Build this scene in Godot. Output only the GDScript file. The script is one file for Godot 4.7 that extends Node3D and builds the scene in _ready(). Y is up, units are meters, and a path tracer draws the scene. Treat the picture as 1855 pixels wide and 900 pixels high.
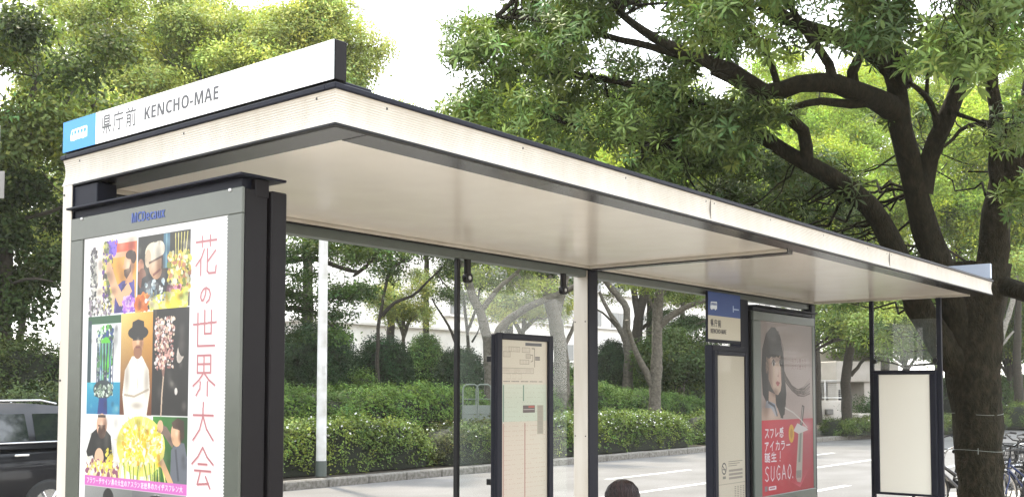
extends Node3D

# ---------------------------------------------------------------- camera constants (fitted to the photograph's perspective)
const EYE := Vector3(-2.9553, 1.5718, 3.3569)
const YAW := 0.89098
const PITCH := 0.05002
const ROLL := 0.0015
const FOCAL := 1904.57 / 900.0        # focal length over picture height
const SHIFT := (610.71 - 450.0) / 900.0
const ROOF_L := 10.232
const ROOF_D := 2.278
const ROOF_TOP := 2.85
const ROOF_LOW := 2.705

var rng := RandomNumberGenerator.new()
var taken := {}
var M := {}
var forward: Vector3
var right: Vector3
var upward: Vector3


# ---------------------------------------------------------------- mesh builder
class MB:
	var v := PackedVector3Array()
	var n := PackedVector3Array()
	var uv := PackedVector2Array()
	var idx := PackedInt32Array()
	var xf := Transform3D()

	func tri(a: Vector3, b: Vector3, c: Vector3) -> void:   # anticlockwise seen from outside
		a = xf * a; b = xf * b; c = xf * c
		var m := (b - a).cross(c - a).normalized()
		var k := v.size()
		v.append_array([a, b, c]); n.append_array([m, m, m]); uv.append_array([Vector2(0, 0), Vector2(1, 0), Vector2(1, 1)])
		idx.append_array([k, k + 2, k + 1])

	func quad(a: Vector3, b: Vector3, c: Vector3, d: Vector3, u0 := Vector2(0, 1), u1 := Vector2(1, 0)) -> void:
		a = xf * a; b = xf * b; c = xf * c; d = xf * d
		var m := (c - a).cross(d - b).normalized()
		var k := v.size()
		v.append_array([a, b, c, d]); n.append_array([m, m, m, m])
		uv.append_array([u0, Vector2(u1.x, u0.y), u1, Vector2(u0.x, u1.y)])
		idx.append_array([k, k + 2, k + 1, k, k + 3, k + 2])

	func quad_out(a: Vector3, b: Vector3, c: Vector3, d: Vector3, mid: Vector3) -> void:
		if (c - a).cross(d - b).dot((a + b + c + d) * 0.25 - mid) < 0.0:
			quad(d, c, b, a)
		else:
			quad(a, b, c, d)

	func box(lo: Vector3, hi: Vector3, bevel := 0.0) -> void:
		var mid := (lo + hi) * 0.5
		var h := (hi - lo) * 0.5
		var e := minf(bevel, minf(h.x, minf(h.y, h.z)) * 0.6)
		for ax in 3:
			var p := (ax + 1) % 3
			var q := (ax + 2) % 3
			for s in [-1.0, 1.0]:
				var pts: Array[Vector3] = []
				for k in [[-1, -1], [1, -1], [1, 1], [-1, 1]]:
					var o := Vector3.ZERO
					o[ax] = s * h[ax]; o[p] = k[0] * (h[p] - e); o[q] = k[1] * (h[q] - e)
					pts.append(mid + o)
				quad_out(pts[0], pts[1], pts[2], pts[3], mid)
		if e <= 0.0:
			return
		for ax in 3:
			var p := (ax + 1) % 3
			var q := (ax + 2) % 3
			for k in [[-1, -1], [1, -1], [1, 1], [-1, 1]]:
				var pts: Array[Vector3] = []
				for w in [[1, 0, -1], [1, 0, 1], [0, 1, 1], [0, 1, -1]]:
					var o := Vector3.ZERO
					o[ax] = w[2] * (h[ax] - e)
					o[p] = k[0] * (h[p] - (0.0 if w[0] else e)); o[q] = k[1] * (h[q] - (0.0 if w[1] else e))
					pts.append(mid + o)
				quad_out(pts[0], pts[1], pts[2], pts[3], mid)
		for sx in [-1, 1]:
			for sy in [-1, 1]:
				for sz in [-1, 1]:
					var s := Vector3(sx, sy, sz)
					var a := mid + s * Vector3(h.x, h.y - e, h.z - e)
					var b := mid + s * Vector3(h.x - e, h.y, h.z - e)
					var c := mid + s * Vector3(h.x - e, h.y - e, h.z)
					if sx * sy * sz > 0: tri(a, b, c)
					else: tri(a, c, b)

	func tube(pts: PackedVector3Array, radii: PackedFloat32Array, sides := 8, caps := true, wob := 0.0, rg: RandomNumberGenerator = null) -> void:
		var u := Vector3.ZERO
		var start := v.size()
		var length := 0.0
		for i in pts.size():
			var t := (pts[mini(i + 1, pts.size() - 1)] - pts[maxi(i - 1, 0)]).normalized()
			if u == Vector3.ZERO:
				u = t.cross(Vector3.RIGHT if absf(t.x) < 0.8 else Vector3.UP).normalized()
			u = (u - t * u.dot(t)).normalized()
			var w := t.cross(u)
			if i: length += pts[i].distance_to(pts[i - 1])
			for k in sides + 1:
				var ang := TAU * (k % sides) / sides
				var d := u * cos(ang) + w * sin(ang)
				var r := radii[mini(i, radii.size() - 1)]
				if wob > 0.0 and rg:
					r *= 1.0 + wob * sin(ang * 3.0 + i * 1.7) * 0.5 + wob * sin(ang * 5.0 - i * 0.9) * 0.5
				v.append(xf * (pts[i] + d * r)); n.append((xf.basis * d).normalized()); uv.append(Vector2(float(k) / sides, length))
		for i in pts.size() - 1:
			for k in sides:
				var a := start + i * (sides + 1) + k
				var b := a + sides + 1
				idx.append_array([a, b + 1, a + 1, a, b, b + 1])
		if caps:
			for e in [0, pts.size() - 1]:
				var dirn := (pts[0] - pts[1]).normalized() if e == 0 else (pts[e] - pts[e - 1]).normalized()
				var k0 := v.size()
				v.append(xf * pts[e]); n.append(xf.basis * dirn); uv.append(Vector2(0, 0))
				for k in sides + 1:
					v.append(v[start + e * (sides + 1) + k]); n.append(xf.basis * dirn); uv.append(Vector2(0, 0))
				for k in sides:
					if e == 0: idx.append_array([k0, k0 + 1 + k, k0 + 2 + k])
					else: idx.append_array([k0, k0 + 2 + k, k0 + 1 + k])

	func rod(a: Vector3, b: Vector3, r: float, sides := 8) -> void:
		tube(PackedVector3Array([a, b]), PackedFloat32Array([r, r]), sides)

	func grid(rows: int, cols: int, f: Callable, closed := false) -> void:   # f(i, j) -> point; smooth normals
		var start := v.size()
		var pts: Array = []
		for i in rows:
			for j in cols:
				pts.append(f.call(i, j))
		for i in rows:
			for j in cols:
				var jl := (j - 1 + (cols - 1 if j == 0 else 0)) if closed else maxi(j - 1, 0)
				var jr := (j + 1 if j < cols - 1 else 1) if closed else mini(j + 1, cols - 1)
				var du: Vector3 = pts[i * cols + jr] - pts[i * cols + jl]
				var dv: Vector3 = pts[mini(i + 1, rows - 1) * cols + j] - pts[maxi(i - 1, 0) * cols + j]
				v.append(xf * (pts[i * cols + j] as Vector3)); n.append((xf.basis * du.cross(dv)).normalized()); uv.append(Vector2(float(j) / (cols - 1), float(i) / (rows - 1)))
		for i in rows - 1:
			for j in cols - 1:
				var a := start + i * cols + j
				idx.append_array([a, a + cols + 1, a + 1, a, a + cols, a + cols + 1])

	func mesh() -> ArrayMesh:
		var arr := []
		arr.resize(Mesh.ARRAY_MAX)
		arr[Mesh.ARRAY_VERTEX] = v; arr[Mesh.ARRAY_NORMAL] = n; arr[Mesh.ARRAY_TEX_UV] = uv; arr[Mesh.ARRAY_INDEX] = idx
		var am := ArrayMesh.new()
		am.add_surface_from_arrays(Mesh.PRIMITIVE_TRIANGLES, arr)
		return am


# ---------------------------------------------------------------- picture painter for printed paper
class Paint:
	var im: Image
	var w: int
	var h: int
	var g := RandomNumberGenerator.new()

	func _init(width: int, height: int, bg: Color) -> void:
		w = width; h = height; g.seed = 77
		im = Image.create(w, h, false, Image.FORMAT_RGB8)
		im.fill(bg)

	func rect(x0: float, y0: float, x1: float, y1: float, c: Color) -> void:
		im.fill_rect(Rect2i(int(x0 * w), int(y0 * h), maxi(1, int((x1 - x0) * w)), maxi(1, int((y1 - y0) * h))), c)

	func shade(x0: float, y0: float, x1: float, y1: float, a: Color, b: Color, c: Color, d: Color) -> void:
		for y in range(int(y0 * h), mini(h, int(y1 * h))):
			var fy := (float(y) / h - y0) / (y1 - y0)
			for x in range(int(x0 * w), mini(w, int(x1 * w))):
				var fx := (float(x) / w - x0) / (x1 - x0)
				var k := 1.0 + g.randf_range(-0.05, 0.05)
				var q := a.lerp(b, fx).lerp(d.lerp(c, fx), fy)
				im.set_pixel(x, y, Color(q.r * k, q.g * k, q.b * k))

	func poly(pts: Array, c: Color) -> void:      # pts in 0..1
		var ys := []
		for p in pts: ys.append(p.y * h)
		for y in range(maxi(0, int(ys.min())), mini(h, int(ys.max()) + 1)):
			var xs := []
			var yy := y + 0.5
			for i in pts.size():
				var a: Vector2 = pts[i]
				var b: Vector2 = pts[(i + 1) % pts.size()]
				var ay := a.y * h
				var by := b.y * h
				if (ay <= yy) != (by <= yy):
					xs.append((a.x + (b.x - a.x) * (yy - ay) / (by - ay)) * w)
			xs.sort()
			for k in range(0, xs.size() - 1, 2):
				var x0 := clampi(roundi(xs[k]), 0, w)
				var x1 := clampi(roundi(xs[k + 1]), 0, w)
				if x1 > x0: im.fill_rect(Rect2i(x0, y, x1 - x0, 1), c)

	func ell(cx: float, cy: float, rx: float, ry: float, c: Color, turn := 0.0) -> void:
		var pts := []
		var asp := float(w) / h
		for k in 24:
			var p := Vector2(cos(TAU * k / 24) * rx, sin(TAU * k / 24) * ry / asp).rotated(turn)
			pts.append(Vector2(cx + p.x, cy + p.y * asp))
		poly(pts, c)

	func line(pts: Array, width: float, c: Color, width_end := -1.0) -> void:   # width in 0..1 of the picture's width
		var asp := float(w) / h
		for i in pts.size() - 1:
			var a := Vector2(pts[i].x, pts[i].y / asp)
			var b := Vector2(pts[i + 1].x, pts[i + 1].y / asp)
			var t0 := float(i) / (pts.size() - 1)
			var t1 := float(i + 1) / (pts.size() - 1)
			var wa := lerpf(width, width_end, t0) if width_end >= 0.0 else width
			var wb := lerpf(width, width_end, t1) if width_end >= 0.0 else width
			var s := (b - a).orthogonal().normalized()
			var e := (b - a).normalized() * wa * 0.3
			var q := [a - e + s * wa / 2, b + e + s * wb / 2, b + e - s * wb / 2, a - e - s * wa / 2]
			poly(q.map(func(p): return Vector2(p.x, p.y * asp)), c)

	func strokes(list: Array, x: float, y: float, sx: float, sy: float, width: float, c: Color, jitter := 0.0) -> void:
		for s in list:
			var pts := []
			for k in range(0, s.size(), 2):
				pts.append(Vector2(x + s[k] * sx + g.randf_range(-jitter, jitter) * sx, y + s[k + 1] * sy + g.randf_range(-jitter, jitter) * sy))
			line(pts, width, c)

	func specks(x0: float, y0: float, x1: float, y1: float, count: int, size: float, cols: Array) -> void:
		for k in int(count * 2.4):
			var c: Color = cols[g.randi() % cols.size()]
			var r := size * 0.6 * g.randf_range(0.3, 1.3)
			ell(g.randf_range(x0, x1), g.randf_range(y0, y1), r, r * g.randf_range(0.5, 1.2), c, g.randf() * PI)

	func soft(cx: float, cy: float, rx: float, ry: float, c: Color, strength: float) -> void:    # a soft-edged patch of colour; rx, ry are parts of the width
		var ix := cx * w
		var iy := cy * h
		var px := rx * w
		var py := ry * w
		for y in range(maxi(0, int(iy - py)), mini(h, int(iy + py) + 1)):
			for x in range(maxi(0, int(ix - px)), mini(w, int(ix + px) + 1)):
				var d := pow((x - ix) / px, 2.0) + pow((y - iy) / py, 2.0)
				if d < 1.0:
					var a := strength * (1.0 - d) * (1.0 - d)
					im.set_pixel(x, y, im.get_pixel(x, y).lerp(c, a))

	func mottle(x0: float, y0: float, x1: float, y1: float, count: int, size: float, strength: float) -> void:    # the uneven light of a photograph
		for k in count:
			var s := size * g.randf_range(0.4, 1.3)
			soft(g.randf_range(x0, x1), g.randf_range(y0, y1), s, s * g.randf_range(0.5, 1.6), Color.BLACK if g.randf() < 0.55 else Color(1, 0.97, 0.9), strength * g.randf_range(0.4, 1.0))

	func soften(f: float) -> void:        # the slight softness of a printed photograph
		im.resize(int(w * f), int(h * f), Image.INTERPOLATE_LANCZOS)
		im.resize(w, h, Image.INTERPOLATE_CUBIC)

	func texture() -> ImageTexture:
		im.generate_mipmaps()
		return ImageTexture.create_from_image(im)


# ---------------------------------------------------------------- letter strokes (unit square, y down)
var GLYPH := {
	"ken": [[.3, .05, .75, .05, .75, .5, .3, .5, .3, .05], [.3, .2, .75, .2], [.3, .35, .75, .35], [.12, .12, .12, .62, .92, .62], [.5, .62, .5, .98], [.33, .7, .18, .92], [.68, .7, .84, .92]],
	"cho": [[.52, 0, .52, .14], [.12, .15, .94, .15], [.17, .15, .17, .55, .05, .96], [.3, .42, .96, .42], [.63, .42, .63, .93, .48, .9]],
	"mae": [[.3, .02, .38, .17], [.7, .02, .6, .17], [.05, .2, .95, .2], [.18, .35, .18, .96], [.18, .35, .48, .35, .48, .93, .39, .92], [.18, .53, .48, .53], [.18, .71, .48, .71], [.65, .38, .65, .78], [.87, .33, .87, .95, .74, .92]],
	"hana": [[.06, .17, .94, .17], [.33, .04, .33, .3], [.67, .04, .67, .3], [.42, .36, .3, .56, .06, .74], [.27, .58, .27, .98], [.9, .42, .55, .68], [.55, .36, .55, .88, .63, .95, .9, .95, .93, .78]],
	"no": [[.55, .12, .48, .5, .33, .78, .2, .8, .1, .62, .14, .4, .32, .2, .55, .12, .8, .24, .9, .5, .8, .78, .58, .93]],
	"se": [[.03, .38, .97, .35], [.22, .1, .22, .92, .92, .92], [.5, .04, .5, .62], [.77, .05, .77, .62], [.5, .62, .77, .62]],
	"kai": [[.22, .05, .78, .05, .78, .45, .22, .45, .22, .05], [.22, .25, .78, .25], [.5, .05, .5, .45], [.5, .45, .3, .62, .04, .76], [.5, .45, .72, .62, .97, .74], [.36, .66, .34, .82, .18, .98], [.66, .66, .66, .98]],
	"dai": [[.06, .35, .94, .35], [.5, .03, .48, .4, .35, .7, .06, .97], [.5, .38, .65, .68, .95, .95]],
	"atsu": [[.5, .03, .3, .25, .03, .43], [.5, .03, .7, .25, .97, .42], [.3, .42, .7, .42], [.15, .58, .87, .58], [.42, .58, .28, .9, .78, .86], [.64, .7, .84, .97]],
	"su": [[.15, .15, .8, .15, .6, .5, .08, .93], [.57, .52, .92, .92]],
	"fu": [[.12, .15, .85, .15, .7, .55, .3, .93]],
	"re": [[.25, .1, .25, .88, .85, .5]],
	"kan": [[.15, .12, .92, .12], [.18, .12, .15, .4, .05, .6], [.28, .25, .5, .25], [.28, .35, .48, .35, .48, .5, .28, .5, .28, .35], [.62, .02, .7, .4, .92, .6], [.86, .28, .56, .58], [.78, .0, .87, .07], [.15, .72, .1, .9], [.32, .68, .36, .93, .66, .93, .69, .82], [.48, .66, .55, .77], [.78, .7, .92, .86]],
	"a": [[.12, .15, .88, .15, .62, .42], [.5, .3, .48, .6, .2, .95]],
	"i": [[.75, .08, .5, .35, .12, .55], [.52, .35, .52, .95]],
	"ka": [[.1, .3, .85, .3, .8, .85, .65, .9], [.45, .05, .42, .5, .12, .92]],
	"ra": [[.2, .1, .8, .1], [.1, .35, .88, .35, .7, .7, .3, .95]],
	"bar": [[.08, .5, .92, .5]],
	"tan": [[.05, .15, .38, .15], [.1, .28, .33, .28], [.1, .4, .33, .4], [.1, .55, .33, .55, .33, .85, .1, .85, .1, .55], [.18, .02, .25, .1], [.45, .12, .6, .12, .48, .45, .6, .45, .42, .92], [.45, .6, .6, .88, .97, .92], [.92, .05, .68, .14], [.8, .12, .8, .7], [.8, .4, .95, .4], [.67, .3, .67, .7, .96, .7]],
	"jo": [[.25, .05, .08, .4], [.2, .25, .88, .25], [.15, .57, .85, .57], [.05, .92, .95, .92], [.5, .03, .5, .92]],
	"bang": [[.5, .02, .45, .65], [.42, .86, .44, .94]],
	"S": [[.8, .12, .5, .02, .2, .15, .25, .4, .7, .58, .78, .85, .45, .98, .12, .85]],
	"U": [[.15, .02, .12, .75, .4, .98, .75, .8, .82, .02]],
	"G": [[.82, .15, .5, .02, .15, .35, .15, .75, .5, .98, .82, .85, .82, .58, .5, .58]],
	"A": [[.05, .98, .45, .02, .9, .98], [.2, .62, .72, .62]],
	"O": [[.5, .02, .12, .4, .2, .85, .55, .98, .88, .6, .78, .15, .5, .02]],
	"wa": [[.15, .4, .15, .15, .85, .15, .75, .6, .4, .95]],
	"de": [[.2, .12, .7, .12], [.05, .38, .95, .38], [.5, .38, .45, .7, .25, .95], [.8, .02, .86, .14]],
	"za": [[.05, .3, .95, .3], [.3, .08, .3, .55], [.68, .08, .66, .6, .4, .95]],
	"n": [[.1, .18, .35, .32], [.1, .9, .5, .75, .9, .25]],
}


# ---------------------------------------------------------------- small helpers
func at(px: float, py: float, t: float) -> Vector3:       # a point t metres ahead in the direction of that place in the photograph
	return EYE + t * (forward + (px - 927.5) / 1904.57 * right - (py - 610.71) / 1904.57 * upward)


func spot(px: float, t: float, y := 0.0) -> Vector3:
	var p := at(px, 706.0, t)
	return Vector3(p.x, y, p.z)


func numbered(called: String) -> String:
	var k: int = taken.get(called, 0)
	taken[called] = k + 1
	return called if k == 0 else "%s_%03d" % [called, k]


func tag(o: Node3D, label: String, category: String, group := "", kind := "") -> Node3D:
	if label: o.set_meta("label", label)
	if category: o.set_meta("category", category)
	if group: o.set_meta("group", group)
	if kind: o.set_meta("kind", kind)
	return o


func thing(called: String, label: String, category: String, where := Vector3.ZERO, turn := 0.0, group := "") -> Node3D:
	var o := Node3D.new()
	o.name = numbered(called)
	add_child(o)
	o.position = where
	o.rotation.y = turn
	tag(o, label, category, group)
	return o


func part(called: String, mb: Variant, mat: Material, parent: Node3D, label := "") -> MeshInstance3D:
	var o := MeshInstance3D.new()
	o.mesh = mb.mesh() if mb is MB else mb
	o.material_override = null
	o.set_surface_override_material(0, mat)
	o.name = called
	parent.add_child(o, true)
	if label: o.set_meta("label", label)
	return o


func top(called: String, mb: Variant, mat: Material, kind := "structure") -> MeshInstance3D:
	var o := part(numbered(called), mb, mat, self)
	if kind: o.set_meta("kind", kind)
	return o


func boxed(called: String, lo: Vector3, hi: Vector3, mat: Material, parent: Node3D, bevel := 0.004) -> MeshInstance3D:
	var mb := MB.new()
	mb.box(lo, hi, bevel)
	return part(called, mb, mat, parent)


func text_part(txt: String, mat: Material, parent: Node3D, centre: Vector3, basis_: Basis, width: float, height: float, bold := false, called := "lettering") -> void:
	var f := SystemFont.new()
	f.font_names = PackedStringArray(["Droid Sans"])
	if bold: f.font_weight = 700
	var tm := TextMesh.new()
	tm.text = txt; tm.font = f; tm.font_size = 64; tm.pixel_size = 0.01; tm.depth = 0.02; tm.curve_step = 2.0
	var box := tm.get_aabb()
	var o := MeshInstance3D.new()
	o.mesh = tm
	o.name = called
	o.set_surface_override_material(0, mat)
	parent.add_child(o, true)
	var sc := Vector3(width / maxf(box.size.x, 0.01), height / maxf(box.size.y, 0.01), 0.06)
	o.transform = Transform3D(basis_ * Basis.from_scale(sc), centre - basis_ * (box.get_center() * sc))


func noise_tex(freq: float, a: Color, b: Color, size := 512, seed_ := 1, octaves := 4, mid := -1.0) -> NoiseTexture2D:
	var fn := FastNoiseLite.new()
	fn.noise_type = FastNoiseLite.TYPE_SIMPLEX_SMOOTH
	fn.frequency = freq; fn.seed = seed_; fn.fractal_octaves = octaves
	var gr := Gradient.new()
	gr.set_color(0, a); gr.set_color(1, b)
	if mid > 0.0:
		gr.set_offset(0, mid - 0.15); gr.set_offset(1, mid + 0.15)
	var t := NoiseTexture2D.new()
	t.width = size; t.height = size; t.seamless = true; t.noise = fn; t.color_ramp = gr
	return t


func lin(r: float, g: float, b: float) -> Color:
	return Color(r, g, b).linear_to_srgb()


func mat(c: Color, rough := 0.6, metal := 0.0, spec := 0.5) -> StandardMaterial3D:
	var m := StandardMaterial3D.new()
	m.albedo_color = c; m.roughness = rough; m.metallic = metal; m.metallic_specular = spec
	return m


func worn(m: StandardMaterial3D, tex: Texture2D, scale: float, bump: Texture2D = null, bump_cm := 0.0) -> StandardMaterial3D:
	m.albedo_texture = tex
	m.uv1_triplanar = true; m.uv1_world_triplanar = true
	m.uv1_scale = Vector3.ONE * scale
	if bump:
		m.heightmap_enabled = true; m.heightmap_texture = bump; m.heightmap_scale = bump_cm
	return m


func leaf_mat(back: float, rough := 0.45) -> StandardMaterial3D:
	var m := mat(Color.WHITE, rough, 0.0, 0.5)
	m.vertex_color_use_as_albedo = true
	m.backlight_enabled = true
	m.backlight = Color(back, back, back * 0.75)
	m.cull_mode = BaseMaterial3D.CULL_DISABLED
	return m


# ---------------------------------------------------------------- materials
func make_materials() -> void:
	var grain := noise_tex(0.02, Color(0.95, 0.95, 0.95), Color(1, 1, 1), 512, 3)
	var dirt := noise_tex(0.006, Color(0.8, 0.78, 0.74), Color(1, 1, 1), 512, 8, 5)
	var fine := noise_tex(0.12, Color(0, 0, 0), Color(1, 1, 1), 512, 5)
	M.grain = grain
	M.asphalt = worn(mat(lin(0.185, 0.18, 0.175), 0.85), noise_tex(0.09, Color(0.80, 0.80, 0.80), Color(1, 1, 1), 512, 11, 5), 0.5, fine, 0.3)
	M.asphalt.detail_enabled = true
	M.asphalt.detail_blend_mode = BaseMaterial3D.BLEND_MODE_MUL
	M.asphalt.detail_albedo = noise_tex(0.01, Color(0.82, 0.815, 0.80), Color(1, 1, 1), 512, 97, 6)
	M.asphalt.detail_uv_layer = BaseMaterial3D.DETAIL_UV_2
	M.asphalt.uv2_triplanar = true
	M.asphalt.uv2_world_triplanar = true
	M.asphalt.uv2_scale = Vector3(0.09, 0.1, 0.13)
	M.paving = worn(mat(lin(0.46, 0.42, 0.37), 0.8), dirt, 0.4, fine, 0.2)
	M.kerb = worn(mat(lin(0.22, 0.21, 0.19), 0.85), noise_tex(0.03, Color(0.6, 0.58, 0.55), Color(1, 1, 1), 512, 17, 5), 0.7, fine, 0.3)
	M.soil = worn(mat(lin(0.09, 0.07, 0.05), 0.95), noise_tex(0.03, Color(0.5, 0.5, 0.45), Color(1, 1, 1), 512, 19), 0.6, fine, 2.0)
	M.line = worn(mat(lin(0.78, 0.78, 0.76), 0.7), noise_tex(0.05, Color(0.6, 0.6, 0.6), Color(1, 1, 1), 256, 20), 0.8)
	M.cream = worn(mat(lin(0.47, 0.445, 0.40), 0.42), noise_tex(0.012, Color(0.90, 0.885, 0.86), Color(1, 1, 1), 512, 91, 5), 0.5)
	M.cream.uv1_scale = Vector3(0.9, 0.12, 0.9)
	M.cream.metallic_specular = 0.45
	M.ceiling = worn(mat(lin(0.65, 0.61, 0.55), 0.2), noise_tex(0.008, Color(0.965, 0.965, 0.96), Color(1, 1, 1), 512, 4, 4), 0.5)
	M.ceiling.roughness_texture = noise_tex(0.02, Color(0.92, 0.92, 0.92), Color(1, 1, 1), 256, 31)
	M.ceiling.metallic_specular = 0.75
	M.navy = worn(mat(lin(0.011, 0.012, 0.019), 0.45, 0.0, 0.22), grain, 1.1)
	M.charcoal = worn(mat(lin(0.009, 0.008, 0.009), 0.38, 0.0, 0.22), grain, 1.3)
	M.flange = worn(mat(lin(0.032, 0.031, 0.034), 0.2), dirt, 0.6)
	M.flange.metallic_specular = 0.5
	M.frame_green = worn(mat(lin(0.058, 0.066, 0.054), 0.25), grain, 0.7)
	M.beam_green = worn(mat(lin(0.07, 0.085, 0.075), 0.4), grain, 0.7)
	M.steel = mat(lin(0.42, 0.42, 0.42), 0.35, 0.9)
	M.screw = mat(lin(0.03, 0.03, 0.03), 0.4, 0.6)
	M.black = mat(lin(0.007, 0.007, 0.008), 0.45, 0.0, 0.3)
	M.rubber = mat(lin(0.02, 0.02, 0.02), 0.85)
	M.blue_text = mat(lin(0.03, 0.06, 0.22), 0.5)
	M.ink = mat(lin(0.05, 0.05, 0.055), 0.5)
	M.wood = worn(mat(lin(0.22, 0.13, 0.07), 0.6), grain, 2.0)
	var glass := StandardMaterial3D.new()
	glass.albedo_color = Color(0.85, 0.93, 0.9, 0.03)
	glass.transparency = BaseMaterial3D.TRANSPARENCY_ALPHA
	glass.roughness = 0.02
	glass.metallic_specular = 0.28
	M.glass = glass
	M.pole_white = worn(mat(lin(0.62, 0.63, 0.64), 0.45), dirt, 0.8)
	M.cage_grey = mat(lin(0.13, 0.15, 0.13), 0.5)
	M.blue_grey = mat(lin(0.30, 0.35, 0.45), 0.4)
	M.white_wall = worn(mat(lin(0.84, 0.82, 0.79), 0.8), noise_tex(0.004, Color(0.86, 0.85, 0.83), Color(1, 1, 1), 512, 41, 5), 0.2)
	M.beige_wall = worn(mat(lin(0.56, 0.53, 0.49), 0.85), noise_tex(0.006, Color(0.8, 0.78, 0.75), Color(1, 1, 1), 512, 43, 5), 0.25)
	M.grey_wall = worn(mat(lin(0.22, 0.215, 0.21), 0.85), dirt, 0.3)
	M.window_glass = mat(lin(0.05, 0.06, 0.065), 0.08, 0.0, 0.8)
	M.window_frame = mat(lin(0.25, 0.24, 0.23), 0.4, 0.4)
	M.curtain = mat(lin(0.5, 0.48, 0.44), 0.9)
	var bark_h := noise_tex(0.035, Color(0, 0, 0), Color(1, 1, 1), 512, 51, 5)
	M.bark_dark = worn(mat(lin(0.040, 0.034, 0.026), 0.95, 0.0, 0.2), noise_tex(0.012, Color(0.35, 0.38, 0.28), Color(1, 0.97, 0.92), 512, 52, 6), 1.6, bark_h, 2.2)
	M.bark_dark.uv1_scale = Vector3(2.2, 0.9, 2.2)
	M.bark_grey = worn(mat(lin(0.16, 0.14, 0.115), 0.9), noise_tex(0.022, Color(0.5, 0.5, 0.46), Color(1, 1, 1), 512, 53, 5), 0.9, bark_h, 1.2)
	M.bark_pale = worn(mat(lin(0.33, 0.31, 0.28), 0.9), noise_tex(0.02, Color(0.55, 0.55, 0.5), Color(1, 1, 1), 512, 54, 5), 0.9, bark_h, 1.0)
	M.bark_brown = worn(mat(lin(0.05, 0.04, 0.03), 0.9), noise_tex(0.022, Color(0.6, 0.6, 0.55), Color(1, 1, 1), 512, 55, 5), 0.9, bark_h, 1.0)
	M.leaf = leaf_mat(0.9, 0.6)
	M.leaf.metallic_specular = 0.3
	M.leaf_glossy = leaf_mat(0.75, 0.55)
	M.leaf_glossy.metallic_specular = 0.32
	M.leaf_hedge = leaf_mat(0.45, 0.62)
	M.leaf_hedge.metallic_specular = 0.25
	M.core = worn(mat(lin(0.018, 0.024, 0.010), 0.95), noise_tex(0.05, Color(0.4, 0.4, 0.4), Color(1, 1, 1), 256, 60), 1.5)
	M.petal = mat(lin(0.75, 0.74, 0.72), 0.6)
	M.car_paint = mat(lin(0.006, 0.006, 0.008), 0.3, 0.0, 0.3)
	M.car_paint.clearcoat_enabled = true
	M.car_paint.clearcoat = 0.35
	M.car_paint.clearcoat_roughness = 0.05
	M.car_glass = mat(lin(0.012, 0.016, 0.016), 0.04, 0.0, 0.8)
	M.chrome = mat(lin(0.6, 0.6, 0.6), 0.12, 1.0)
	M.red_lens = mat(lin(0.35, 0.02, 0.02), 0.15)
	M.skin = mat(lin(0.52, 0.33, 0.23), 0.5)
	M.skin.subsurf_scatter_enabled = true
	M.skin.subsurf_scatter_strength = 0.1
	M.hair = mat(lin(0.010, 0.005, 0.004), 0.4, 0.0, 0.4)
	M.hair_light = mat(lin(0.028, 0.013, 0.011), 0.42, 0.0, 0.4)
	M.shirt = worn(mat(lin(0.25, 0.26, 0.3), 0.9), grain, 3.0)


# ---------------------------------------------------------------- leaves
func leaf_strip(mb: MB, base: Vector3, dir: Vector3, nrm: Vector3, length: float, width: float, droop: float) -> void:
	var side := dir.cross(nrm).normalized()
	var up := side.cross(dir).normalized()
	var p0 := base
	var p1 := base + dir * length * 0.36 + up * length * 0.04
	var p2 := base + dir * length * 0.72 - up * length * droop * 0.4
	var p3 := base + dir * length - up * length * droop
	var s1 := side * width * 0.42
	var s2 := side * width * 0.5
	mb.tri(p0, p1 + s1, p1 - s1)
	mb.quad(p1 - s1, p1 + s1, p2 + s2, p2 - s2)
	mb.tri(p2 - s2, p2 + s2, p3)


func whorl_mesh(seed_: int, count: int, length: float, width: float) -> ArrayMesh:     # leaves spread round the tip of a twig
	var g := RandomNumberGenerator.new()
	g.seed = seed_
	var mb := MB.new()
	for k in count:
		var a := TAU * (k * 0.382 + g.randf() * 0.08)
		var el := lerpf(-0.35, 0.95, float(k) / count) + g.randf_range(-0.15, 0.15)
		var d := Vector3(cos(a) * cos(el), sin(el), sin(a) * cos(el))
		var nn := (Vector3.UP - d * d.y).normalized() + Vector3(g.randf_range(-.3, .3), 0, g.randf_range(-.3, .3))
		leaf_strip(mb, Vector3(0, -0.05 + 0.05 * k / count, 0) + d * 0.012, d, nn, length * g.randf_range(0.7, 1.15), width * g.randf_range(0.8, 1.2), g.randf_range(0.05, 0.3))
	return mb.mesh()


func cluster_mesh(seed_: int, count: int, radius: float, length: float, width: float, flat := 0.7) -> ArrayMesh:   # a spray of small leaves
	var g := RandomNumberGenerator.new()
	g.seed = seed_
	var mb := MB.new()
	for k in count:
		var p := Vector3(g.randfn(), g.randfn() * flat, g.randfn()) * radius * 0.5
		var d := Vector3(g.randf_range(-1, 1), g.randf_range(-0.6, 0.35), g.randf_range(-1, 1)).normalized()
		var nn := Vector3(g.randf_range(-.7, .7), 1, g.randf_range(-.7, .7)).normalized()
		var side := d.cross(nn).normalized() * width * 0.5
		var l := length * g.randf_range(0.7, 1.25)
		var bend := side.cross(d).normalized() * l * g.randf_range(-0.12, 0.05)
		var m0 := p + d * l * 0.5 + bend * -0.6
		mb.tri(p, m0 + side, m0 - side)
		mb.tri(m0 - side, m0 + side, p + d * l + bend)
	return mb.mesh()


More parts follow.
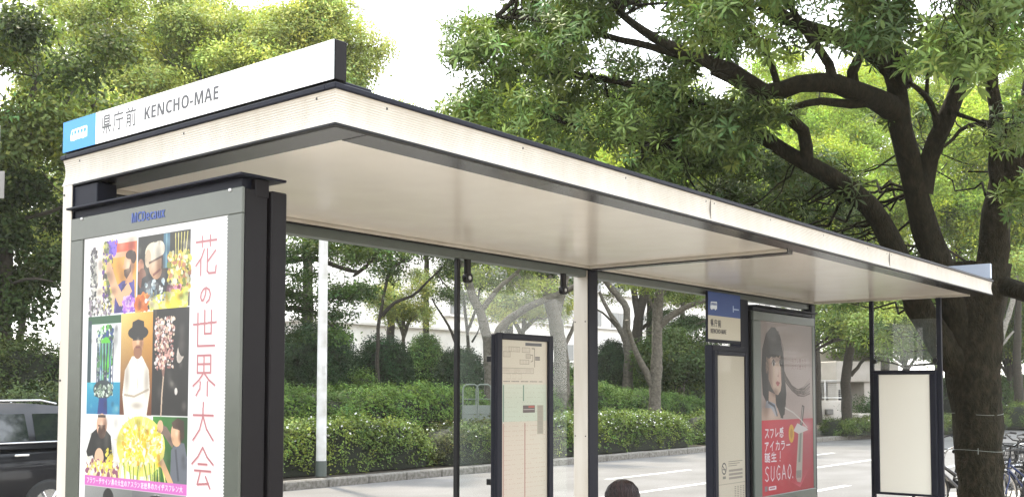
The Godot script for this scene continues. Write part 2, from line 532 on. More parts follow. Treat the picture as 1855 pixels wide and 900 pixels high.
func scatter(called: String, parent: Node3D, mesh: Mesh, material: Material, xfs: Array, cols: Array) -> MultiMeshInstance3D:
	var mm := MultiMesh.new()
	mm.transform_format = MultiMesh.TRANSFORM_3D
	mm.use_colors = true
	mm.mesh = mesh
	mm.instance_count = xfs.size()
	for i in xfs.size():
		mm.set_instance_transform(i, xfs[i])
		mm.set_instance_color(i, cols[i])
	var o := MultiMeshInstance3D.new()
	o.multimesh = mm
	o.material_override = material
	o.name = called
	parent.add_child(o, true)
	o.set_meta("kind", "stuff")
	return o


func facing(up: Vector3, size: float) -> Basis:
	up = up.normalized()
	var x := up.cross(Vector3(rng.randfn(), rng.randfn(), rng.randfn())).normalized()
	return Basis(x, up, x.cross(up)) * Basis.from_scale(Vector3.ONE * size)


func tint(c: Color, spread := 0.3) -> Color:
	var k := exp(rng.randfn() * spread)
	var w := rng.randfn() * 0.1
	return Color(clampf(c.r * k * (1.0 + w), 0, 1), clampf(c.g * k, 0, 1), clampf(c.b * k * (1.0 - w), 0, 1))


# limbs: [points, r0, r1]; clumps: [centre, radii, number of sprays, colour]
func make_tree(called: String, label: String, group: String, base: Vector3, limbs: Array, clumps: Array, leaves: Array, leaf_material: Material, bark: Material, spread := 0.3, upright := 0.6, size := 1.0) -> Node3D:
	var t := thing(called, label, "tree", base, 0.0, group)
	var inv := Transform3D(Basis(), -base)
	var joints: Array[Vector3] = []
	for i in limbs.size():
		var mb := MB.new()
		mb.xf = inv
		var src: PackedVector3Array = limbs[i][0]
		var cv := Curve3D.new()
		for k in src.size():
			var tan := (src[mini(k + 1, src.size() - 1)] - src[maxi(k - 1, 0)]) / 6.0
			cv.add_point(src[k], -tan, tan)
		var pts := PackedVector3Array()
		var rad := PackedFloat32Array()
		var steps := maxi(6, int(cv.get_baked_length() / 0.22))
		steps = mini(steps, 40)
		for k in steps + 1:
			var f := float(k) / steps
			var p := cv.sample_baked(f * cv.get_baked_length(), true)
			var r := lerpf(limbs[i][1], limbs[i][2], pow(f, 0.85))
			if i == 0 and p.y < 0.35: r *= 1.0 + 0.5 * pow(1.0 - maxf(p.y, 0.0) / 0.35, 2.0)
			p += Vector3(rng.randfn(), rng.randfn() * 0.5, rng.randfn()) * r * (0.10 if r < 0.12 else 0.045)
			pts.append(p); rad.append(r * (1.0 + rng.randfn() * 0.03))
			joints.append(p)
		mb.tube(pts, rad, 14 if limbs[i][1] > 0.15 else 8, true, 0.10, rng)
		part("trunk" if i == 0 else "branch", mb, bark, t)
	var twigs := MB.new()
	twigs.xf = inv
	var xfs := []
	var cols := []
	for i in leaves.size():
		xfs.append([]); cols.append([])
	for c in clumps:
		var mid: Vector3 = c[0]
		var rr: Vector3 = c[1]
		var near := joints[0]
		for j in joints:
			var dj := j.distance_to(mid) + maxf(0.0, j.y - mid.y) * 0.6
			if dj < near.distance_to(mid) + maxf(0.0, near.y - mid.y) * 0.6: near = j
		var sag := (near + mid) * 0.5 + Vector3(rng.randfn(), rng.randfn(), rng.randfn()) * near.distance_to(mid) * 0.1
		var r0 := clampf(near.distance_to(mid) * 0.012, 0.01, 0.045)
		r0 *= 0.75
		var reach := near.distance_to(mid)
		var way := PackedVector3Array()
		var wide := PackedFloat32Array()
		for k in 9:
			var f := k / 8.0
			var q := near.lerp(sag, f).lerp(sag.lerp(mid, f), f)
			if k > 0 and k < 8: q += Vector3(rng.randfn(), rng.randfn(), rng.randfn()) * reach * 0.028
			q.y -= sin(f * PI) * reach * 0.06
			way.append(q)
			wide.append(r0 * (1.0 - 0.7 * f))
		twigs.tube(way, wide, 5, false)
		for k in 6:
			var e := mid + Vector3(rng.randf_range(-1, 1) * rr.x, rng.randf_range(-0.7, 0.9) * rr.y, rng.randf_range(-1, 1) * rr.z) * 0.85
			var st := mid.lerp(sag, rng.randf() * 0.5)
			twigs.tube(PackedVector3Array([st, (st + e) * 0.5 + Vector3(0, rng.randf_range(-.05, .1), 0), e]), PackedFloat32Array([r0 * 0.4, r0 * 0.28, r0 * 0.15]), 4, false)
		var tone := exp(rng.randfn() * 0.16)
		for k in int(c[2]):
			var d := Vector3(rng.randfn(), rng.randfn(), rng.randfn()).normalized()
			var r := pow(rng.randf(), 0.42)
			var p := mid + d * rr * r
			var li := rng.randi() % leaves.size()
			var up := Vector3.UP * upright + d * 0.7 + Vector3(rng.randfn(), rng.randfn(), rng.randfn()) * 0.28
			xfs[li].append(Transform3D(facing(up, size * rng.randf_range(0.75, 1.25)), p - base))
			var cc: Color = c[3]
			cols[li].append(tint(Color(cc.r * tone, cc.g * tone, cc.b * tone), spread))
	part("twigs", twigs, bark, t).set_meta("kind", "stuff")
	for li in leaves.size():
		if xfs[li].size(): scatter("crown", t, leaves[li], leaf_material, xfs[li], cols[li])
	return t


func crown_clumps(centre: Vector3, radii: Vector3, count: int, clump_r: float, sprays: int, col: Color, col2: Color, flat := 0.75) -> Array:
	var out := []
	for k in count:
		var d := Vector3(rng.randfn(), rng.randfn(), rng.randfn()).normalized()
		if d.y < -0.5: d.y *= 0.4
		var p := centre + d * radii * pow(rng.randf(), 0.35)
		var s := clump_r * rng.randf_range(0.7, 1.3)
		out.append([p, Vector3(s, s * flat, s), int(sprays * rng.randf_range(0.7, 1.3)), col.lerp(col2, rng.randf())])
	return out


func auto_tree(called: String, label: String, group: String, base: Vector3, trunk_r: float, centre: Vector3, radii: Vector3, count: int, clump_r: float, sprays: int, col: Color, col2: Color, leaves: Array, bark: Material, upright := 0.6, size := 1.0, flat := 0.75) -> Node3D:
	var limbs := []
	var fork := base.lerp(Vector3(centre.x, base.y, centre.z), 0.25) + Vector3(0, maxf(1.2, (centre.y - radii.y * 0.9 - base.y) * 0.9), 0)
	limbs.append([PackedVector3Array([base, base.lerp(fork, 0.5) + Vector3(rng.randfn() * 0.12, 0, rng.randfn() * 0.12), fork, fork.lerp(centre, 0.7)]), trunk_r, trunk_r * 0.4])
	for k in 6:
		var a := TAU * (k + rng.randf() * 0.6) / 6.0
		var e := centre + Vector3(cos(a) * radii.x, rng.randf_range(-0.3, 0.7) * radii.y, sin(a) * radii.z) * 0.7
		var s := fork.lerp(fork.lerp(centre, 0.7), rng.randf() * 0.6)
		limbs.append([PackedVector3Array([s, s.lerp(e, 0.4) + Vector3(0, rng.randf() * 0.4, 0), s.lerp(e, 0.75) + Vector3(rng.randfn(), rng.randfn(), rng.randfn()) * 0.15, e]), trunk_r * 0.45, trunk_r * 0.1])
	return make_tree(called, label, group, base, limbs, crown_clumps(centre, radii, count, clump_r, sprays, col, col2, flat), leaves, M.leaf, bark, 0.3, upright, size)


# a hedge along a line: a box with a rounded, uneven top. path: points on the ground along its middle
func hedge(called: String, label: String, category: String, group: String, path: PackedVector3Array, half: float, heights: PackedFloat32Array, density: float, leaves: Array, col: Color, col2: Color, flowers := 0, size := 1.0) -> Node3D:
	var base := path[0]
	var t := thing(called, label, category, base, 0.0, group)
	var cv := Curve3D.new()
	for p in path: cv.add_point(p)
	var length := cv.get_baked_length()
	var rows := maxi(8, int(length / 0.3))
	var wob := FastNoiseLite.new()
	wob.seed = taken.size() + 5
	wob.frequency = 0.45
	var top_at := func(f: float) -> float:
		var x := f * (heights.size() - 1)
		var k := mini(int(x), heights.size() - 2)
		return lerpf(heights[k], heights[k + 1], smoothstep(0, 1, x - k))
	var surf := func(f: float, a: float, grow: float) -> Vector3:     # a: 0 at the near foot, 1 at the far foot
		var p := cv.sample_baked(f * length)
		var q := cv.sample_baked(minf(f * length + 0.2, length)) - cv.sample_baked(maxf(f * length - 0.2, 0.0))
		var side := Vector3(-q.z, 0, q.x).normalized()      # towards +z when the path runs along +x
		var ang := a * PI
		var cx := signf(cos(ang)) * pow(absf(cos(ang)), 0.4)
		var sy := pow(sin(ang), 0.45)
		var k := 1.0 + 0.16 * wob.get_noise_3d(p.x * 1.6, a * 4.0, p.z * 1.6) + 0.1 * wob.get_noise_3d(p.x * 5.0, a * 9.0, 3.0)
		var endf := pow(clampf(minf(f, 1.0 - f) * length / (half * 0.7), 0.0, 1.0), 0.5)
		return p - base + side * cx * half * k * grow * (0.4 + 0.6 * endf) + Vector3.UP * sy * (top_at.call(f) as float) * k * grow * endf
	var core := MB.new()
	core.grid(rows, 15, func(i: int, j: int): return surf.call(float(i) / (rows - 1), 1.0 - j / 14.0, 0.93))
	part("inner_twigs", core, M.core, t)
	var xfs := []
	var cols := []
	for i in leaves.size():
		xfs.append([]); cols.append([])
	var hm := 0.0
	for h in heights: hm += h / heights.size()
	var count := int(length * (2.0 * hm + 2.0 * half) * density)
	var fl := []
	var flc := []
	for k in count:
		var f := rng.randf()
		var a := rng.randf()
		if a > 0.75 and rng.randf() < 0.75: a = rng.randf() * 0.7
		var p: Vector3 = surf.call(f, a, rng.randf_range(0.9, 1.04))
		if rng.randf() < 0.04: p += Vector3(0, rng.randf() * 0.12, 0) * sin(a * PI)
		var p2: Vector3 = surf.call(f, a, 0.8)
		var up := (p - p2).normalized() * 0.9 + Vector3.UP * 0.5 + Vector3(rng.randfn(), rng.randfn(), rng.randfn()) * 0.35
		var li := rng.randi() % leaves.size()
		xfs[li].append(Transform3D(facing(up, size * rng.randf_range(0.7, 1.3)), p))
		var patch := clampf(0.5 + 1.3 * wob.get_noise_3d(p.x * 0.9, p.y * 1.5, p.z + 9.0), 0, 1)
		cols[li].append(tint(col.lerp(col2, patch), 0.26))
	for li in leaves.size():
		scatter("foliage", t, leaves[li], M.leaf_hedge, xfs[li], cols[li])
	for k in flowers * 2:
		var f := rng.randf()
		var p: Vector3 = surf.call(f, rng.randf_range(0.1, 0.65), 1.03)
		fl.append(Transform3D(facing(Vector3(rng.randfn(), 1.0, rng.randfn()), rng.randf_range(0.7, 1.4)), p))
		flc.append(Color(1, 1, 1))
	if flowers:
		var fm := MB.new()
		for k in 5:
			var a := TAU * k / 5.0
			var d := Vector3(cos(a), 0.45, sin(a)).normalized()
			leaf_strip(fm, Vector3.ZERO, d, Vector3.UP, 0.024, 0.015, 0.1)
		scatter("blossoms", t, fm.mesh(), M.petal, fl, flc)
	return t


func round_shrub(label: String, base: Vector3, radii: Vector3, lift: float, density: float, leaves: Array, col: Color, col2: Color) -> Node3D:
	var t := thing("round_shrub", label, "shrub", base, 0.0, "clipped round shrubs behind the hedge")
	var wob := FastNoiseLite.new()
	wob.seed = taken.size() + 40
	wob.frequency = 0.5
	var surf := func(d: Vector3, grow: float) -> Vector3:
		var k := 1.0 + 0.14 * wob.get_noise_3dv(d * 3.0) + 0.08 * wob.get_noise_3dv(d * 9.0)
		return Vector3(0, lift, 0) + d * radii * k * grow
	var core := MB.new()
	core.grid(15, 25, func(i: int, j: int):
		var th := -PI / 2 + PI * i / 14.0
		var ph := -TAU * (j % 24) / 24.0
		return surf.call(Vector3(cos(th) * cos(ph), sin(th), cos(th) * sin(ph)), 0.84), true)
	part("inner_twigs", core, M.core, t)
	var stem := MB.new()
	stem.tube(PackedVector3Array([Vector3(0, 0, 0), Vector3(0.03, lift * 0.5, 0), Vector3(0, lift, 0)]), PackedFloat32Array([0.09, 0.08, 0.07]), 8)
	part("stem", stem, M.bark_brown, t)
	var xfs := [[], [], []]
	var cols := [[], [], []]
	for k in int(density * 4.0 * PI * pow((radii.x * radii.y * radii.z), 2.0 / 3.0)):
		var d := Vector3(rng.randfn(), rng.randfn(), rng.randfn()).normalized()
		var p: Vector3 = surf.call(d, rng.randf_range(0.86, 1.05))
		if p.y < 0.05: continue
		var li := rng.randi() % leaves.size()
		var up := d + Vector3.UP * 0.45 + Vector3(rng.randfn(), rng.randfn(), rng.randfn()) * 0.4
		xfs[li].append(Transform3D(facing(up, rng.randf_range(0.7, 1.3)), p))
		cols[li].append(tint(col.lerp(col2, clampf(0.5 + wob.get_noise_3dv(p * 2.0), 0, 1)), 0.3))
	for li in leaves.size():
		if xfs[li].size(): scatter("foliage", t, leaves[li], M.leaf_hedge, xfs[li], cols[li])
	return t


# ---------------------------------------------------------------- main
func _ready() -> void:
	rng.seed = 20240607
	forward = Vector3(sin(YAW) * cos(PITCH), sin(PITCH), -cos(YAW) * cos(PITCH))
	right = Vector3(cos(YAW), 0, sin(YAW))
	upward = right.cross(forward)
	var r2 := right * cos(ROLL) + upward * sin(ROLL)
	upward = upward * cos(ROLL) - right * sin(ROLL)
	right = r2

	# camera
	var cam := Camera3D.new()
	cam.name = "camera"
	cam.projection = Camera3D.PROJECTION_FRUSTUM
	cam.near = 0.1
	cam.far = 1500.0
	cam.size = cam.near / FOCAL
	cam.frustum_offset = Vector2(0, SHIFT * cam.near / FOCAL)
	cam.transform = Transform3D(Basis(right, upward, -forward), EYE)
	add_child(cam)
	cam.current = true

	# sky, sun, exposure
	var env := Environment.new()
	env.background_mode = Environment.BG_SKY
	var psm := ProceduralSkyMaterial.new()
	psm.sky_top_color = Color(0.88, 0.91, 0.95)
	psm.sky_horizon_color = Color(0.99, 0.975, 0.95)
	psm.sky_curve = 0.2
	psm.sky_energy_multiplier = 1.4
	psm.ground_horizon_color = Color(0.8, 0.79, 0.76)
	psm.ground_bottom_color = Color(0.4, 0.38, 0.35)
	psm.sun_angle_max = 25.0
	psm.sun_curve = 0.12
	var sky := Sky.new()
	sky.sky_material = psm
	env.sky = sky
	env.tonemap_mode = Environment.TONE_MAPPER_LINEAR
	env.tonemap_exposure = 2.2
	env.sdfgi_enabled = true
	env.ssao_enabled = true
	env.ssil_enabled = true
	env.fog_enabled = true
	env.fog_density = 0.0005
	env.fog_light_color = Color(0.97, 0.97, 0.92)
	var we := WorldEnvironment.new()
	we.name = "world_environment"
	we.environment = env
	add_child(we)
	var sun := DirectionalLight3D.new()
	sun.name = "sun"
	sun.light_energy = 1.15
	sun.light_color = Color(1.0, 0.95, 0.86)
	sun.light_angular_distance = 4.0
	sun.shadow_enabled = true
	var to_sun := Vector3(0.22, 0.80, -0.52).normalized()
	add_child(sun)
	sun.look_at_from_position(to_sun * 50.0, Vector3.ZERO, Vector3.UP)

	make_materials()
	build_ground()
	build_shelter()
	build_lightbox()
	build_roof_signs()
	build_back_wall_things()
	build_end_panel()
	build_buildings()
	build_planting()
	build_trees()
	build_big_tree()
	build_street_things()
	build_bicycles()
	build_car()
	build_person()


# ---------------------------------------------------------------- ground, road, kerbs
func kerb_z(x: float) -> float:
	return -10.92 + (0.0 if x < 26.0 else 0.0058 * minf(x - 26.0, 12.0) * minf(x - 26.0, 12.0) + maxf(x - 38.0, 0.0) * 0.139)


func build_ground() -> void:
	var g := MB.new()
	g.quad(Vector3(-400, -0.17, 400), Vector3(700, -0.17, 400), Vector3(700, -0.17, -700), Vector3(-400, -0.17, -700))
	top("ground", g, M.soil)
	var road := MB.new()
	road.quad(Vector3(-120, -0.15, -2.95), Vector3(260, -0.15, -2.95), Vector3(260, -0.15, -11.2), Vector3(-120, -0.15, -11.2))
	road.quad(Vector3(26, -0.1495, -11.2), Vector3(12, -0.1495, -3.0), Vector3(260, -0.1495, 60), Vector3(260, -0.1495, -30))
	top("road", road, M.asphalt)
	var pave := MB.new()
	pave.box(Vector3(-60, -0.3, -2.74), Vector3(10.6, 0, 14), 0.0)
	pave.quad(Vector3(10.6, 0, 14), Vector3(12.6, -0.12, 14), Vector3(12.6, -0.12, -2.74), Vector3(10.6, 0, -2.74))
	pave.quad(Vector3(12.6, -0.12, 14), Vector3(120, -0.12, 44), Vector3(120, -0.12, 27), Vector3(12.6, -0.12, -2.74))
	top("pavement", pave, M.paving)
	# near kerb
	var nk := Node3D.new()
	nk.name = "kerb"
	add_child(nk, true)
	nk.set_meta("kind", "structure")
	for k in 22:
		boxed("kerb_stone", Vector3(-8 + k * 0.86, -0.3, -2.93), Vector3(-8 + k * 0.86 + 0.85, 0.006, -2.745), M.kerb, nk, 0.02)
	# far kerb
	var fk := Node3D.new()
	fk.name = "far_kerb"
	add_child(fk, true)
	fk.set_meta("kind", "structure")
	var x := -12.0
	while x < 75.0:
		var l := 0.98
		var a := Vector3(x, 0, kerb_z(x))
		var b := Vector3(x + l, 0, kerb_z(x + l))
		var mb := MB.new()
		mb.xf = Transform3D(Basis(Vector3.UP, -atan2(b.z - a.z, b.x - a.x)), a)
		mb.box(Vector3(0, -0.3, -0.2), Vector3(l - 0.012, rng.randf_range(-0.004, 0.006), 0.0), 0.025)
		part("kerb_stone", mb, M.kerb, fk)
		x += l
	# planted verge
	var verge := MB.new()
	verge.grid(2, 60, func(i: int, j: int):
		var xx := -14.0 + j * 1.6
		return Vector3(xx, -0.03 if i == 0 else 0.25, kerb_z(xx) - 0.19 if i == 0 else -60.0))
	top("verge", verge, M.soil)
	# markings
	var lines := [[-6.15, -20.0, 26.0]]
	var mk := MB.new()
	for l in lines:
		mk.quad(Vector3(l[1], -0.1455, l[0] + 0.075), Vector3(l[2], -0.1455, l[0] + 0.075), Vector3(l[2], -0.1455, l[0] - 0.075), Vector3(l[1], -0.1455, l[0] - 0.075))
	for z in [-3.95, -8.0]:
		var xs := -19.4 if z > -5.0 else -18.0
		while xs < 46.0:
			var m2 := MB.new()
			m2.quad(Vector3(xs, -0.1455, z + 0.075), Vector3(xs + 3.2, -0.1455, z + 0.075), Vector3(xs + 3.2, -0.1455, z - 0.075), Vector3(xs, -0.1455, z - 0.075))
			top("lane_marking", m2, M.line)
			xs += 8.0
	top("lane_line", mk, M.line)
	# more of the solid line where the road bends
	var mk2 := MB.new()
	mk2.quad(Vector3(26, -0.1452, -6.075), Vector3(70, -0.1452, -1.2), Vector3(70, -0.1452, -1.36), Vector3(26, -0.1452, -6.225))
	top("lane_line", mk2, M.line)


# ---------------------------------------------------------------- the shelter
func build_shelter() -> void:
	var s := thing("bus_shelter", "long cream roofed bus shelter with dark steel posts and glass screens beside the road", "bus shelter")
	# ribbed, slightly hollow fascia on four sides
	var prof := []
	var ribs := 13
	for k in ribs * 2 + 1:
		var f := float(k) / (ribs * 2)
		var hollow := 0.011 * 4.0 * f * (1.0 - f) - 0.003 * f
		prof.append(Vector2(hollow + (0.0022 if k % 2 else 0.0), lerpf(ROOF_TOP, ROOF_LOW, f)))
	var corner := func(c: int, d: float, y: float) -> Vector3:
		return [Vector3(d, y, -ROOF_D + d), Vector3(d, y, -d), Vector3(ROOF_L - d, y, -d), Vector3(ROOF_L - d, y, -ROOF_D + d)][c]
	for side in 4:
		var mb := MB.new()
		for k in prof.size() - 1:
			var a: Vector3 = corner.call(side, prof[k + 1].x, prof[k + 1].y)
			var b: Vector3 = corner.call((side + 1) % 4, prof[k + 1].x, prof[k + 1].y)
			var c: Vector3 = corner.call((side + 1) % 4, prof[k].x, prof[k].y)
			var d: Vector3 = corner.call(side, prof[k].x, prof[k].y)
			mb.quad(a, b, c, d)
		part("fascia", mb, M.cream, s)
	# roof deck and dark upper trim
	boxed("roof_deck", Vector3(0.05, ROOF_TOP - 0.05, -ROOF_D + 0.05), Vector3(ROOF_L - 0.05, ROOF_TOP + 0.006, -0.05), M.charcoal, s)
	boxed("roof_trim", Vector3(-0.012, ROOF_TOP + 0.001, -0.055), Vector3(ROOF_L + 0.012, ROOF_TOP + 0.026, 0.012), M.navy, s)
	boxed("roof_trim", Vector3(-0.012, ROOF_TOP + 0.001, -ROOF_D - 0.012), Vector3(ROOF_L + 0.012, ROOF_TOP + 0.026, -ROOF_D + 0.05), M.navy, s)
	boxed("roof_trim", Vector3(-0.0115, ROOF_TOP + 0.0015, -ROOF_D + 0.05), Vector3(0.05, ROOF_TOP + 0.0255, -0.055), M.navy, s)
	boxed("roof_trim", Vector3(ROOF_L - 0.05, ROOF_TOP + 0.0015, -ROOF_D + 0.05), Vector3(ROOF_L + 0.0115, ROOF_TOP + 0.0255, -0.055), M.navy, s)
	# thin black bead under the fascia, flanges, ceiling
	boxed("lower_bead", Vector3(-0.004, ROOF_LOW - 0.012, -0.03), Vector3(ROOF_L + 0.004, ROOF_LOW - 0.001, 0.004), M.black, s, 0.002)
	boxed("lower_bead", Vector3(-0.004, ROOF_LOW - 0.0118, -ROOF_D + 0.12), Vector3(0.03, ROOF_LOW - 0.0012, -0.031), M.black, s, 0.002)
	boxed("front_flange", Vector3(0.215, ROOF_LOW - 0.010, -0.2), Vector3(ROOF_L - 0.03, ROOF_LOW + 0.02, -0.032), M.flange, s, 0.002)
	boxed("end_flange", Vector3(0.031, ROOF_LOW - 0.008, -ROOF_D + 0.12), Vector3(0.213, ROOF_LOW + 0.02, -0.0315), M.flange, s, 0.002)
	boxed("end_flange", Vector3(ROOF_L - 0.14, ROOF_LOW - 0.008, -ROOF_D + 0.12), Vector3(ROOF_L - 0.031, ROOF_LOW + 0.018, -0.201), M.flange, s, 0.002)
	boxed("ceiling_panel", Vector3(0.214, ROOF_LOW + 0.004, -2.17), Vector3(4.985, ROOF_LOW + 0.03, -0.2), M.ceiling, s, 0.0)
	boxed("ceiling_panel", Vector3(5.085, ROOF_LOW + 0.004, -2.17), Vector3(ROOF_L - 0.15, ROOF_LOW + 0.03, -0.2), M.ceiling, s, 0.0)
	boxed("cross_beam", Vector3(4.986, ROOF_LOW - 0.034, -2.12), Vector3(5.082, ROOF_LOW + 0.03, -0.205), M.flange, s)
	for x in [3.318, 6.76]:
		boxed("seam", Vector3(x, ROOF_LOW + 0.002, -0.02), Vector3(x + 0.003, ROOF_TOP - 0.002, -0.0003), M.grey_wall, s, 0.0)
	# cream edge bead round each ceiling panel at the back, then the grey-green rear beam
	for sp in [[0.214, 4.985], [5.085, ROOF_L - 0.15]]:
		boxed("ceiling_edge", Vector3(sp[0], ROOF_LOW - 0.022, -2.165), Vector3(sp[1], ROOF_LOW + 0.003, -2.125), M.cream, s, 0.003)
		boxed("shadow_gap", Vector3(sp[0], ROOF_LOW - 0.030, -2.17), Vector3(sp[1], ROOF_LOW - 0.0225, -2.13), M.black, s, 0.0)
	boxed("ceiling_edge", Vector3(4.952, ROOF_LOW - 0.0215, -2.124), Vector3(4.984, ROOF_LOW + 0.0035, -0.21), M.cream, s, 0.003)
	boxed("ceiling_edge", Vector3(ROOF_L - 0.19, ROOF_LOW - 0.0215, -2.124), Vector3(ROOF_L - 0.151, ROOF_LOW + 0.0035, -0.21), M.cream, s, 0.003)
	boxed("rear_beam", Vector3(0.12, 2.612, -2.27), Vector3(ROOF_L - 0.12, ROOF_LOW - 0.003, -2.171), M.beam_green, s)
	# near-left column: cream outer face flush with the fascia
	boxed("column", Vector3(0.006, 0.0, -ROOF_D), Vector3(0.14, ROOF_LOW - 0.001, -2.172), M.navy, s)
	boxed("column_cladding", Vector3(-0.001, 0.02, -ROOF_D + 0.012), Vector3(0.0045, ROOF_LOW, -2.170), M.cream, s, 0.001)
	boxed("infill_block", Vector3(0.012, 2.575, -2.168), Vector3(0.13, ROOF_LOW - 0.013, -1.93), M.navy, s)
	# middle column
	boxed("column", Vector3(4.976, 0.0, -2.32), Vector3(5.125, 2.675, -2.145), M.navy, s, 0.006)
	boxed("column_cladding", Vector3(4.968, 0.02, -2.312), Vector3(4.975, 2.672, -2.158), M.cream, s, 0.001)
	# rear right column and the end posts
	boxed("column", Vector3(10.0, 0.0, -2.27), Vector3(10.12, 2.672, -2.14), M.navy, s, 0.006)
	boxed("column", Vector3(8.0, 0.0, -2.27), Vector3(8.2, 2.611, -2.14), M.navy, s, 0.006)
	boxed("end_post", Vector3(10.03, 0.0, -1.405), Vector3(10.075, 2.683, -1.355), M.navy, s)
	boxed("end_post", Vector3(10.03, 0.0, -0.592), Vector3(10.075, 2.683, -0.536), M.navy, s)
	# glass divider bar, panes and hanging clamps
	boxed("glass_bar", Vector3(3.225, 0.0, -2.235), Vector3(3.262, 2.611, -2.195), M.black, s)
	boxed("glass_pane", Vector3(3.266, 0.25, -2.222), Vector3(4.72, 2.56, -2.212), M.glass, s, 0.0)
	boxed("glass_pane", Vector3(10.048, 1.835, -1.352), Vector3(10.056, 2.44, -0.596), M.glass, s, 0.0)
	for cx in [3.30, 4.60]:
		var cl := boxed("glass_clamp", Vector3(cx + 0.004, 2.46, -2.208), Vector3(cx + 0.070, 2.70, -2.172), M.black, s, 0.012)
		var disc := MB.new()
		disc.tube(PackedVector3Array([Vector3(cx + 0.037, 2.465, -2.209), Vector3(cx + 0.037, 2.465, -2.166)]), PackedFloat32Array([0.042, 0.042]), 20)
		part("clamp_disc", disc, M.black, cl)
		var pin := MB.new()
		pin.tube(PackedVector3Array([Vector3(cx + 0.037, 2.465, -2.1655), Vector3(cx + 0.037, 2.465, -2.161)]), PackedFloat32Array([0.018, 0.015]), 16)
		part("clamp_pin", pin, M.steel, cl)
	for pz in [-1.345, -0.61]:
		var k := MB.new()
		k.rod(Vector3(10.02, 1.93, pz), Vector3(10.065, 1.93, pz), 0.03, 14)
		part("glass_stud", k, M.black, s)
	# screws on the fascia and the column cladding
	var screw_mesh := MB.new()
	screw_mesh.tube(PackedVector3Array([Vector3(0, 0, -0.004), Vector3(0, 0, 0.003)]), PackedFloat32Array([0.0075, 0.006]), 8)
	var sm := screw_mesh.mesh()
	for k in 11:
		for y in [2.829, 2.724]:
			var o := part("screw", sm, M.screw, s)
			o.position = Vector3(0.31 + k * 0.984, y, -0.008)
	for x in [3.377, 6.70, 6.82]:
		for y in [2.829, 2.724]:
			var o := part("screw", sm, M.screw, s)
			o.position = Vector3(x, y, -0.008)
	for z in [-0.128, -1.118, -2.106]:
		for y in [2.829, 2.725]:
			var o := part("screw", sm, M.screw, s)
			o.position = Vector3(0.008, y, z)
			o.rotation.y = -PI / 2
	for y in [2.652, 1.62, 0.6]:
		var o := part("screw", sm, M.screw, s)
		o.position = Vector3(-0.002, y, -2.25)
		o.rotation.y = -PI / 2
	for y in [2.2, 1.15, 0.3]:
		for z in [-2.18, -2.295]:
			var o := part("screw", sm, M.screw, s)
			o.position = Vector3(4.967, y, z)
			o.rotation.y = -PI / 2


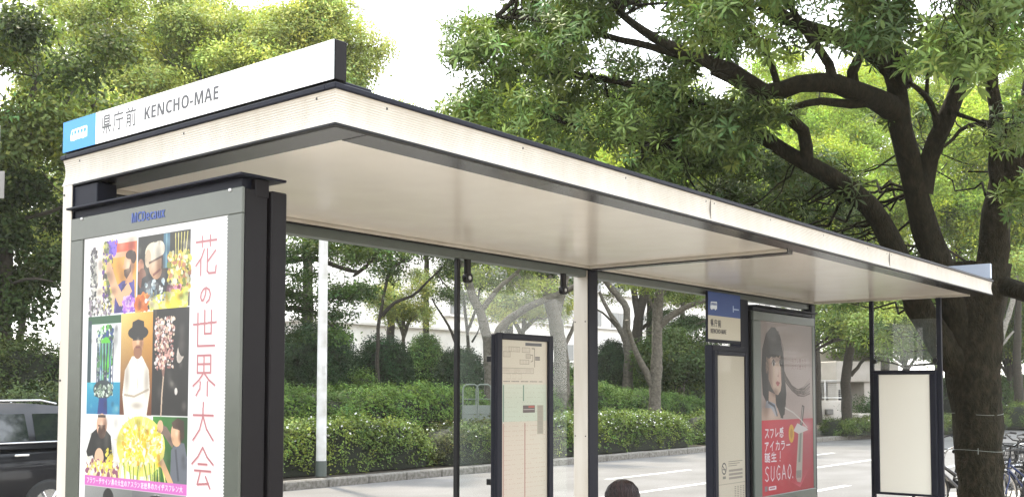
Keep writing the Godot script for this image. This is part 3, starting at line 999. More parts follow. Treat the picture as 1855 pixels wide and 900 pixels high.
# ---------------------------------------------------------------- light box with the flower poster
func flower_poster() -> ImageTexture:
	var p := Paint.new(660, 908, Color(1, 0.985, 0.99))
	var V := func(x: float, y: float) -> Vector2: return Vector2(x, y)
	# photo 1: man in a blue shirt beside hanging flowers
	p.shade(0.05, 0.02, 0.4, 0.232, Color(1, 1, 1), Color(0.93, 0.5, 0.3), Color(0.97, 0.75, 0.4), Color(1, 0.99, 0.96))
	p.rect(0.21, 0.07, 0.4, 0.17, Color(0.98, 0.68, 0.25)); p.rect(0.23, 0.02, 0.39, 0.055, Color(0.9, 0.38, 0.25))
	p.rect(0.26, 0.015, 0.40, 0.03, Color(0.95, 0.88, 0.8))
	p.specks(0.05, 0.03, 0.1, 0.23, 60, 0.014, [Color(0.35, 0.33, 0.35), Color(0.6, 0.6, 0.58), Color(0.85, 0.85, 0.8), Color(0.2, 0.2, 0.22)])
	p.specks(0.15, 0.02, 0.22, 0.23, 90, 0.014, [Color(0.45, 0.5, 0.25), Color(0.7, 0.7, 0.45), Color(0.3, 0.3, 0.25), Color(0.9, 0.85, 0.4), Color(0.4, 0.25, 0.6)])
	p.specks(0.05, 0.19, 0.22, 0.235, 40, 0.012, [Color(0.6, 0.55, 0.6), Color(0.9, 0.9, 0.9), Color(0.35, 0.35, 0.35)])
	p.specks(0.2, 0.02, 0.25, 0.06, 18, 0.014, [Color(0.35, 0.25, 0.75), Color(0.55, 0.4, 0.85)])
	p.poly([Vector2(.25, .155), Vector2(.3, .14), Vector2(.385, .14), Vector2(.395, .232), Vector2(.24, .232)], Color(0.3, 0.27, 0.62))
	p.poly([Vector2(.30, .15), Vector2(.34, .145), Vector2(.36, .2), Vector2(.28, .232), Vector2(.245, .232)], Color(0.2, 0.18, 0.45))
	p.poly([Vector2(.32, .1), Vector2(.37, .095), Vector2(.375, .145), Vector2(.32, .15)], Color(0.85, 0.62, 0.45))
	p.ell(0.345, 0.09, 0.036, 0.034, Color(0.9, 0.68, 0.52)); p.poly([Vector2(.305, .09), Vector2(.297, .103), Vector2(.31, .105)], Color(0.9, 0.68, 0.52))
	p.poly([Vector2(.308, .108), Vector2(.345, .105), Vector2(.36, .09), Vector2(.36, .115), Vector2(.33, .135), Vector2(.312, .125)], Color(0.3, 0.17, 0.1))
	p.ell(0.353, 0.066, 0.034, 0.013, Color(0.25, 0.16, 0.12)); p.ell(0.377, 0.075, 0.02, 0.018, Color(0.25, 0.16, 0.12))
	p.line([Vector2(.2, .105), Vector2(.24, .155), Vector2(.29, .195), Vector2(.345, .165)], 0.048, Color(0.93, 0.72, 0.55))
	p.ell(0.195, 0.1, 0.02, 0.022, Color(0.95, 0.76, 0.6))
	p.specks(0.31, 0.19, 0.39, 0.232, 45, 0.014, [Color(0.75, 0.5, 0.9), Color(0.6, 0.35, 0.8), Color(0.9, 0.75, 0.95)])
	# photo 2: man with a white head of hair among flowers
	p.shade(0.41, 0.02, 0.765, 0.229, Color(0.14, 0.14, 0.1), Color(0.2, 0.2, 0.16), Color(0.1, 0.1, 0.08), Color(0.12, 0.1, 0.08))
	p.rect(0.585, 0.022, 0.63, 0.12, Color(0.25, 0.45, 0.55)); p.rect(0.60, 0.022, 0.612, 0.12, Color(0.45, 0.65, 0.72))
	for k in 5: p.line([V.call(.665 + .02 * k, .025), V.call(.67 + .015 * k, .11)], 0.006, Color(0.85, 0.8, 0.45))
	p.ell(0.43, 0.105, 0.022, 0.022, Color(0.75, 0.52, 0.4)); p.ell(0.44, 0.14, 0.03, 0.03, Color(0.5, 0.3, 0.22))
	p.poly([Vector2(.44, .14), Vector2(.5, .125), Vector2(.63, .13), Vector2(.66, .229), Vector2(.42, .229)], Color(0.09, 0.1, 0.12))
	p.poly([Vector2(.42, .17), Vector2(.52, .14), Vector2(.56, .16), Vector2(.43, .19)], Color(0.22, 0.24, 0.28))
	p.ell(0.53, 0.1, 0.045, 0.042, Color(0.82, 0.66, 0.52)); p.ell(0.54, 0.125, 0.036, 0.022, Color(0.78, 0.6, 0.46))
	p.ell(0.515, 0.068, 0.056, 0.028, Color(0.93, 0.88, 0.78)); p.ell(0.555, 0.062, 0.04, 0.024, Color(0.95, 0.91, 0.83)); p.ell(0.48, 0.085, 0.022, 0.026, Color(0.83, 0.74, 0.62))
	p.line([Vector2(.49, .098), Vector2(.58, .083)], 0.008, Color(0.3, 0.2, 0.15)); p.line([Vector2(.52, .133), Vector2(.565, .12)], 0.01, Color(0.5, 0.25, 0.2))
	p.specks(0.62, 0.08, 0.765, 0.2, 150, 0.016, [Color(0.92, 0.85, 0.4), Color(0.85, 0.75, 0.25), Color(0.98, 0.95, 0.75), Color(0.5, 0.55, 0.2), Color(0.75, 0.5, 0.35)])
	p.specks(0.62, 0.17, 0.70, 0.21, 30, 0.014, [Color(0.75, 0.3, 0.45), Color(0.9, 0.6, 0.7), Color(0.5, 0.2, 0.3)])
	p.specks(0.5, 0.195, 0.74, 0.226, 70, 0.026, [Color(0.98, 0.95, 0.3), Color(0.95, 0.85, 0.2), Color(0.97, 0.9, 0.6), Color(0.85, 0.9, 0.4)])
	p.specks(0.41, 0.19, 0.48, 0.226, 22, 0.028, [Color(0.9, 0.5, 0.15), Color(0.95, 0.65, 0.3), Color(0.8, 0.4, 0.12)])
	p.specks(0.46, 0.15, 0.6, 0.21, 20, 0.013, [Color(0.7, 0.8, 0.85), Color(0.4, 0.5, 0.55), Color(0.85, 0.9, 0.9)])
	# photo 3: vase on blue
	p.rect(0.045, 0.238, 0.297, 0.528, Color(0.98, 0.99, 0.98)); p.rect(0.045, 0.238, 0.297, 0.262, Color(0.1, 0.35, 0.2)); p.rect(0.045, 0.25, 0.075, 0.44, Color(0.1, 0.25, 0.28))
	p.shade(0.045, 0.435, 0.297, 0.528, Color(0.15, 0.68, 0.78), Color(0.1, 0.62, 0.75), Color(0.05, 0.5, 0.68), Color(0.08, 0.52, 0.7))
	p.specks(0.12, 0.27, 0.23, 0.45, 110, 0.016, [Color(0.4, 0.75, 0.3), Color(0.25, 0.45, 0.25), Color(0.2, 0.25, 0.35), Color(0.75, 0.85, 0.75), Color(0.15, 0.3, 0.55)])
	p.ell(0.185, 0.35, 0.045, 0.05, Color(0.35, 0.8, 0.2))
	for k in 16: p.line([V.call(.12 + .008 * k, .32), V.call(.125 + .007 * k + p.g.randf_range(-.02, .02), .45)], 0.006, [Color(.2, .25, .4), Color(.1, .2, .3), Color(.5, .7, .8)][k % 3])
	p.ell(0.17, 0.455, 0.075, 0.028, Color(0.18, 0.25, 0.28)); p.specks(0.1, 0.44, 0.24, 0.475, 50, 0.01, [Color(0.85, 0.9, 0.85), Color(0.15, 0.2, 0.2), Color(0.5, 0.6, 0.5)])
	p.poly([Vector2(.14, .48), Vector2(.2, .48), Vector2(.205, .528), Vector2(.13, .528)], Color(0.08, 0.2, 0.5))
	# photo 4: man in a black hat and white jacket
	p.shade(0.297, 0.236, 0.524, 0.528, Color(0.98, 0.85, 0.5), Color(0.95, 0.7, 0.25), Color(0.42, 0.22, 0.1), Color(0.4, 0.2, 0.1))
	p.poly([Vector2(.33, .4), Vector2(.38, .36), Vector2(.45, .36), Vector2(.5, .4), Vector2(.51, .46), Vector2(.49, .528), Vector2(.33, .528), Vector2(.315, .47)], Color(0.97, 0.95, 0.9))
	p.line([Vector2(.33, .47), Vector2(.4, .475), Vector2(.5, .455)], 0.009, Color(0.75, 0.7, 0.62)); p.line([Vector2(.42, .37), Vector2(.425, .45)], 0.005, Color(0.82, 0.78, 0.7))
	p.ell(0.42, 0.315, 0.04, 0.045, Color(0.88, 0.66, 0.48)); p.ell(0.42, 0.348, 0.03, 0.02, Color(0.62, 0.42, 0.3))
	p.line([Vector2(.385, .312), Vector2(.455, .312)], 0.008, Color(0.2, 0.15, 0.12)); p.line([Vector2(.408, .335), Vector2(.432, .335)], 0.006, Color(0.5, 0.25, 0.2))
	p.ell(0.42, 0.293, 0.072, 0.02, Color(0.09, 0.08, 0.08)); p.poly([Vector2(.375, .29), Vector2(.38, .262), Vector2(.42, .255), Vector2(.46, .262), Vector2(.465, .29)], Color(0.1, 0.09, 0.09))
	# photo 5: white blossom on black
	p.rect(0.524, 0.232, 0.765, 0.528, Color(0.055, 0.055, 0.055)); p.rect(0.535, 0.232, 0.55, 0.26, Color(0.25, 0.2, 0.15))
	for k in 22:
		var a := p.g.randf_range(-0.5, 0.5)
		p.line([V.call(.6, .43), V.call(.595 + a * .06, .34), V.call(.6 + a * .15, .25 + absf(a) * .08)], 0.004, Color(0.55, 0.4, 0.35), 0.002)
	p.specks(0.54, 0.255, 0.665, 0.4, 130, 0.010, [Color(0.95, 0.9, 0.88), Color(0.85, 0.65, 0.6), Color(0.6, 0.4, 0.38), Color(0.9, 0.8, 0.7)])
	p.line([Vector2(.6, .42), Vector2(.592, .47), Vector2(.588, .527)], 0.009, Color(0.8, 0.7, 0.6))
	p.ell(0.715, 0.35, 0.025, 0.035, Color(0.85, 0.8, 0.75), 0.4); p.ell(0.685, 0.46, 0.01, 0.01, Color(0.9, 0.88, 0.85)); p.ell(0.725, 0.335, 0.03, 0.03, Color(0.08, 0.07, 0.07))
	# photos 6 and 7: man in black cutting flowers; yellow bouquet with a second man
	p.rect(0.045, 0.53, 0.765, 0.712, Color(1, 0.99, 0.96))
	p.poly([Vector2(.05, .64), Vector2(.09, .585), Vector2(.13, .57), Vector2(.19, .57), Vector2(.235, .59), Vector2(.25, .65), Vector2(.22, .655), Vector2(.19, .68), Vector2(.13, .68), Vector2(.1, .65), Vector2(.06, .655)], Color(0.08, 0.09, 0.09))
	p.ell(0.165, 0.56, 0.04, 0.035, Color(0.9, 0.72, 0.6)); p.ell(0.168, 0.58, 0.03, 0.02, Color(0.3, 0.2, 0.15)); p.rect(0.135, 0.53, 0.195, 0.538, Color(0.3, 0.25, 0.22))
	p.line([Vector2(.14, .562), Vector2(.19, .562)], 0.006, Color(0.35, 0.25, 0.2))
	p.ell(0.15, 0.655, 0.035, 0.028, Color(0.93, 0.76, 0.62)); p.line([Vector2(.15, .655), Vector2(.2, .68)], 0.02, Color(0.93, 0.76, 0.62))
	p.specks(0.06, 0.665, 0.3, 0.712, 90, 0.018, [Color(0.98, 0.95, 0.7), Color(0.98, 0.9, 0.35), Color(1, 0.98, 0.9), Color(0.6, 0.35, 0.45), Color(0.85, 0.75, 0.5)])
	p.specks(0.2, 0.63, 0.25, 0.68, 14, 0.012, [Color(0.98, 0.9, 0.3)])
	p.shade(0.535, 0.53, 0.765, 0.712, Color(0.25, 0.58, 0.2), Color(0.08, 0.3, 0.1), Color(0.06, 0.22, 0.08), Color(0.2, 0.5, 0.15))
	p.ell(0.45, 0.615, 0.17, 0.085, Color(0.99, 0.95, 0.45))
	for k in 120:
		var a := p.g.randf_range(0, TAU)
		var r := p.g.randf_range(0.6, 1.12)
		p.line([V.call(.45, .615), V.call(.45 + cos(a) * .17 * r, .615 + sin(a) * .09 * r)], 0.006, [Color(1, .97, .6), Color(.98, .9, .3), Color(1, 1, .85), Color(.92, .8, .2)][k % 4], 0.002)
	for k in 26: p.line([V.call(.31 + .012 * k, .66), V.call(.31 + .0125 * k + p.g.randf_range(-.02, .02), .71)], 0.007, [Color(.85, .9, .4), Color(.97, .95, .6), Color(.5, .6, .2)][k % 3])
	p.specks(0.33, 0.56, 0.6, 0.67, 80, 0.014, [Color(1, 0.98, 0.7), Color(0.98, 0.88, 0.15), Color(1, 1, 0.9), Color(0.95, 0.75, 0.2)])
	p.poly([Vector2(.66, .62), Vector2(.7, .595), Vector2(.745, .6), Vector2(.765, .64), Vector2(.765, .712), Vector2(.655, .712)], Color(0.42, 0.44, 0.48))
	p.line([Vector2(.69, .62), Vector2(.71, .7)], 0.012, Color(0.3, 0.32, 0.36))
	p.line([Vector2(.58, .56), Vector2(.62, .57), Vector2(.67, .6)], 0.035, Color(0.5, 0.42, 0.38)); p.ell(0.585, 0.557, 0.02, 0.018, Color(0.92, 0.74, 0.58))
	p.line([Vector2(.6, .655), Vector2(.66, .71)], 0.03, Color(0.92, 0.72, 0.52))
	p.ell(0.695, 0.575, 0.038, 0.035, Color(0.92, 0.72, 0.56)); p.poly([Vector2(.66, .545), Vector2(.7, .532), Vector2(.74, .54), Vector2(.745, .585), Vector2(.72, .6), Vector2(.715, .565), Vector2(.67, .56)], Color(0.28, 0.2, 0.15))
	# light and shade within the photographs
	p.mottle(0.06, 0.03, 0.39, 0.225, 26, 0.035, 0.3)
	p.mottle(0.42, 0.03, 0.755, 0.222, 40, 0.035, 0.4)
	p.mottle(0.055, 0.25, 0.29, 0.52, 30, 0.03, 0.3)
	p.mottle(0.535, 0.24, 0.755, 0.52, 24, 0.03, 0.3)
	p.mottle(0.055, 0.54, 0.755, 0.705, 46, 0.035, 0.25)
	for q in [[.36, .1, .03], [.55, .115, .045], [.435, .325, .022], [.178, .568, .022], [.71, .58, .022]]:
		p.soft(q[0] + q[2] * 0.4, q[1], q[2], q[2] * 1.5, Color(.3, .15, .08), 0.5)
		p.soft(q[0] - q[2] * 0.7, q[1] - 0.008, q[2] * 0.8, q[2] * 1.1, Color(1, .92, .82), 0.5)
	for q in [[.345, .42, .03, .09], [.485, .43, .03, .09], [.42, .5, .06, .02]]: p.soft(q[0], q[1], q[2], q[3], Color(.55, .5, .45), 0.5)
	p.soft(.42, .4, .05, .05, Color(1, 1, 1), 0.6)
	# pink caption band and the photos below it
	p.poly([Vector2(.043, .709), Vector2(.765, .709), Vector2(.765, .739), Vector2(.043, .739)], Color(0.86, 0.45, 0.78))
	var caption := ["fu", "ra", "wa", "bar", "de", "za", "i", "n", "kai", "no", "dai", "jo", "no", "a", "su", "ra", "n", "hana", "se", "kai", "no", "ka", "i", "de", "su", "fu", "re", "n", "dai"]
	for k in caption.size():
		p.strokes(GLYPH[caption[k]], 0.058 + 0.0236 * k, 0.7155, 0.0195, 0.0165, 0.0035, Color(1, 0.93, 0.98))
	p.shade(0.045, 0.741, 0.4, 0.95, Color(0.62, 0.63, 0.62), Color(0.5, 0.51, 0.5), Color(0.3, 0.3, 0.3), Color(0.45, 0.45, 0.45))
	p.shade(0.4, 0.741, 0.765, 0.95, Color(0.45, 0.45, 0.46), Color(0.6, 0.6, 0.6), Color(0.35, 0.35, 0.35), Color(0.25, 0.25, 0.25))
	p.ell(0.225, 0.77, 0.04, 0.028, Color(0.08, 0.08, 0.08)); p.poly([Vector2(.12, .95), Vector2(.17, .8), Vector2(.28, .8), Vector2(.33, .95)], Color(0.12, 0.12, 0.12))
	p.ell(0.57, 0.775, 0.06, 0.03, Color(0.9, 0.9, 0.9)); p.ell(0.57, 0.765, 0.062, 0.018, Color(0.15, 0.15, 0.15))
	# title down the right side
	var title := [["hana", .79, .04, .145, .112], ["no", .825, .178, .075, .05], ["se", .785, .24, .15, .107], ["kai", .787, .358, .145, .115], ["dai", .79, .485, .14, .108], ["atsu", .79, .604, .14, .113]]
	for q in title:
		p.strokes(GLYPH[q[0]], q[1] + 0.003, q[2] + 0.002, q[3], q[4], 0.0105, Color(0.95, 0.80, 0.80))
		p.strokes(GLYPH[q[0]], q[1], q[2], q[3], q[4], 0.0075, Color(0.74, 0.47, 0.49))
	# punched edge of the paper
	for k in 110: p.ell(0.993, (k + 0.5) / 110.0, 0.0065, 0.0028, Color(0.42, 0.45, 0.42))
	p.soften(0.62)
	return p.texture()


func build_lightbox() -> void:
	var b := thing("poster_lightbox", "tall grey green framed light box with lit flower exhibition poster at the near shelter end", "advertising light box", Vector3(0, 0, -1.4))
	var inv := Vector3(0, 0, 1.4)
	var bx := func(called: String, lo: Vector3, hi: Vector3, m: Material, e := 0.006): return boxed(called, lo + inv, hi + inv, m, b, e)
	bx.call("housing", Vector3(0.012, 0.30, -2.160), Vector3(0.145, 2.505, -0.632), M.charcoal)
	bx.call("rear_housing", Vector3(0.158, 0.32, -2.14), Vector3(0.25, 2.508, -0.62), M.charcoal)
	bx.call("spacer", Vector3(0.1455, 0.34, -2.13), Vector3(0.1575, 2.46, -0.66), M.black, 0.0)
	# front frame of four bars
	bx.call("frame_bar", Vector3(-0.004, 2.385, -2.168), Vector3(0.0115, 2.508, -0.628), M.frame_green, 0.003)
	bx.call("frame_bar", Vector3(-0.004, 0.31, -2.168), Vector3(0.0115, 0.595, -0.628), M.frame_green, 0.003)
	bx.call("frame_bar", Vector3(-0.0042, 0.5955, -2.1675), Vector3(0.0113, 2.3845, -2.037), M.frame_green, 0.003)
	bx.call("frame_bar", Vector3(-0.0042, 0.5955, -0.738), Vector3(0.0113, 2.3845, -0.6285), M.frame_green, 0.003)
	bx.call("foot", Vector3(0.03, 0.0, -2.0), Vector3(0.2, 0.31, -1.85), M.charcoal)
	bx.call("foot", Vector3(0.03, 0.0, -0.95), Vector3(0.2, 0.31, -0.8), M.charcoal)
	var q := MB.new()
	q.quad(Vector3(0.006, 0.595, -2.036) + inv, Vector3(0.006, 0.595, -0.739) + inv, Vector3(0.006, 2.385, -0.739) + inv, Vector3(0.006, 2.385, -2.036) + inv)
	var tex := flower_poster()
	var pm := StandardMaterial3D.new()
	pm.albedo_texture = tex
	pm.albedo_color = Color(0.36, 0.36, 0.36)
	pm.roughness = 0.35
	pm.emission_enabled = true
	pm.emission_texture = tex
	pm.emission_operator = BaseMaterial3D.EMISSION_OP_MULTIPLY
	pm.emission = Color.WHITE
	pm.emission_energy_multiplier = 0.42
	part("lit_poster", q, pm, b, "lit poster of flower photographs with red vertical Japanese title")
	# perforated tractor edge on the right margin of the paper
	# roof strip above the box
	bx.call("cap_plate", Vector3(-0.03, 2.556, -2.178), Vector3(0.235, 2.568, -0.606), M.navy, 0.003)
	bx.call("cap_channel", Vector3(0.016, 2.507, -2.165), Vector3(0.13, 2.5555, -0.66), M.navy, 0.003)
	bx.call("cap_block", Vector3(0.07, 2.47, -0.7), Vector3(0.15, 2.555, -0.628), M.charcoal, 0.004)
	for z in [-2.05, -0.72]:
		bx.call("latch", Vector3(-0.01, 2.492, z - 0.01), Vector3(0.004, 2.508, z + 0.01), M.steel, 0.003)
	var face := Basis(Vector3(0, 0, 1), Vector3.UP, Vector3(-1, 0, 0))
	text_part("MCDecaux", M.blue_text, b, Vector3(-0.006, 2.452, -1.402) + inv, face, 0.30, 0.052, true)


# ---------------------------------------------------------------- name signs on the roof
func bus_icon(p: Paint, x: float, y: float, w: float, h: float, blue: Color) -> void:
	var f := func(u: float, v: float) -> Vector2: return Vector2(x + u * w, y + v * h)
	p.poly([f.call(.12, .05), f.call(.96, .0), f.call(1.0, .1), f.call(1.0, .82), f.call(.02, .86), f.call(.0, .5), f.call(.06, .12)], Color.WHITE)
	for k in 4:
		p.poly([f.call(.22 + .19 * k, .16), f.call(.36 + .19 * k, .15), f.call(.36 + .19 * k, .42), f.call(.22 + .19 * k, .43)], blue)
	p.poly([f.call(.09, .2), f.call(.17, .18), f.call(.15, .48), f.call(.05, .5)], blue)
	for u in [0.22, 0.76]:
		p.ell(x + u * w, y + 0.86 * h, 0.095 * w, 0.095 * w, Color.WHITE)


func build_roof_signs() -> void:
	var blue := Color(0.02, 0.52, 0.80)
	var p := Paint.new(1600, 122, Color(0.97, 0.965, 0.96))
	p.rect(0, 0, 0.153, 1, blue)
	bus_icon(p, 0.036, 0.30, 0.078, 0.44, blue)
	var kx := [0.178, 0.229, 0.281]
	var ks := ["ken", "cho", "mae"]
	for k in 3: p.strokes(GLYPH[ks[k]], kx[k], 0.17, 0.046, 0.60, 0.0046, Color(0.04, 0.04, 0.04))
	var face := Basis(Vector3(0, 0, 1), Vector3.UP, Vector3(-1, 0, 0))
	for e in 2:
		var s := thing("roof_sign", ["long white stop name sign with blue bus panel on the near roof edge", "pale grey back of sign standing on the far roof end by trunk"][e], "sign", Vector3(-0.004 if e == 0 else ROOF_L - 0.075, 0, -1.139))
		boxed("panel_box", Vector3(0.004, 2.892, -1.139), Vector3(0.070, 3.066, 1.136), M.charcoal if e == 0 else M.blue_grey, s, 0.003)
		if e == 0:
			var q := MB.new()
			q.quad(Vector3(0.001, 2.893, -1.138), Vector3(0.001, 2.893, 1.132), Vector3(0.001, 3.065, 1.132), Vector3(0.001, 3.065, -1.138))
			var m := StandardMaterial3D.new()
			m.albedo_texture = p.texture()
			m.albedo_color = Color(0.92, 0.92, 0.92)
			m.roughness = 0.35
			part("sign_face", q, m, s, "white sign face with bus symbol and stop name")
			text_part("KENCHO-MAE", M.ink, s, Vector3(0.0, 2.981, -1.14 + 1.139), face, 0.632, 0.066, true)
		for z in [-1.05, -0.35, 0.35, 1.05]:
			boxed("bracket", Vector3(0.015, ROOF_TOP + 0.026, z - 0.05), Vector3(0.06, 2.892, z + 0.05), M.charcoal, s)
		boxed("rail", Vector3(0.008, ROOF_TOP + 0.0265, -1.13), Vector3(0.05, ROOF_TOP + 0.034, 1.13), M.black, s, 0.0)
	# short strut behind the near sign
	var st := thing("sign_strut", "dark flat strut lying on the roof behind the near name sign", "bracket", Vector3(0.1, ROOF_TOP + 0.027, -0.08))
	boxed("strut", Vector3(0, 0, -0.03), Vector3(0.16, 0.035, 0.03), M.navy, st)


# ---------------------------------------------------------------- things along the back wall
func timetable_print() -> ImageTexture:
	var p := Paint.new(420, 1000, Color(0.89, 0.83, 0.73))
	p.shade(0, 0, 1, 1, Color(0.88, 0.81, 0.70), Color(0.91, 0.84, 0.74), Color(0.88, 0.82, 0.73), Color(0.90, 0.80, 0.72))
	var ink := Color(0.45, 0.40, 0.34)
	var pale := Color(0.72, 0.66, 0.57)
	p.rect(0.52, 0.012, 0.88, 0.03, Color(0.24, 0.24, 0.25))
	for k in 24: p.line([Vector2(.04 + .014 * k, .04), Vector2(.04 + .014 * k, .042 + p.g.randf() * .03)], 0.004, pale)
	for r in [[.17, .04, .4, .068], [.45, .042, .62, .07], [.05, .07, .2, .1], [.53, .08, .63, .105], [.4, .115, .6, .14]]:
		p.line([Vector2(r[0], r[1]), Vector2(r[2], r[1]), Vector2(r[2], r[3]), Vector2(r[0], r[3]), Vector2(r[0], r[1])], 0.005, ink)
		for k in 6: p.line([Vector2(lerpf(r[0], r[2], (k + .5) / 6), r[1] + .003), Vector2(lerpf(r[0], r[2], (k + .5) / 6), r[3] - .003)], 0.008, pale)
	p.line([Vector2(.66, .045), Vector2(.72, .045), Vector2(.72, .155)], 0.012, ink)
	p.line([Vector2(.64, .085), Vector2(.68, .085), Vector2(.68, .12), Vector2(.64, .125)], 0.010, ink)
	for k in 3: p.rect(0.735, 0.093 + .008 * k, 0.84, 0.099 + .008 * k, Color(0.36, 0.32, 0.3))
	p.line([Vector2(.03, .165), Vector2(.7, .165), Vector2(.7, .195), Vector2(.03, .195), Vector2(.03, .165)], 0.005, ink)
	for k in 40: p.line([Vector2(.04 + .0165 * k, .168), Vector2(.04 + .0165 * k, .192 - p.g.randf() * .008)], 0.006, pale)
	for k in 3: p.line([Vector2(.12 + .12 * k, .2), Vector2(.2 + .12 * k, .2), Vector2(.2 + .12 * k, .228), Vector2(.12 + .12 * k, .228)], 0.004, pale)
	for k in 30:
		if k % 7 != 5: p.rect(0.06 + 0.028 * k, 0.241, 0.06 + 0.028 * k + 0.02, 0.246, Color(0.3, 0.27, 0.25))
	# timetables in pale green and rose below
	p.shade(0.03, 0.26, 0.99, 0.48, Color(0.86, 0.84, 0.74), Color(0.85, 0.85, 0.75), Color(0.82, 0.83, 0.73), Color(0.83, 0.84, 0.74))
	for c in [[.05, .265, .48, Color(.45, .55, .45)], [.47, .265, .36, Color(.4, .52, .42)], [.05, .49, .95, Color(.76, .58, .5)], [.5, .49, .95, Color(.72, .5, .44)]]:
		p.rect(c[0], c[1], c[0] + 0.022, c[2], c[3])
	for row in 24:
		for k in 26:
			if p.g.randf() < 0.6:
				p.rect(0.08 + 0.034 * k, 0.28 + 0.028 * row, 0.08 + 0.034 * k + 0.02, 0.284 + 0.028 * row, Color(0.77, 0.73, 0.64) if row < 8 else Color(0.82, 0.7, 0.62))
	p.rect(0.47, 0.385, 0.73, 0.43, Color(0.38, 0.3, 0.28)); p.rect(0.59, 0.388, 0.72, 0.4, Color(0.75, 0.35, 0.28)); p.rect(0.48, 0.408, 0.72, 0.412, Color(0.8, 0.75, 0.7))
	p.rect(0.78, 0.385, 0.92, 0.56, Color(0.72, 0.67, 0.58))
	for k in 22: p.rect(0.8, 0.39 + 0.0075 * k, 0.9, 0.393 + 0.0075 * k, Color(0.6, 0.55, 0.48))
	return p.texture()


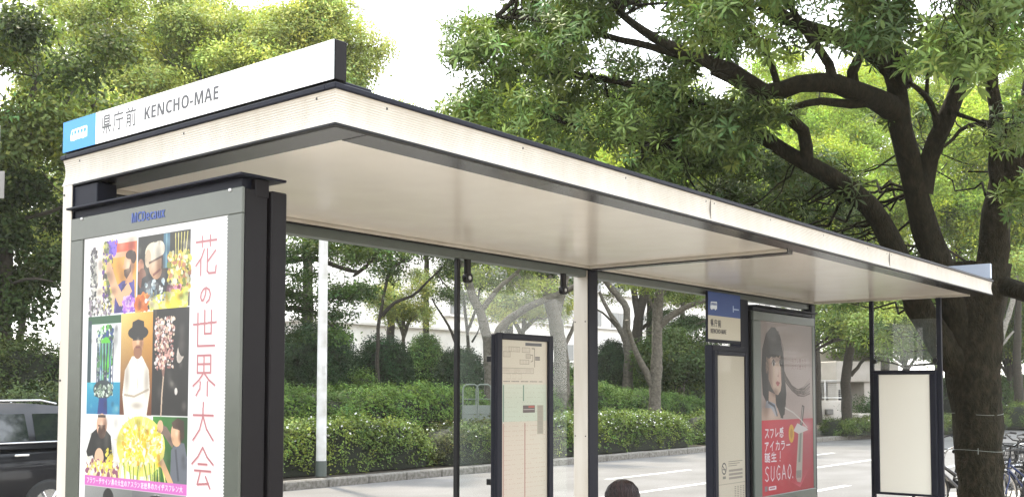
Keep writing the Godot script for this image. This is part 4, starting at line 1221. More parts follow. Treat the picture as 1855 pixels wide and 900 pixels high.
func girl_poster() -> ImageTexture:
	var p := Paint.new(560, 773, Color(0.78, 0.7, 0.66))
	p.shade(0, 0, 1, 0.57, Color(0.70, 0.62, 0.58), Color(0.80, 0.73, 0.70), Color(0.80, 0.70, 0.66), Color(0.72, 0.62, 0.58))
	var skin := Color(0.86, 0.72, 0.62)
	var hair := Color(0.07, 0.05, 0.045)
	# hair behind
	p.poly([Vector2(.2, .03), Vector2(.27, .03), Vector2(.36, .08), Vector2(.41, .17), Vector2(.44, .3), Vector2(.47, .42), Vector2(.43, .54), Vector2(.36, .555), Vector2(.3, .5), Vector2(.1, .47), Vector2(.03, .42), Vector2(.01, .28), Vector2(.03, .16), Vector2(.1, .07)], hair)
	# windblown strands
	for k in 34:
		var e := p.g.randf_range(-0.05, 0.05)
		var o := p.g.randf_range(-0.03, 0.03)
		p.line([Vector2(.38, .27 + o), Vector2(.47, .335 + o * .8), Vector2(.58, .385 + o * .6), Vector2(.7, .408 + o * .5 + e * .3), Vector2(.82, .405 + o * .4 + e * .6), Vector2(.95, .375 + o * .3 + e)], 0.006, Color(.2, .14, .11).lerp(Color(.4, .3, .26), p.g.randf()), 0.0012)
	# neck and shoulder
	p.poly([Vector2(.14, .4), Vector2(.26, .42), Vector2(.27, .48), Vector2(.33, .53), Vector2(.36, .57), Vector2(-.02, .57), Vector2(.02, .5), Vector2(.13, .48)], Color(0.8, 0.66, 0.57))
	p.poly([Vector2(.1, .455), Vector2(.25, .475), Vector2(.3, .53), Vector2(.26, .55), Vector2(.18, .5), Vector2(.06, .5)], Color(0.62, 0.66, 0.72))
	p.line([Vector2(.13, .465), Vector2(.24, .49), Vector2(.29, .545)], 0.02, Color(0.25, 0.28, 0.33))
	# face
	p.poly([Vector2(.10, .2), Vector2(.16, .17), Vector2(.3, .16), Vector2(.38, .18), Vector2(.405, .24), Vector2(.4, .3), Vector2(.385, .35), Vector2(.36, .4), Vector2(.31, .425), Vector2(.26, .42), Vector2(.19, .38), Vector2(.135, .33), Vector2(.11, .27)], skin)
	p.poly([Vector2(.10, .2), Vector2(.16, .18), Vector2(.17, .3), Vector2(.24, .41), Vector2(.19, .38), Vector2(.135, .33), Vector2(.11, .27)], Color(0.74, 0.6, 0.51))
	p.ell(0.33, 0.31, 0.05, 0.035, Color(0.9, 0.74, 0.66)); p.ell(0.3, 0.3, 0.05, 0.03, Color(0.88, 0.73, 0.64))
	# ear, fringe
	p.ell(0.1, 0.265, 0.02, 0.035, Color(0.8, 0.64, 0.55))
	p.poly([Vector2(.09, .2), Vector2(.1, .1), Vector2(.22, .05), Vector2(.36, .1), Vector2(.4, .2), Vector2(.37, .205), Vector2(.36, .19), Vector2(.32, .207), Vector2(.29, .195), Vector2(.25, .21), Vector2(.2, .2), Vector2(.15, .215)], hair)
	p.line([Vector2(.38, .17), Vector2(.41, .28), Vector2(.41, .42), Vector2(.38, .55)], 0.035, hair, 0.05)
	p.line([Vector2(.16, .1), Vector2(.2, .07), Vector2(.27, .08)], 0.012, Color(.3, .25, .23))
	# eyes, brows, nose, mouth
	for e in [[.235, .236, .034], [.362, .236, .026]]:
		p.ell(e[0], e[1], e[2], 0.020, Color(0.95, 0.92, 0.9)); p.ell(e[0] + 0.002, e[1], 0.017, 0.021, Color(0.1, 0.06, 0.05))
		p.line([Vector2(e[0] - e[2], e[1] + .003), Vector2(e[0] - .01, e[1] - .018), Vector2(e[0] + e[2], e[1] - .003)], 0.008, Color(0.1, 0.06, 0.05))
		p.ell(e[0] + 0.006, e[1] - 0.006, 0.004, 0.004, Color.WHITE)
	p.line([Vector2(.2, .208), Vector2(.27, .205)], 0.009, Color(0.3, 0.2, 0.16)); p.line([Vector2(.34, .208), Vector2(.385, .212)], 0.008, Color(0.3, 0.2, 0.16))
	p.line([Vector2(.31, .24), Vector2(.325, .3), Vector2(.3, .315)], 0.006, Color(0.74, 0.58, 0.5)); p.ell(0.318, 0.312, 0.014, 0.008, Color(0.72, 0.52, 0.45))
	p.poly([Vector2(.27, .352), Vector2(.3, .343), Vector2(.318, .346), Vector2(.35, .352), Vector2(.32, .372), Vector2(.295, .371)], Color(0.74, 0.33, 0.32)); p.line([Vector2(.27, .353), Vector2(.35, .353)], 0.004, Color(0.45, 0.18, 0.18))
	# soft shading on skin, strands over the hair
	p.soft(.16, .3, .09, .2, Color(.45, .3, .24), 0.55); p.soft(.3, .27, .1, .12, Color(.97, .86, .78), 0.5); p.soft(.25, .41, .1, .05, Color(.45, .3, .25), 0.6)
	p.soft(.36, .32, .05, .09, Color(.95, .7, .64), 0.35); p.soft(.3, .215, .12, .04, Color(.4, .27, .22), 0.55); p.soft(.2, .54, .14, .1, Color(.95, .82, .74), 0.5); p.soft(.08, .5, .1, .1, Color(.5, .36, .3), 0.5)
	for k in 90:
		var x := p.g.randf_range(0.05, 0.42)
		var c := Color(.2, .15, .13) if k % 3 else Color(.01, .01, .01)
		if x > 0.13 and x < 0.36: p.line([Vector2(lerpf(.24, x, .3), .045 + p.g.randf() * .03), Vector2(x, .12), Vector2(x + .01, .2)], 0.003, c, 0.001)
		else: p.line([Vector2(lerpf(.25, x, .5), .05), Vector2(x, .15), Vector2(x + .01, .3), Vector2(x + (.04 if x > .3 else .0), .5 if x > .3 else .42)], 0.004, c, 0.002)
	p.soft(.24, .1, .1, .045, Color(.42, .38, .36), 0.55)
	p.soft(.72, .2, .3, .3, Color(.86, .78, .74), 0.4); p.soft(.1, .1, .2, .3, Color(.5, .43, .4), 0.25)
	# small handwritten lines
	for r in 2:
		for k in 6: p.strokes(GLYPH[["su", "fu", "re", "kan", "ka", "ra"][k]], 0.58 + 0.05 * k, 0.205 + 0.038 * r, 0.04, 0.028, 0.0035, Color(0.66, 0.5, 0.48), 0.03)
	# red block
	var red := Color(0.88, 0.10, 0.22)
	p.shade(0, 0.57, 1, 1, red, Color(0.8, 0.22, 0.3), Color(0.72, 0.1, 0.18), Color(0.86, 0.08, 0.2))
	var white := Color(0.99, 0.94, 0.94)
	var rows := [[["su", "fu", "re", "kan"], .06, .615, .09], [["a", "i", "ka", "ra", "bar"], .05, .69, .1], [["tan", "jo", "bang"], .05, .755, .12]]
	for r in rows:
		for k in r[0].size():
			p.strokes(GLYPH[r[0][k]], r[1] + r[3] * k, r[2], r[3] * 0.85, 0.058, 0.011, white, 0.03)
	var word := ["S", "U", "G", "A", "O"]
	for k in 5: p.strokes(GLYPH[word[k]], 0.05 + 0.105 * k, 0.835, 0.085, 0.085, 0.011, white, 0.02)
	p.ell(0.575, 0.915, 0.008, 0.008, white)
	p.rect(0.05, 0.945, 0.1, 0.975, Color(0.6, 0.5, 0.52)); p.rect(0.12, 0.95, 0.26, 0.972, white)
	p.rect(0.14, 0.957, 0.24, 0.965, Color(0.8, 0.4, 0.45))
	# tube and its yellow disc
	p.soft(.85, .75, .3, .4, Color(.75, .35, .38), 0.6); p.soft(.8, .62, .25, .08, Color(.95, .75, .72), 0.6)
	p.ell(0.56, 0.655, 0.055, 0.055, Color(0.93, 0.68, 0.12)); p.ell(0.56, 0.655, 0.025, 0.03, Color(0.8, 0.55, 0.1))
	p.poly([Vector2(.71, .6), Vector2(.80, .615), Vector2(.76, .93), Vector2(.73, .955), Vector2(.66, .945), Vector2(.635, .92)], Color(0.78, 0.72, 0.66))
	p.poly([Vector2(.735, .62), Vector2(.77, .625), Vector2(.73, .83), Vector2(.69, .83)], Color(0.55, 0.56, 0.5))
	p.rect(0.645, 0.88, 0.75, 0.925, Color(0.62, 0.58, 0.54))
	p.line([Vector2(.76, .6), Vector2(.8, .5)], 0.05, Color(0.32, 0.27, 0.26)); p.line([Vector2(.755, .6), Vector2(.795, .5)], 0.014, Color(0.75, 0.7, 0.66))
	p.line([Vector2(.44, .5), Vector2(.6, .53), Vector2(.75, .575), Vector2(.88, .625)], 0.012, Color(0.88, 0.82, 0.78))
	p.poly([Vector2(.6, .64), Vector2(.68, .595), Vector2(.76, .61), Vector2(.84, .62), Vector2(.9, .64), Vector2(.8, .65), Vector2(.7, .66)], Color(0.9, 0.85, 0.82))
	for k in 14: p.line([Vector2(.72, .98), Vector2(.72 + .03 * (k - 7), .93 - .004 * k)], 0.006, Color(.9, .35, .42), 0.002)
	p.soften(0.5)
	return p.texture()


func printed(tex: Texture2D, rough := 0.5, coat := 0.0, tone := 1.0) -> StandardMaterial3D:
	var m := StandardMaterial3D.new()
	m.albedo_texture = tex
	m.albedo_color = Color(tone * 0.93, tone * 0.97, tone * 1.0)
	m.roughness = rough
	if coat > 0.0:
		m.clearcoat_enabled = true; m.clearcoat = coat; m.clearcoat_roughness = 0.03
	return m


func build_back_wall_things() -> void:
	# timetable board hung on the glass
	var t := thing("timetable_board", "narrow dark framed timetable board hung on the glass left of the middle column", "timetable", Vector3(3.78, 0, -2.02))
	var o := Vector3(-3.78, 0, 2.02)
	boxed("back_box", Vector3(3.44, 0.55, -2.035) + o, Vector3(4.17, 2.022, -1.985) + o, M.navy, t, 0.01)
	for y in [0.8, 1.8]:
		for x in [3.6, 4.0]:
			boxed("bracket", Vector3(x, y, -2.211) + o, Vector3(x + 0.05, y + 0.05, -2.0355) + o, M.black, t)
	for f in [[3.432, 0.545, 3.5, 2.027], [4.115, 0.545, 4.178, 2.027]]:
		boxed("frame_bar", Vector3(f[0], f[1], -1.984) + o, Vector3(f[2], f[3], -1.955) + o, M.navy, t, 0.006)
	boxed("frame_bar", Vector3(3.501, 1.975, -1.984) + o, Vector3(4.114, 2.0265, -1.9555) + o, M.navy, t, 0.006)
	boxed("frame_bar", Vector3(3.501, 0.5455, -1.984) + o, Vector3(4.114, 0.6, -1.9555) + o, M.navy, t, 0.006)
	var q := MB.new()
	q.quad(Vector3(3.5, 0.6, -1.978) + o, Vector3(4.115, 0.6, -1.978) + o, Vector3(4.115, 1.975, -1.978) + o, Vector3(3.5, 1.975, -1.978) + o)
	part("printed_sheet", q, printed(timetable_print(), 0.5, 0.2, 0.76), t, "cream sheet with route map and timetable columns")

	# stop sign panel and information case
	var s := thing("stop_name_panel", "blue and cream bus stop name plate high beside the red poster case", "sign", Vector3(7.55, 0, -2.12))
	o = Vector3(-7.55, 0, 2.12)
	boxed("plate", Vector3(7.17, 2.09, -2.14) + o, Vector3(7.94, 2.645, -2.112) + o, M.navy, s, 0.004)
	var p := Paint.new(400, 280, Color(0.86, 0.80, 0.70))
	var blue := Color(0.07, 0.27, 0.55)
	p.rect(0, 0, 1, 0.5, blue)
	bus_icon(p, 0.07, 0.2, 0.2, 0.19, blue)
	p.rect(0.76, 0.3, 0.96, 0.33, Color(0.75, 0.8, 0.9)); p.rect(0.76, 0.24, 0.79, 0.38, Color(0.75, 0.8, 0.9))
	for k in 3: p.strokes(GLYPH[["ken", "cho", "mae"][k]], 0.07 + 0.11 * k, 0.58, 0.1, 0.16, 0.014, Color(0.1, 0.1, 0.1))
	var q2 := MB.new()
	q2.quad(Vector3(7.175, 2.125, -2.109) + o, Vector3(7.935, 2.125, -2.109) + o, Vector3(7.935, 2.64, -2.109) + o, Vector3(7.175, 2.64, -2.109) + o)
	part("printed_face", q2, printed(p.texture(), 0.45, 0.0, 0.82), s)
	text_part("KENCHO-MAE", M.ink, s, Vector3(7.41, 2.215, -2.107) + o, Basis(), 0.36, 0.05, true)

	var c := thing("notice_case", "empty cream notice case with no smoking sticker under the stop name plate", "notice case", Vector3(7.55, 0, -2.12))
	boxed("back_box", Vector3(7.185, 0.3, -2.16) + o, Vector3(7.945, 2.06, -2.06) + o, M.navy, c, 0.008)
	boxed("frame_bar", Vector3(7.18, 0.3, -2.059) + o, Vector3(7.255, 2.0, -2.035) + o, M.navy, c, 0.008)
	boxed("frame_bar", Vector3(7.905, 0.3, -2.059) + o, Vector3(7.945, 2.0, -2.036) + o, M.navy, c, 0.008)
	boxed("frame_bar", Vector3(7.256, 1.95, -2.059) + o, Vector3(7.904, 2.0, -2.0355) + o, M.navy, c, 0.008)
	var np := Paint.new(300, 800, Color(0.78, 0.72, 0.62))
	np.shade(0, 0, 1, 1, Color(0.76, 0.70, 0.6), Color(0.80, 0.74, 0.64), Color(0.80, 0.74, 0.65), Color(0.77, 0.71, 0.62))
	var ny := 0.745
	np.ell(0.23, ny, 0.085, 0.04, Color(0.25, 0.23, 0.22)); np.ell(0.23, ny, 0.065, 0.03, Color(0.8, 0.74, 0.65)); np.line([Vector2(.17, ny - .022), Vector2(.29, ny + .022)], 0.022, Color(0.25, 0.23, 0.22)); np.line([Vector2(.18, ny + .005), Vector2(.28, ny + .005)], 0.02, Color(0.4, 0.38, 0.35))
	np.rect(0.18, ny + 0.05, 0.29, ny + 0.068, Color(0.45, 0.42, 0.38))
	for k in 3: np.rect(0.38, ny - 0.045 + 0.014 * k, 0.9 - 0.1 * k, ny - 0.04 + 0.014 * k, Color(0.5, 0.46, 0.4))
	for k in 3: np.rect(0.4, ny + 0.01 + 0.025 * k, 0.9, ny + 0.026 + 0.025 * k, Color(0.55, 0.5, 0.45))
	np.rect(0, ny + 0.1, 1, ny + 0.106, Color(0.62, 0.57, 0.5))
	for k in 30: np.rect(0.6 + 0.1 * (k % 4), ny + 0.125 + 0.012 * int(k / 4.0), 0.66 + 0.1 * (k % 4), ny + 0.131 + 0.012 * int(k / 4.0), Color(0.5, 0.45, 0.4))
	var q3 := MB.new()
	q3.quad(Vector3(7.255, 0.3, -2.052) + o, Vector3(7.905, 0.3, -2.052) + o, Vector3(7.905, 1.95, -2.052) + o, Vector3(7.255, 1.95, -2.052) + o)
	part("printed_sheet", q3, printed(np.texture(), 0.5, 0.2, 0.78), c)

	# red cosmetics poster in its case
	var g := thing("poster_case", "dark poster case with long haired woman above a red cosmetics advert", "poster case", Vector3(9.15, 0, -2.1))
	o = Vector3(-9.15, 0, 2.1)
	boxed("housing", Vector3(8.235, 0.15, -2.2) + o, Vector3(9.995, 2.50, -2.132) + o, M.charcoal, g, 0.01)
	boxed("frame_bar", Vector3(8.24, 2.385, -2.131) + o, Vector3(9.99, 2.495, -2.095) + o, M.beam_green, g, 0.008)
	boxed("frame_bar", Vector3(8.24, 0.16, -2.131) + o, Vector3(9.99, 0.335, -2.095) + o, M.beam_green, g, 0.008)
	boxed("frame_bar", Vector3(8.24, 0.336, -2.131) + o, Vector3(8.435, 2.384, -2.096) + o, M.beam_green, g, 0.008)
	boxed("frame_bar", Vector3(9.915, 0.336, -2.131) + o, Vector3(9.99, 2.384, -2.096) + o, M.beam_green, g, 0.008)
	boxed("cap_plate", Vector3(8.22, 2.545, -2.2) + o, Vector3(9.95, 2.56, -2.04) + o, M.navy, g, 0.003)
	boxed("cap_channel", Vector3(8.24, 2.501, -2.19) + o, Vector3(9.9, 2.544, -2.1) + o, M.navy, g, 0.003)
	var q4 := MB.new()
	q4.quad(Vector3(8.435, 0.335, -2.104) + o, Vector3(9.915, 0.335, -2.104) + o, Vector3(9.915, 2.385, -2.104) + o, Vector3(8.435, 2.385, -2.104) + o)
	part("printed_sheet", q4, printed(girl_poster(), 0.55, 0.1, 0.66), g, "poster of a woman with windblown hair over red lettering")


func build_end_panel() -> void:
	var e := thing("map_case", "blank cream map case in a dark frame between the two end posts", "notice case", Vector3(10.05, 0, -0.97))
	var o := Vector3(-10.05, 0, 0.97)
	boxed("back_box", Vector3(10.02, 0.30, -1.352) + o, Vector3(10.10, 1.818, -0.596) + o, M.navy, e, 0.006)
	boxed("frame_bar", Vector3(9.99, 1.765, -1.352) + o, Vector3(10.0195, 1.818, -0.596) + o, M.navy, e, 0.006)
	boxed("frame_bar", Vector3(9.99, 0.30, -1.352) + o, Vector3(10.0195, 0.33, -0.596) + o, M.navy, e, 0.006)
	boxed("frame_bar", Vector3(9.9905, 0.331, -1.3515) + o, Vector3(10.0195, 1.764, -1.285) + o, M.navy, e, 0.006)
	boxed("frame_bar", Vector3(9.9905, 0.331, -0.672) + o, Vector3(10.0195, 1.764, -0.5965) + o, M.navy, e, 0.006)
	var q := MB.new()
	q.quad(Vector3(10.008, 0.33, -1.286) + o, Vector3(10.008, 0.33, -0.671) + o, Vector3(10.008, 1.765, -0.671) + o, Vector3(10.008, 1.765, -1.286) + o)
	var sheet := mat(lin(0.66, 0.65, 0.57), 0.45)
	sheet.clearcoat_enabled = true
	sheet.clearcoat = 0.5
	part("blank_sheet", q, sheet, e)


# ---------------------------------------------------------------- buildings across the road
func facade(called: String, label: String, lo: Vector3, hi: Vector3, floors: int, bays: int, wall: Material, sill_h: float, win_h: float, win_w: float) -> Node3D:
	var b := thing(called, label, "building", Vector3((lo.x + hi.x) / 2, 0, hi.z))
	var o := -b.position
	boxed("wall", lo + o, hi + o, wall, b, 0.0)
	boxed("parapet", Vector3(lo.x - 0.15, hi.y, lo.z - 0.15) + o, Vector3(hi.x + 0.15, hi.y + 0.35, hi.z + 0.15) + o, wall, b, 0.03)
	var fh := (hi.y - lo.y) / floors
	var bw := (hi.x - lo.x) / bays
	for f in floors:
		boxed("ledge", Vector3(lo.x, lo.y + f * fh + sill_h - 0.22, hi.z + 0.002) + o, Vector3(hi.x, lo.y + f * fh + sill_h - 0.1, hi.z + 0.35) + o, wall, b, 0.02)
		for k in bays:
			var x0 := lo.x + (k + 0.5) * bw - win_w / 2
			var y0 := lo.y + f * fh + sill_h
			var w := boxed("window", Vector3(x0, y0, hi.z + 0.003) + o, Vector3(x0 + win_w, y0 + win_h, hi.z + 0.06) + o, M.window_frame, b, 0.0)
			for h in 2:
				boxed("pane", Vector3(x0 + 0.06 + h * win_w / 2, y0 + 0.06, hi.z + 0.061) + o, Vector3(x0 + win_w / 2 - 0.04 + h * win_w / 2, y0 + win_h - 0.06, hi.z + 0.075) + o, M.window_glass if (k + h + f) % 3 else M.curtain, w, 0.0)
	return b


func build_buildings() -> void:
	facade("office_building", "long white office block with window bands far behind the trees", Vector3(57, 0, -66), Vector3(125, 13.2, -52), 4, 15, M.white_wall, 0.9, 1.45, 2.9)
	facade("side_building", "white block with small windows glimpsed behind the trees at far left", Vector3(-22, 0, -60), Vector3(11.6, 15.0, -46), 5, 9, M.white_wall, 1.2, 1.4, 1.6)
	# low white wing behind the round shrubs
	var w := thing("low_wing", "low windowless white building wing behind the clipped round shrubs", "building", Vector3(40.5, 0, -38))
	boxed("wall", Vector3(-9, 0, -6), Vector3(9.5, 5.0, 0), M.white_wall, w, 0.0)
	boxed("roof_edge", Vector3(-9.2, 5.0, -6.2), Vector3(9.7, 5.2, 0.2), M.white_wall, w, 0.03)
	boxed("plinth", Vector3(-9, 0, 0.002), Vector3(9.5, 0.6, 0.08), M.grey_wall, w, 0.0)
	# beige gatehouse to the right
	var c := spot(1528, 52)
	var g := thing("gate_building", "beige gatehouse with flat canopy box and grey doorway across the road", "building", c, -0.55)
	boxed("rear_wall", Vector3(-7.0, 0, -4.0), Vector3(4.6, 3.6, -2.2), M.beige_wall, g, 0.0)
	boxed("canopy_box", Vector3(-0.75, 1.98, -2.199), Vector3(3.0, 3.0, 0.5), M.beige_wall, g, 0.04)
	boxed("side_wall", Vector3(1.0, 0, -2.198), Vector3(3.0, 1.979, 0.35), M.beige_wall, g, 0.0)
	boxed("pier", Vector3(-0.6, 0, -0.4), Vector3(0.0, 1.979, 0.3), M.beige_wall, g, 0.02)
	var d := boxed("door", Vector3(0.1, 0, -1.2), Vector3(0.95, 1.95, -1.1), M.grey_wall, g, 0.0)
	boxed("handle", Vector3(0.2, 0.95, -1.099), Vector3(0.23, 1.15, -1.05), M.steel, d, 0.0)
	boxed("lamp_box", Vector3(-0.5, 0.9, 0.301), Vector3(-0.3, 1.6, 0.36), M.black, g, 0.0)
	# low wall with a mesh fence on it
	var f := thing("yard_wall", "low concrete wall topped by white mesh fence left of the gatehouse", "wall", spot(1492, 49), -0.55)
	boxed("concrete", Vector3(-5, 0, -0.2), Vector3(1.35, 1.1, 0.1), M.beige_wall, f, 0.03)
	for k in 7:
		boxed("post", Vector3(-5 + k * 1.02, 1.101, -0.08), Vector3(-4.94 + k * 1.02, 2.05, -0.02), M.pole_white, f, 0.0)
	for y in [1.2, 2.0]:
		boxed("rail", Vector3(-5, y, -0.079), Vector3(1.3, y + 0.05, -0.021), M.pole_white, f, 0.0)
	var net := MB.new()
	for k in 62: net.rod(Vector3(-5 + k * 0.1, 1.2, -0.05), Vector3(-5 + k * 0.1, 2.02, -0.05), 0.006, 4)
	for k in 8: net.rod(Vector3(-5, 1.25 + k * 0.1, -0.05), Vector3(1.3, 1.25 + k * 0.1, -0.05), 0.006, 4)
	part("mesh", net, M.pole_white, f).set_meta("kind", "stuff")
	boxed("letter_box", Vector3(0.0, 0.45, 0.101), Vector3(0.35, 0.7, 0.3), M.grey_wall, f, 0.02)
	# planter by the gatehouse
	var pl := thing("planter", "low stone planter with a small bush right of the gatehouse doorway", "planter", spot(1566, 47), -0.55)
	boxed("trough", Vector3(-0.6, 0, -0.4), Vector3(1.4, 0.55, 0.4), M.beige_wall, pl, 0.04)
	var lx := []
	var lc := []
	for k in 160:
		lx.append(Transform3D(facing(Vector3(rng.randfn(), 1.5, rng.randfn()), 1.0), Vector3(0.3 + rng.randfn() * 0.4, 0.6 + absf(rng.randfn()) * 0.3, rng.randfn() * 0.2)))
		lc.append(tint(Color(0.05, 0.09, 0.03)))
	scatter("foliage", pl, cluster_mesh(71, 14, 0.2, 0.1, 0.04), M.leaf, lx, lc)
	# dark fence seen between the trunks
	var df := thing("dark_fence", "dark grey panel fence low between the forked tree trunks", "fence", spot(1165, 46))
	for k in 5:
		boxed("panel", Vector3(-3 + k * 1.3, 0.2, -0.03), Vector3(-1.72 + k * 1.3, 2.4, 0.03), M.grey_wall, df, 0.01)
	for k in 6:
		boxed("post", Vector3(-3.05 + k * 1.3, 0, -0.02), Vector3(-3.0 + k * 1.3 + 0.03, 2.6, 0.08), M.pole_white, df, 0.0)


# ---------------------------------------------------------------- hedges and shrubs
func build_planting() -> void:
	var small := [cluster_mesh(1, 16, 0.13, 0.06, 0.03), cluster_mesh(2, 16, 0.13, 0.055, 0.032), cluster_mesh(3, 14, 0.14, 0.065, 0.028)]
	var big := [cluster_mesh(4, 14, 0.16, 0.085, 0.045), cluster_mesh(5, 14, 0.16, 0.08, 0.04), cluster_mesh(6, 13, 0.17, 0.09, 0.042)]
	var fresh := Color(0.15, 0.20, 0.04)
	var mid := Color(0.07, 0.11, 0.026)
	var dark := Color(0.018, 0.034, 0.015)
	var G := "low flowering hedges along the far kerb"
	hedge("low_hedge", "low light green hedge with white flowers along far kerb, behind the white pole", "hedge", G, PackedVector3Array([Vector3(8.2, 0, -12.45), Vector3(10.4, 0, -12.4), Vector3(13.2, 0, -12.2)]), 0.72, PackedFloat32Array([0.7, 0.95, 0.98, 0.75]), 85, small, fresh, mid, 90)
	hedge("low_hedge", "low hedge with brownish patch along far kerb, seen left of the timetable board", "hedge", G, PackedVector3Array([Vector3(13.0, 0, -12.1), Vector3(15.0, 0, -12.05), Vector3(16.8, 0, -12.1)]), 0.7, PackedFloat32Array([0.6, 0.78, 0.85, 0.85]), 85, small, mid, Color(0.075, 0.075, 0.03), 30)
	hedge("low_hedge", "low hedge with many white flowers along far kerb, either side of the middle column", "hedge", G, PackedVector3Array([Vector3(16.7, 0, -12.15), Vector3(20, 0, -12.0), Vector3(23.6, 0, -12.05)]), 0.75, PackedFloat32Array([0.9, 0.95, 0.92, 0.95, 0.8]), 80, small, fresh, mid, 150)
	hedge("low_hedge", "low hedge with white flowers right of the grey forked street tree", "hedge", G, PackedVector3Array([Vector3(24.4, 0, -12.2), Vector3(28, 0, -11.9), Vector3(31, 0, -11.7)]), 0.75, PackedFloat32Array([0.75, 0.95, 0.95, 0.9]), 75, small, fresh, mid, 90)
	hedge("low_hedge", "low clipped hedge in front of the beige gatehouse", "hedge", G, PackedVector3Array([Vector3(32.5, 0, -11.1), Vector3(37, 0, -10.2), Vector3(41.5, 0, -9.2), Vector3(45, 0, -8.8)]), 0.7, PackedFloat32Array([0.5, 0.55, 0.55, 0.5]), 70, small, Color(0.10, 0.125, 0.035), mid, 25)
	hedge("low_hedge", "low hedge along far kerb, seen right of the big dark trunk", "hedge", G, PackedVector3Array([Vector3(46, 0, -8.3), Vector3(52, 0, -7.6), Vector3(60, 0, -6.4), Vector3(72, 0, -5.2)]), 0.9, PackedFloat32Array([0.95, 1.0, 1.05, 1.0]), 60, small, fresh, mid, 60)
	var H := "dark clipped hedges behind the flowering hedge"
	hedge("clipped_hedge", "broad dark green clipped hedge below the round shrubs behind the white pole", "hedge", H, PackedVector3Array([Vector3(9.6, 0, -15.0), Vector3(14, 0, -15.2), Vector3(18.6, 0, -15.2)]), 1.3, PackedFloat32Array([1.45, 1.6, 1.6, 1.45]), 70, small, Color(0.065, 0.115, 0.024), Color(0.11, 0.18, 0.034), 0)
	hedge("clipped_hedge", "long mid green clipped hedge sloping down behind the forked trees", "hedge", H, PackedVector3Array([Vector3(18.8, 0, -15.3), Vector3(23, 0, -15.2), Vector3(29, 0, -15.2), Vector3(34, 0, -15.0)]), 1.2, PackedFloat32Array([1.5, 1.75, 1.5, 1.15, 1.0]), 65, small, Color(0.06, 0.105, 0.026), Color(0.10, 0.17, 0.036), 0)
	hedge("clipped_hedge", "bright topped tall hedge behind the forked trees", "hedge", H, PackedVector3Array([Vector3(24.5, 0, -19.3), Vector3(30, 0, -19.0), Vector3(38, 0, -18.6)]), 1.2, PackedFloat32Array([2.3, 2.4, 2.3, 2.2]), 60, small, Color(0.11, 0.19, 0.035), Color(0.06, 0.1, 0.025), 0)
	hedge("clipped_hedge", "small bright yellow green hedge between two round shrubs", "hedge", H, PackedVector3Array([Vector3(14.6, 0, -17.0), Vector3(16.4, 0, -17.1)]), 0.7, PackedFloat32Array([1.8, 1.95, 1.8]), 70, small, Color(0.10, 0.16, 0.03), Color(0.06, 0.1, 0.025), 0)
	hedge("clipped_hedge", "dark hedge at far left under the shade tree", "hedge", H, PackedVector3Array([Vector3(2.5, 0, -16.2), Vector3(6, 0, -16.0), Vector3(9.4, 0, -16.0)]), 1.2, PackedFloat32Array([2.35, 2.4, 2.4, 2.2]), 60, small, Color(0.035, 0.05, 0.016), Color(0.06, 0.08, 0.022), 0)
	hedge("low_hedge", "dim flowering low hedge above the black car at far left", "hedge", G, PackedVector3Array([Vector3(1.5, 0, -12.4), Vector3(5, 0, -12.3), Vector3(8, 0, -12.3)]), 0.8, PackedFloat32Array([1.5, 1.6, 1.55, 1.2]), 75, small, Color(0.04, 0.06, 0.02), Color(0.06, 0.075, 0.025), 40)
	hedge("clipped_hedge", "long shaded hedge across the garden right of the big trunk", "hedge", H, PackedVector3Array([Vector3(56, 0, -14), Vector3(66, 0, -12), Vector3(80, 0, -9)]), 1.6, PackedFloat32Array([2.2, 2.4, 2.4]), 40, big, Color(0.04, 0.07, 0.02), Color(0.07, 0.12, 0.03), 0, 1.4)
	# round clipped shrubs
	round_shrub("dark round shrub behind the white pole, largest of the four in the left opening", spot(574, 27.0), Vector3(1.04, 1.2, 1.0), 2.05, 190, small, dark, Color(0.032, 0.06, 0.022))
	round_shrub("round dark shrub with gaps in its leaves, right of the white pole", spot(694, 29.0), Vector3(0.82, 1.08, 0.85), 1.95, 140, small, dark, Color(0.03, 0.058, 0.022))
	round_shrub("lighter green round shrub, smallest and farthest, behind its dark neighbour", spot(770, 33.0), Vector3(0.58, 1.05, 0.6), 2.25, 190, small, Color(0.06, 0.11, 0.03), Color(0.09, 0.15, 0.04))
	round_shrub("dark round shrub cut by the black glass bar left of the timetable board", spot(834, 31.0), Vector3(0.72, 0.98, 0.75), 1.8, 190, small, dark, Color(0.03, 0.056, 0.02))
	round_shrub("small dark round shrub right of the middle column", spot(1108, 38.0), Vector3(0.55, 0.95, 0.6), 2.4, 190, small, dark, Color(0.028, 0.05, 0.02))
	# a leafy young plant in front of the hedge by the pole
	var y := thing("young_plant", "bright leafy young plant poking up at the white pole's right side", "plant", spot(622, 20.6))
	var lx := []
	var lc := []
	var st := MB.new()
	for k in 9:
		var e := Vector3(rng.randfn() * 0.25, rng.randf_range(0.7, 1.35), rng.randfn() * 0.2)
		st.tube(PackedVector3Array([Vector3.ZERO, e * 0.5 + Vector3(0.03, 0, 0), e]), PackedFloat32Array([0.012, 0.008, 0.004]), 5)
		for j in 14:
			lx.append(Transform3D(facing(Vector3(rng.randfn() * .5, 1, rng.randfn() * .5), 0.8), e * rng.randf_range(0.4, 1.05) + Vector3(rng.randfn(), rng.randfn(), rng.randfn()) * 0.06))
			lc.append(tint(Color(0.09, 0.16, 0.04)))
	part("stems", st, M.bark_brown, y)
	scatter("foliage", y, cluster_mesh(81, 8, 0.14, 0.1, 0.045), M.leaf, lx, lc)


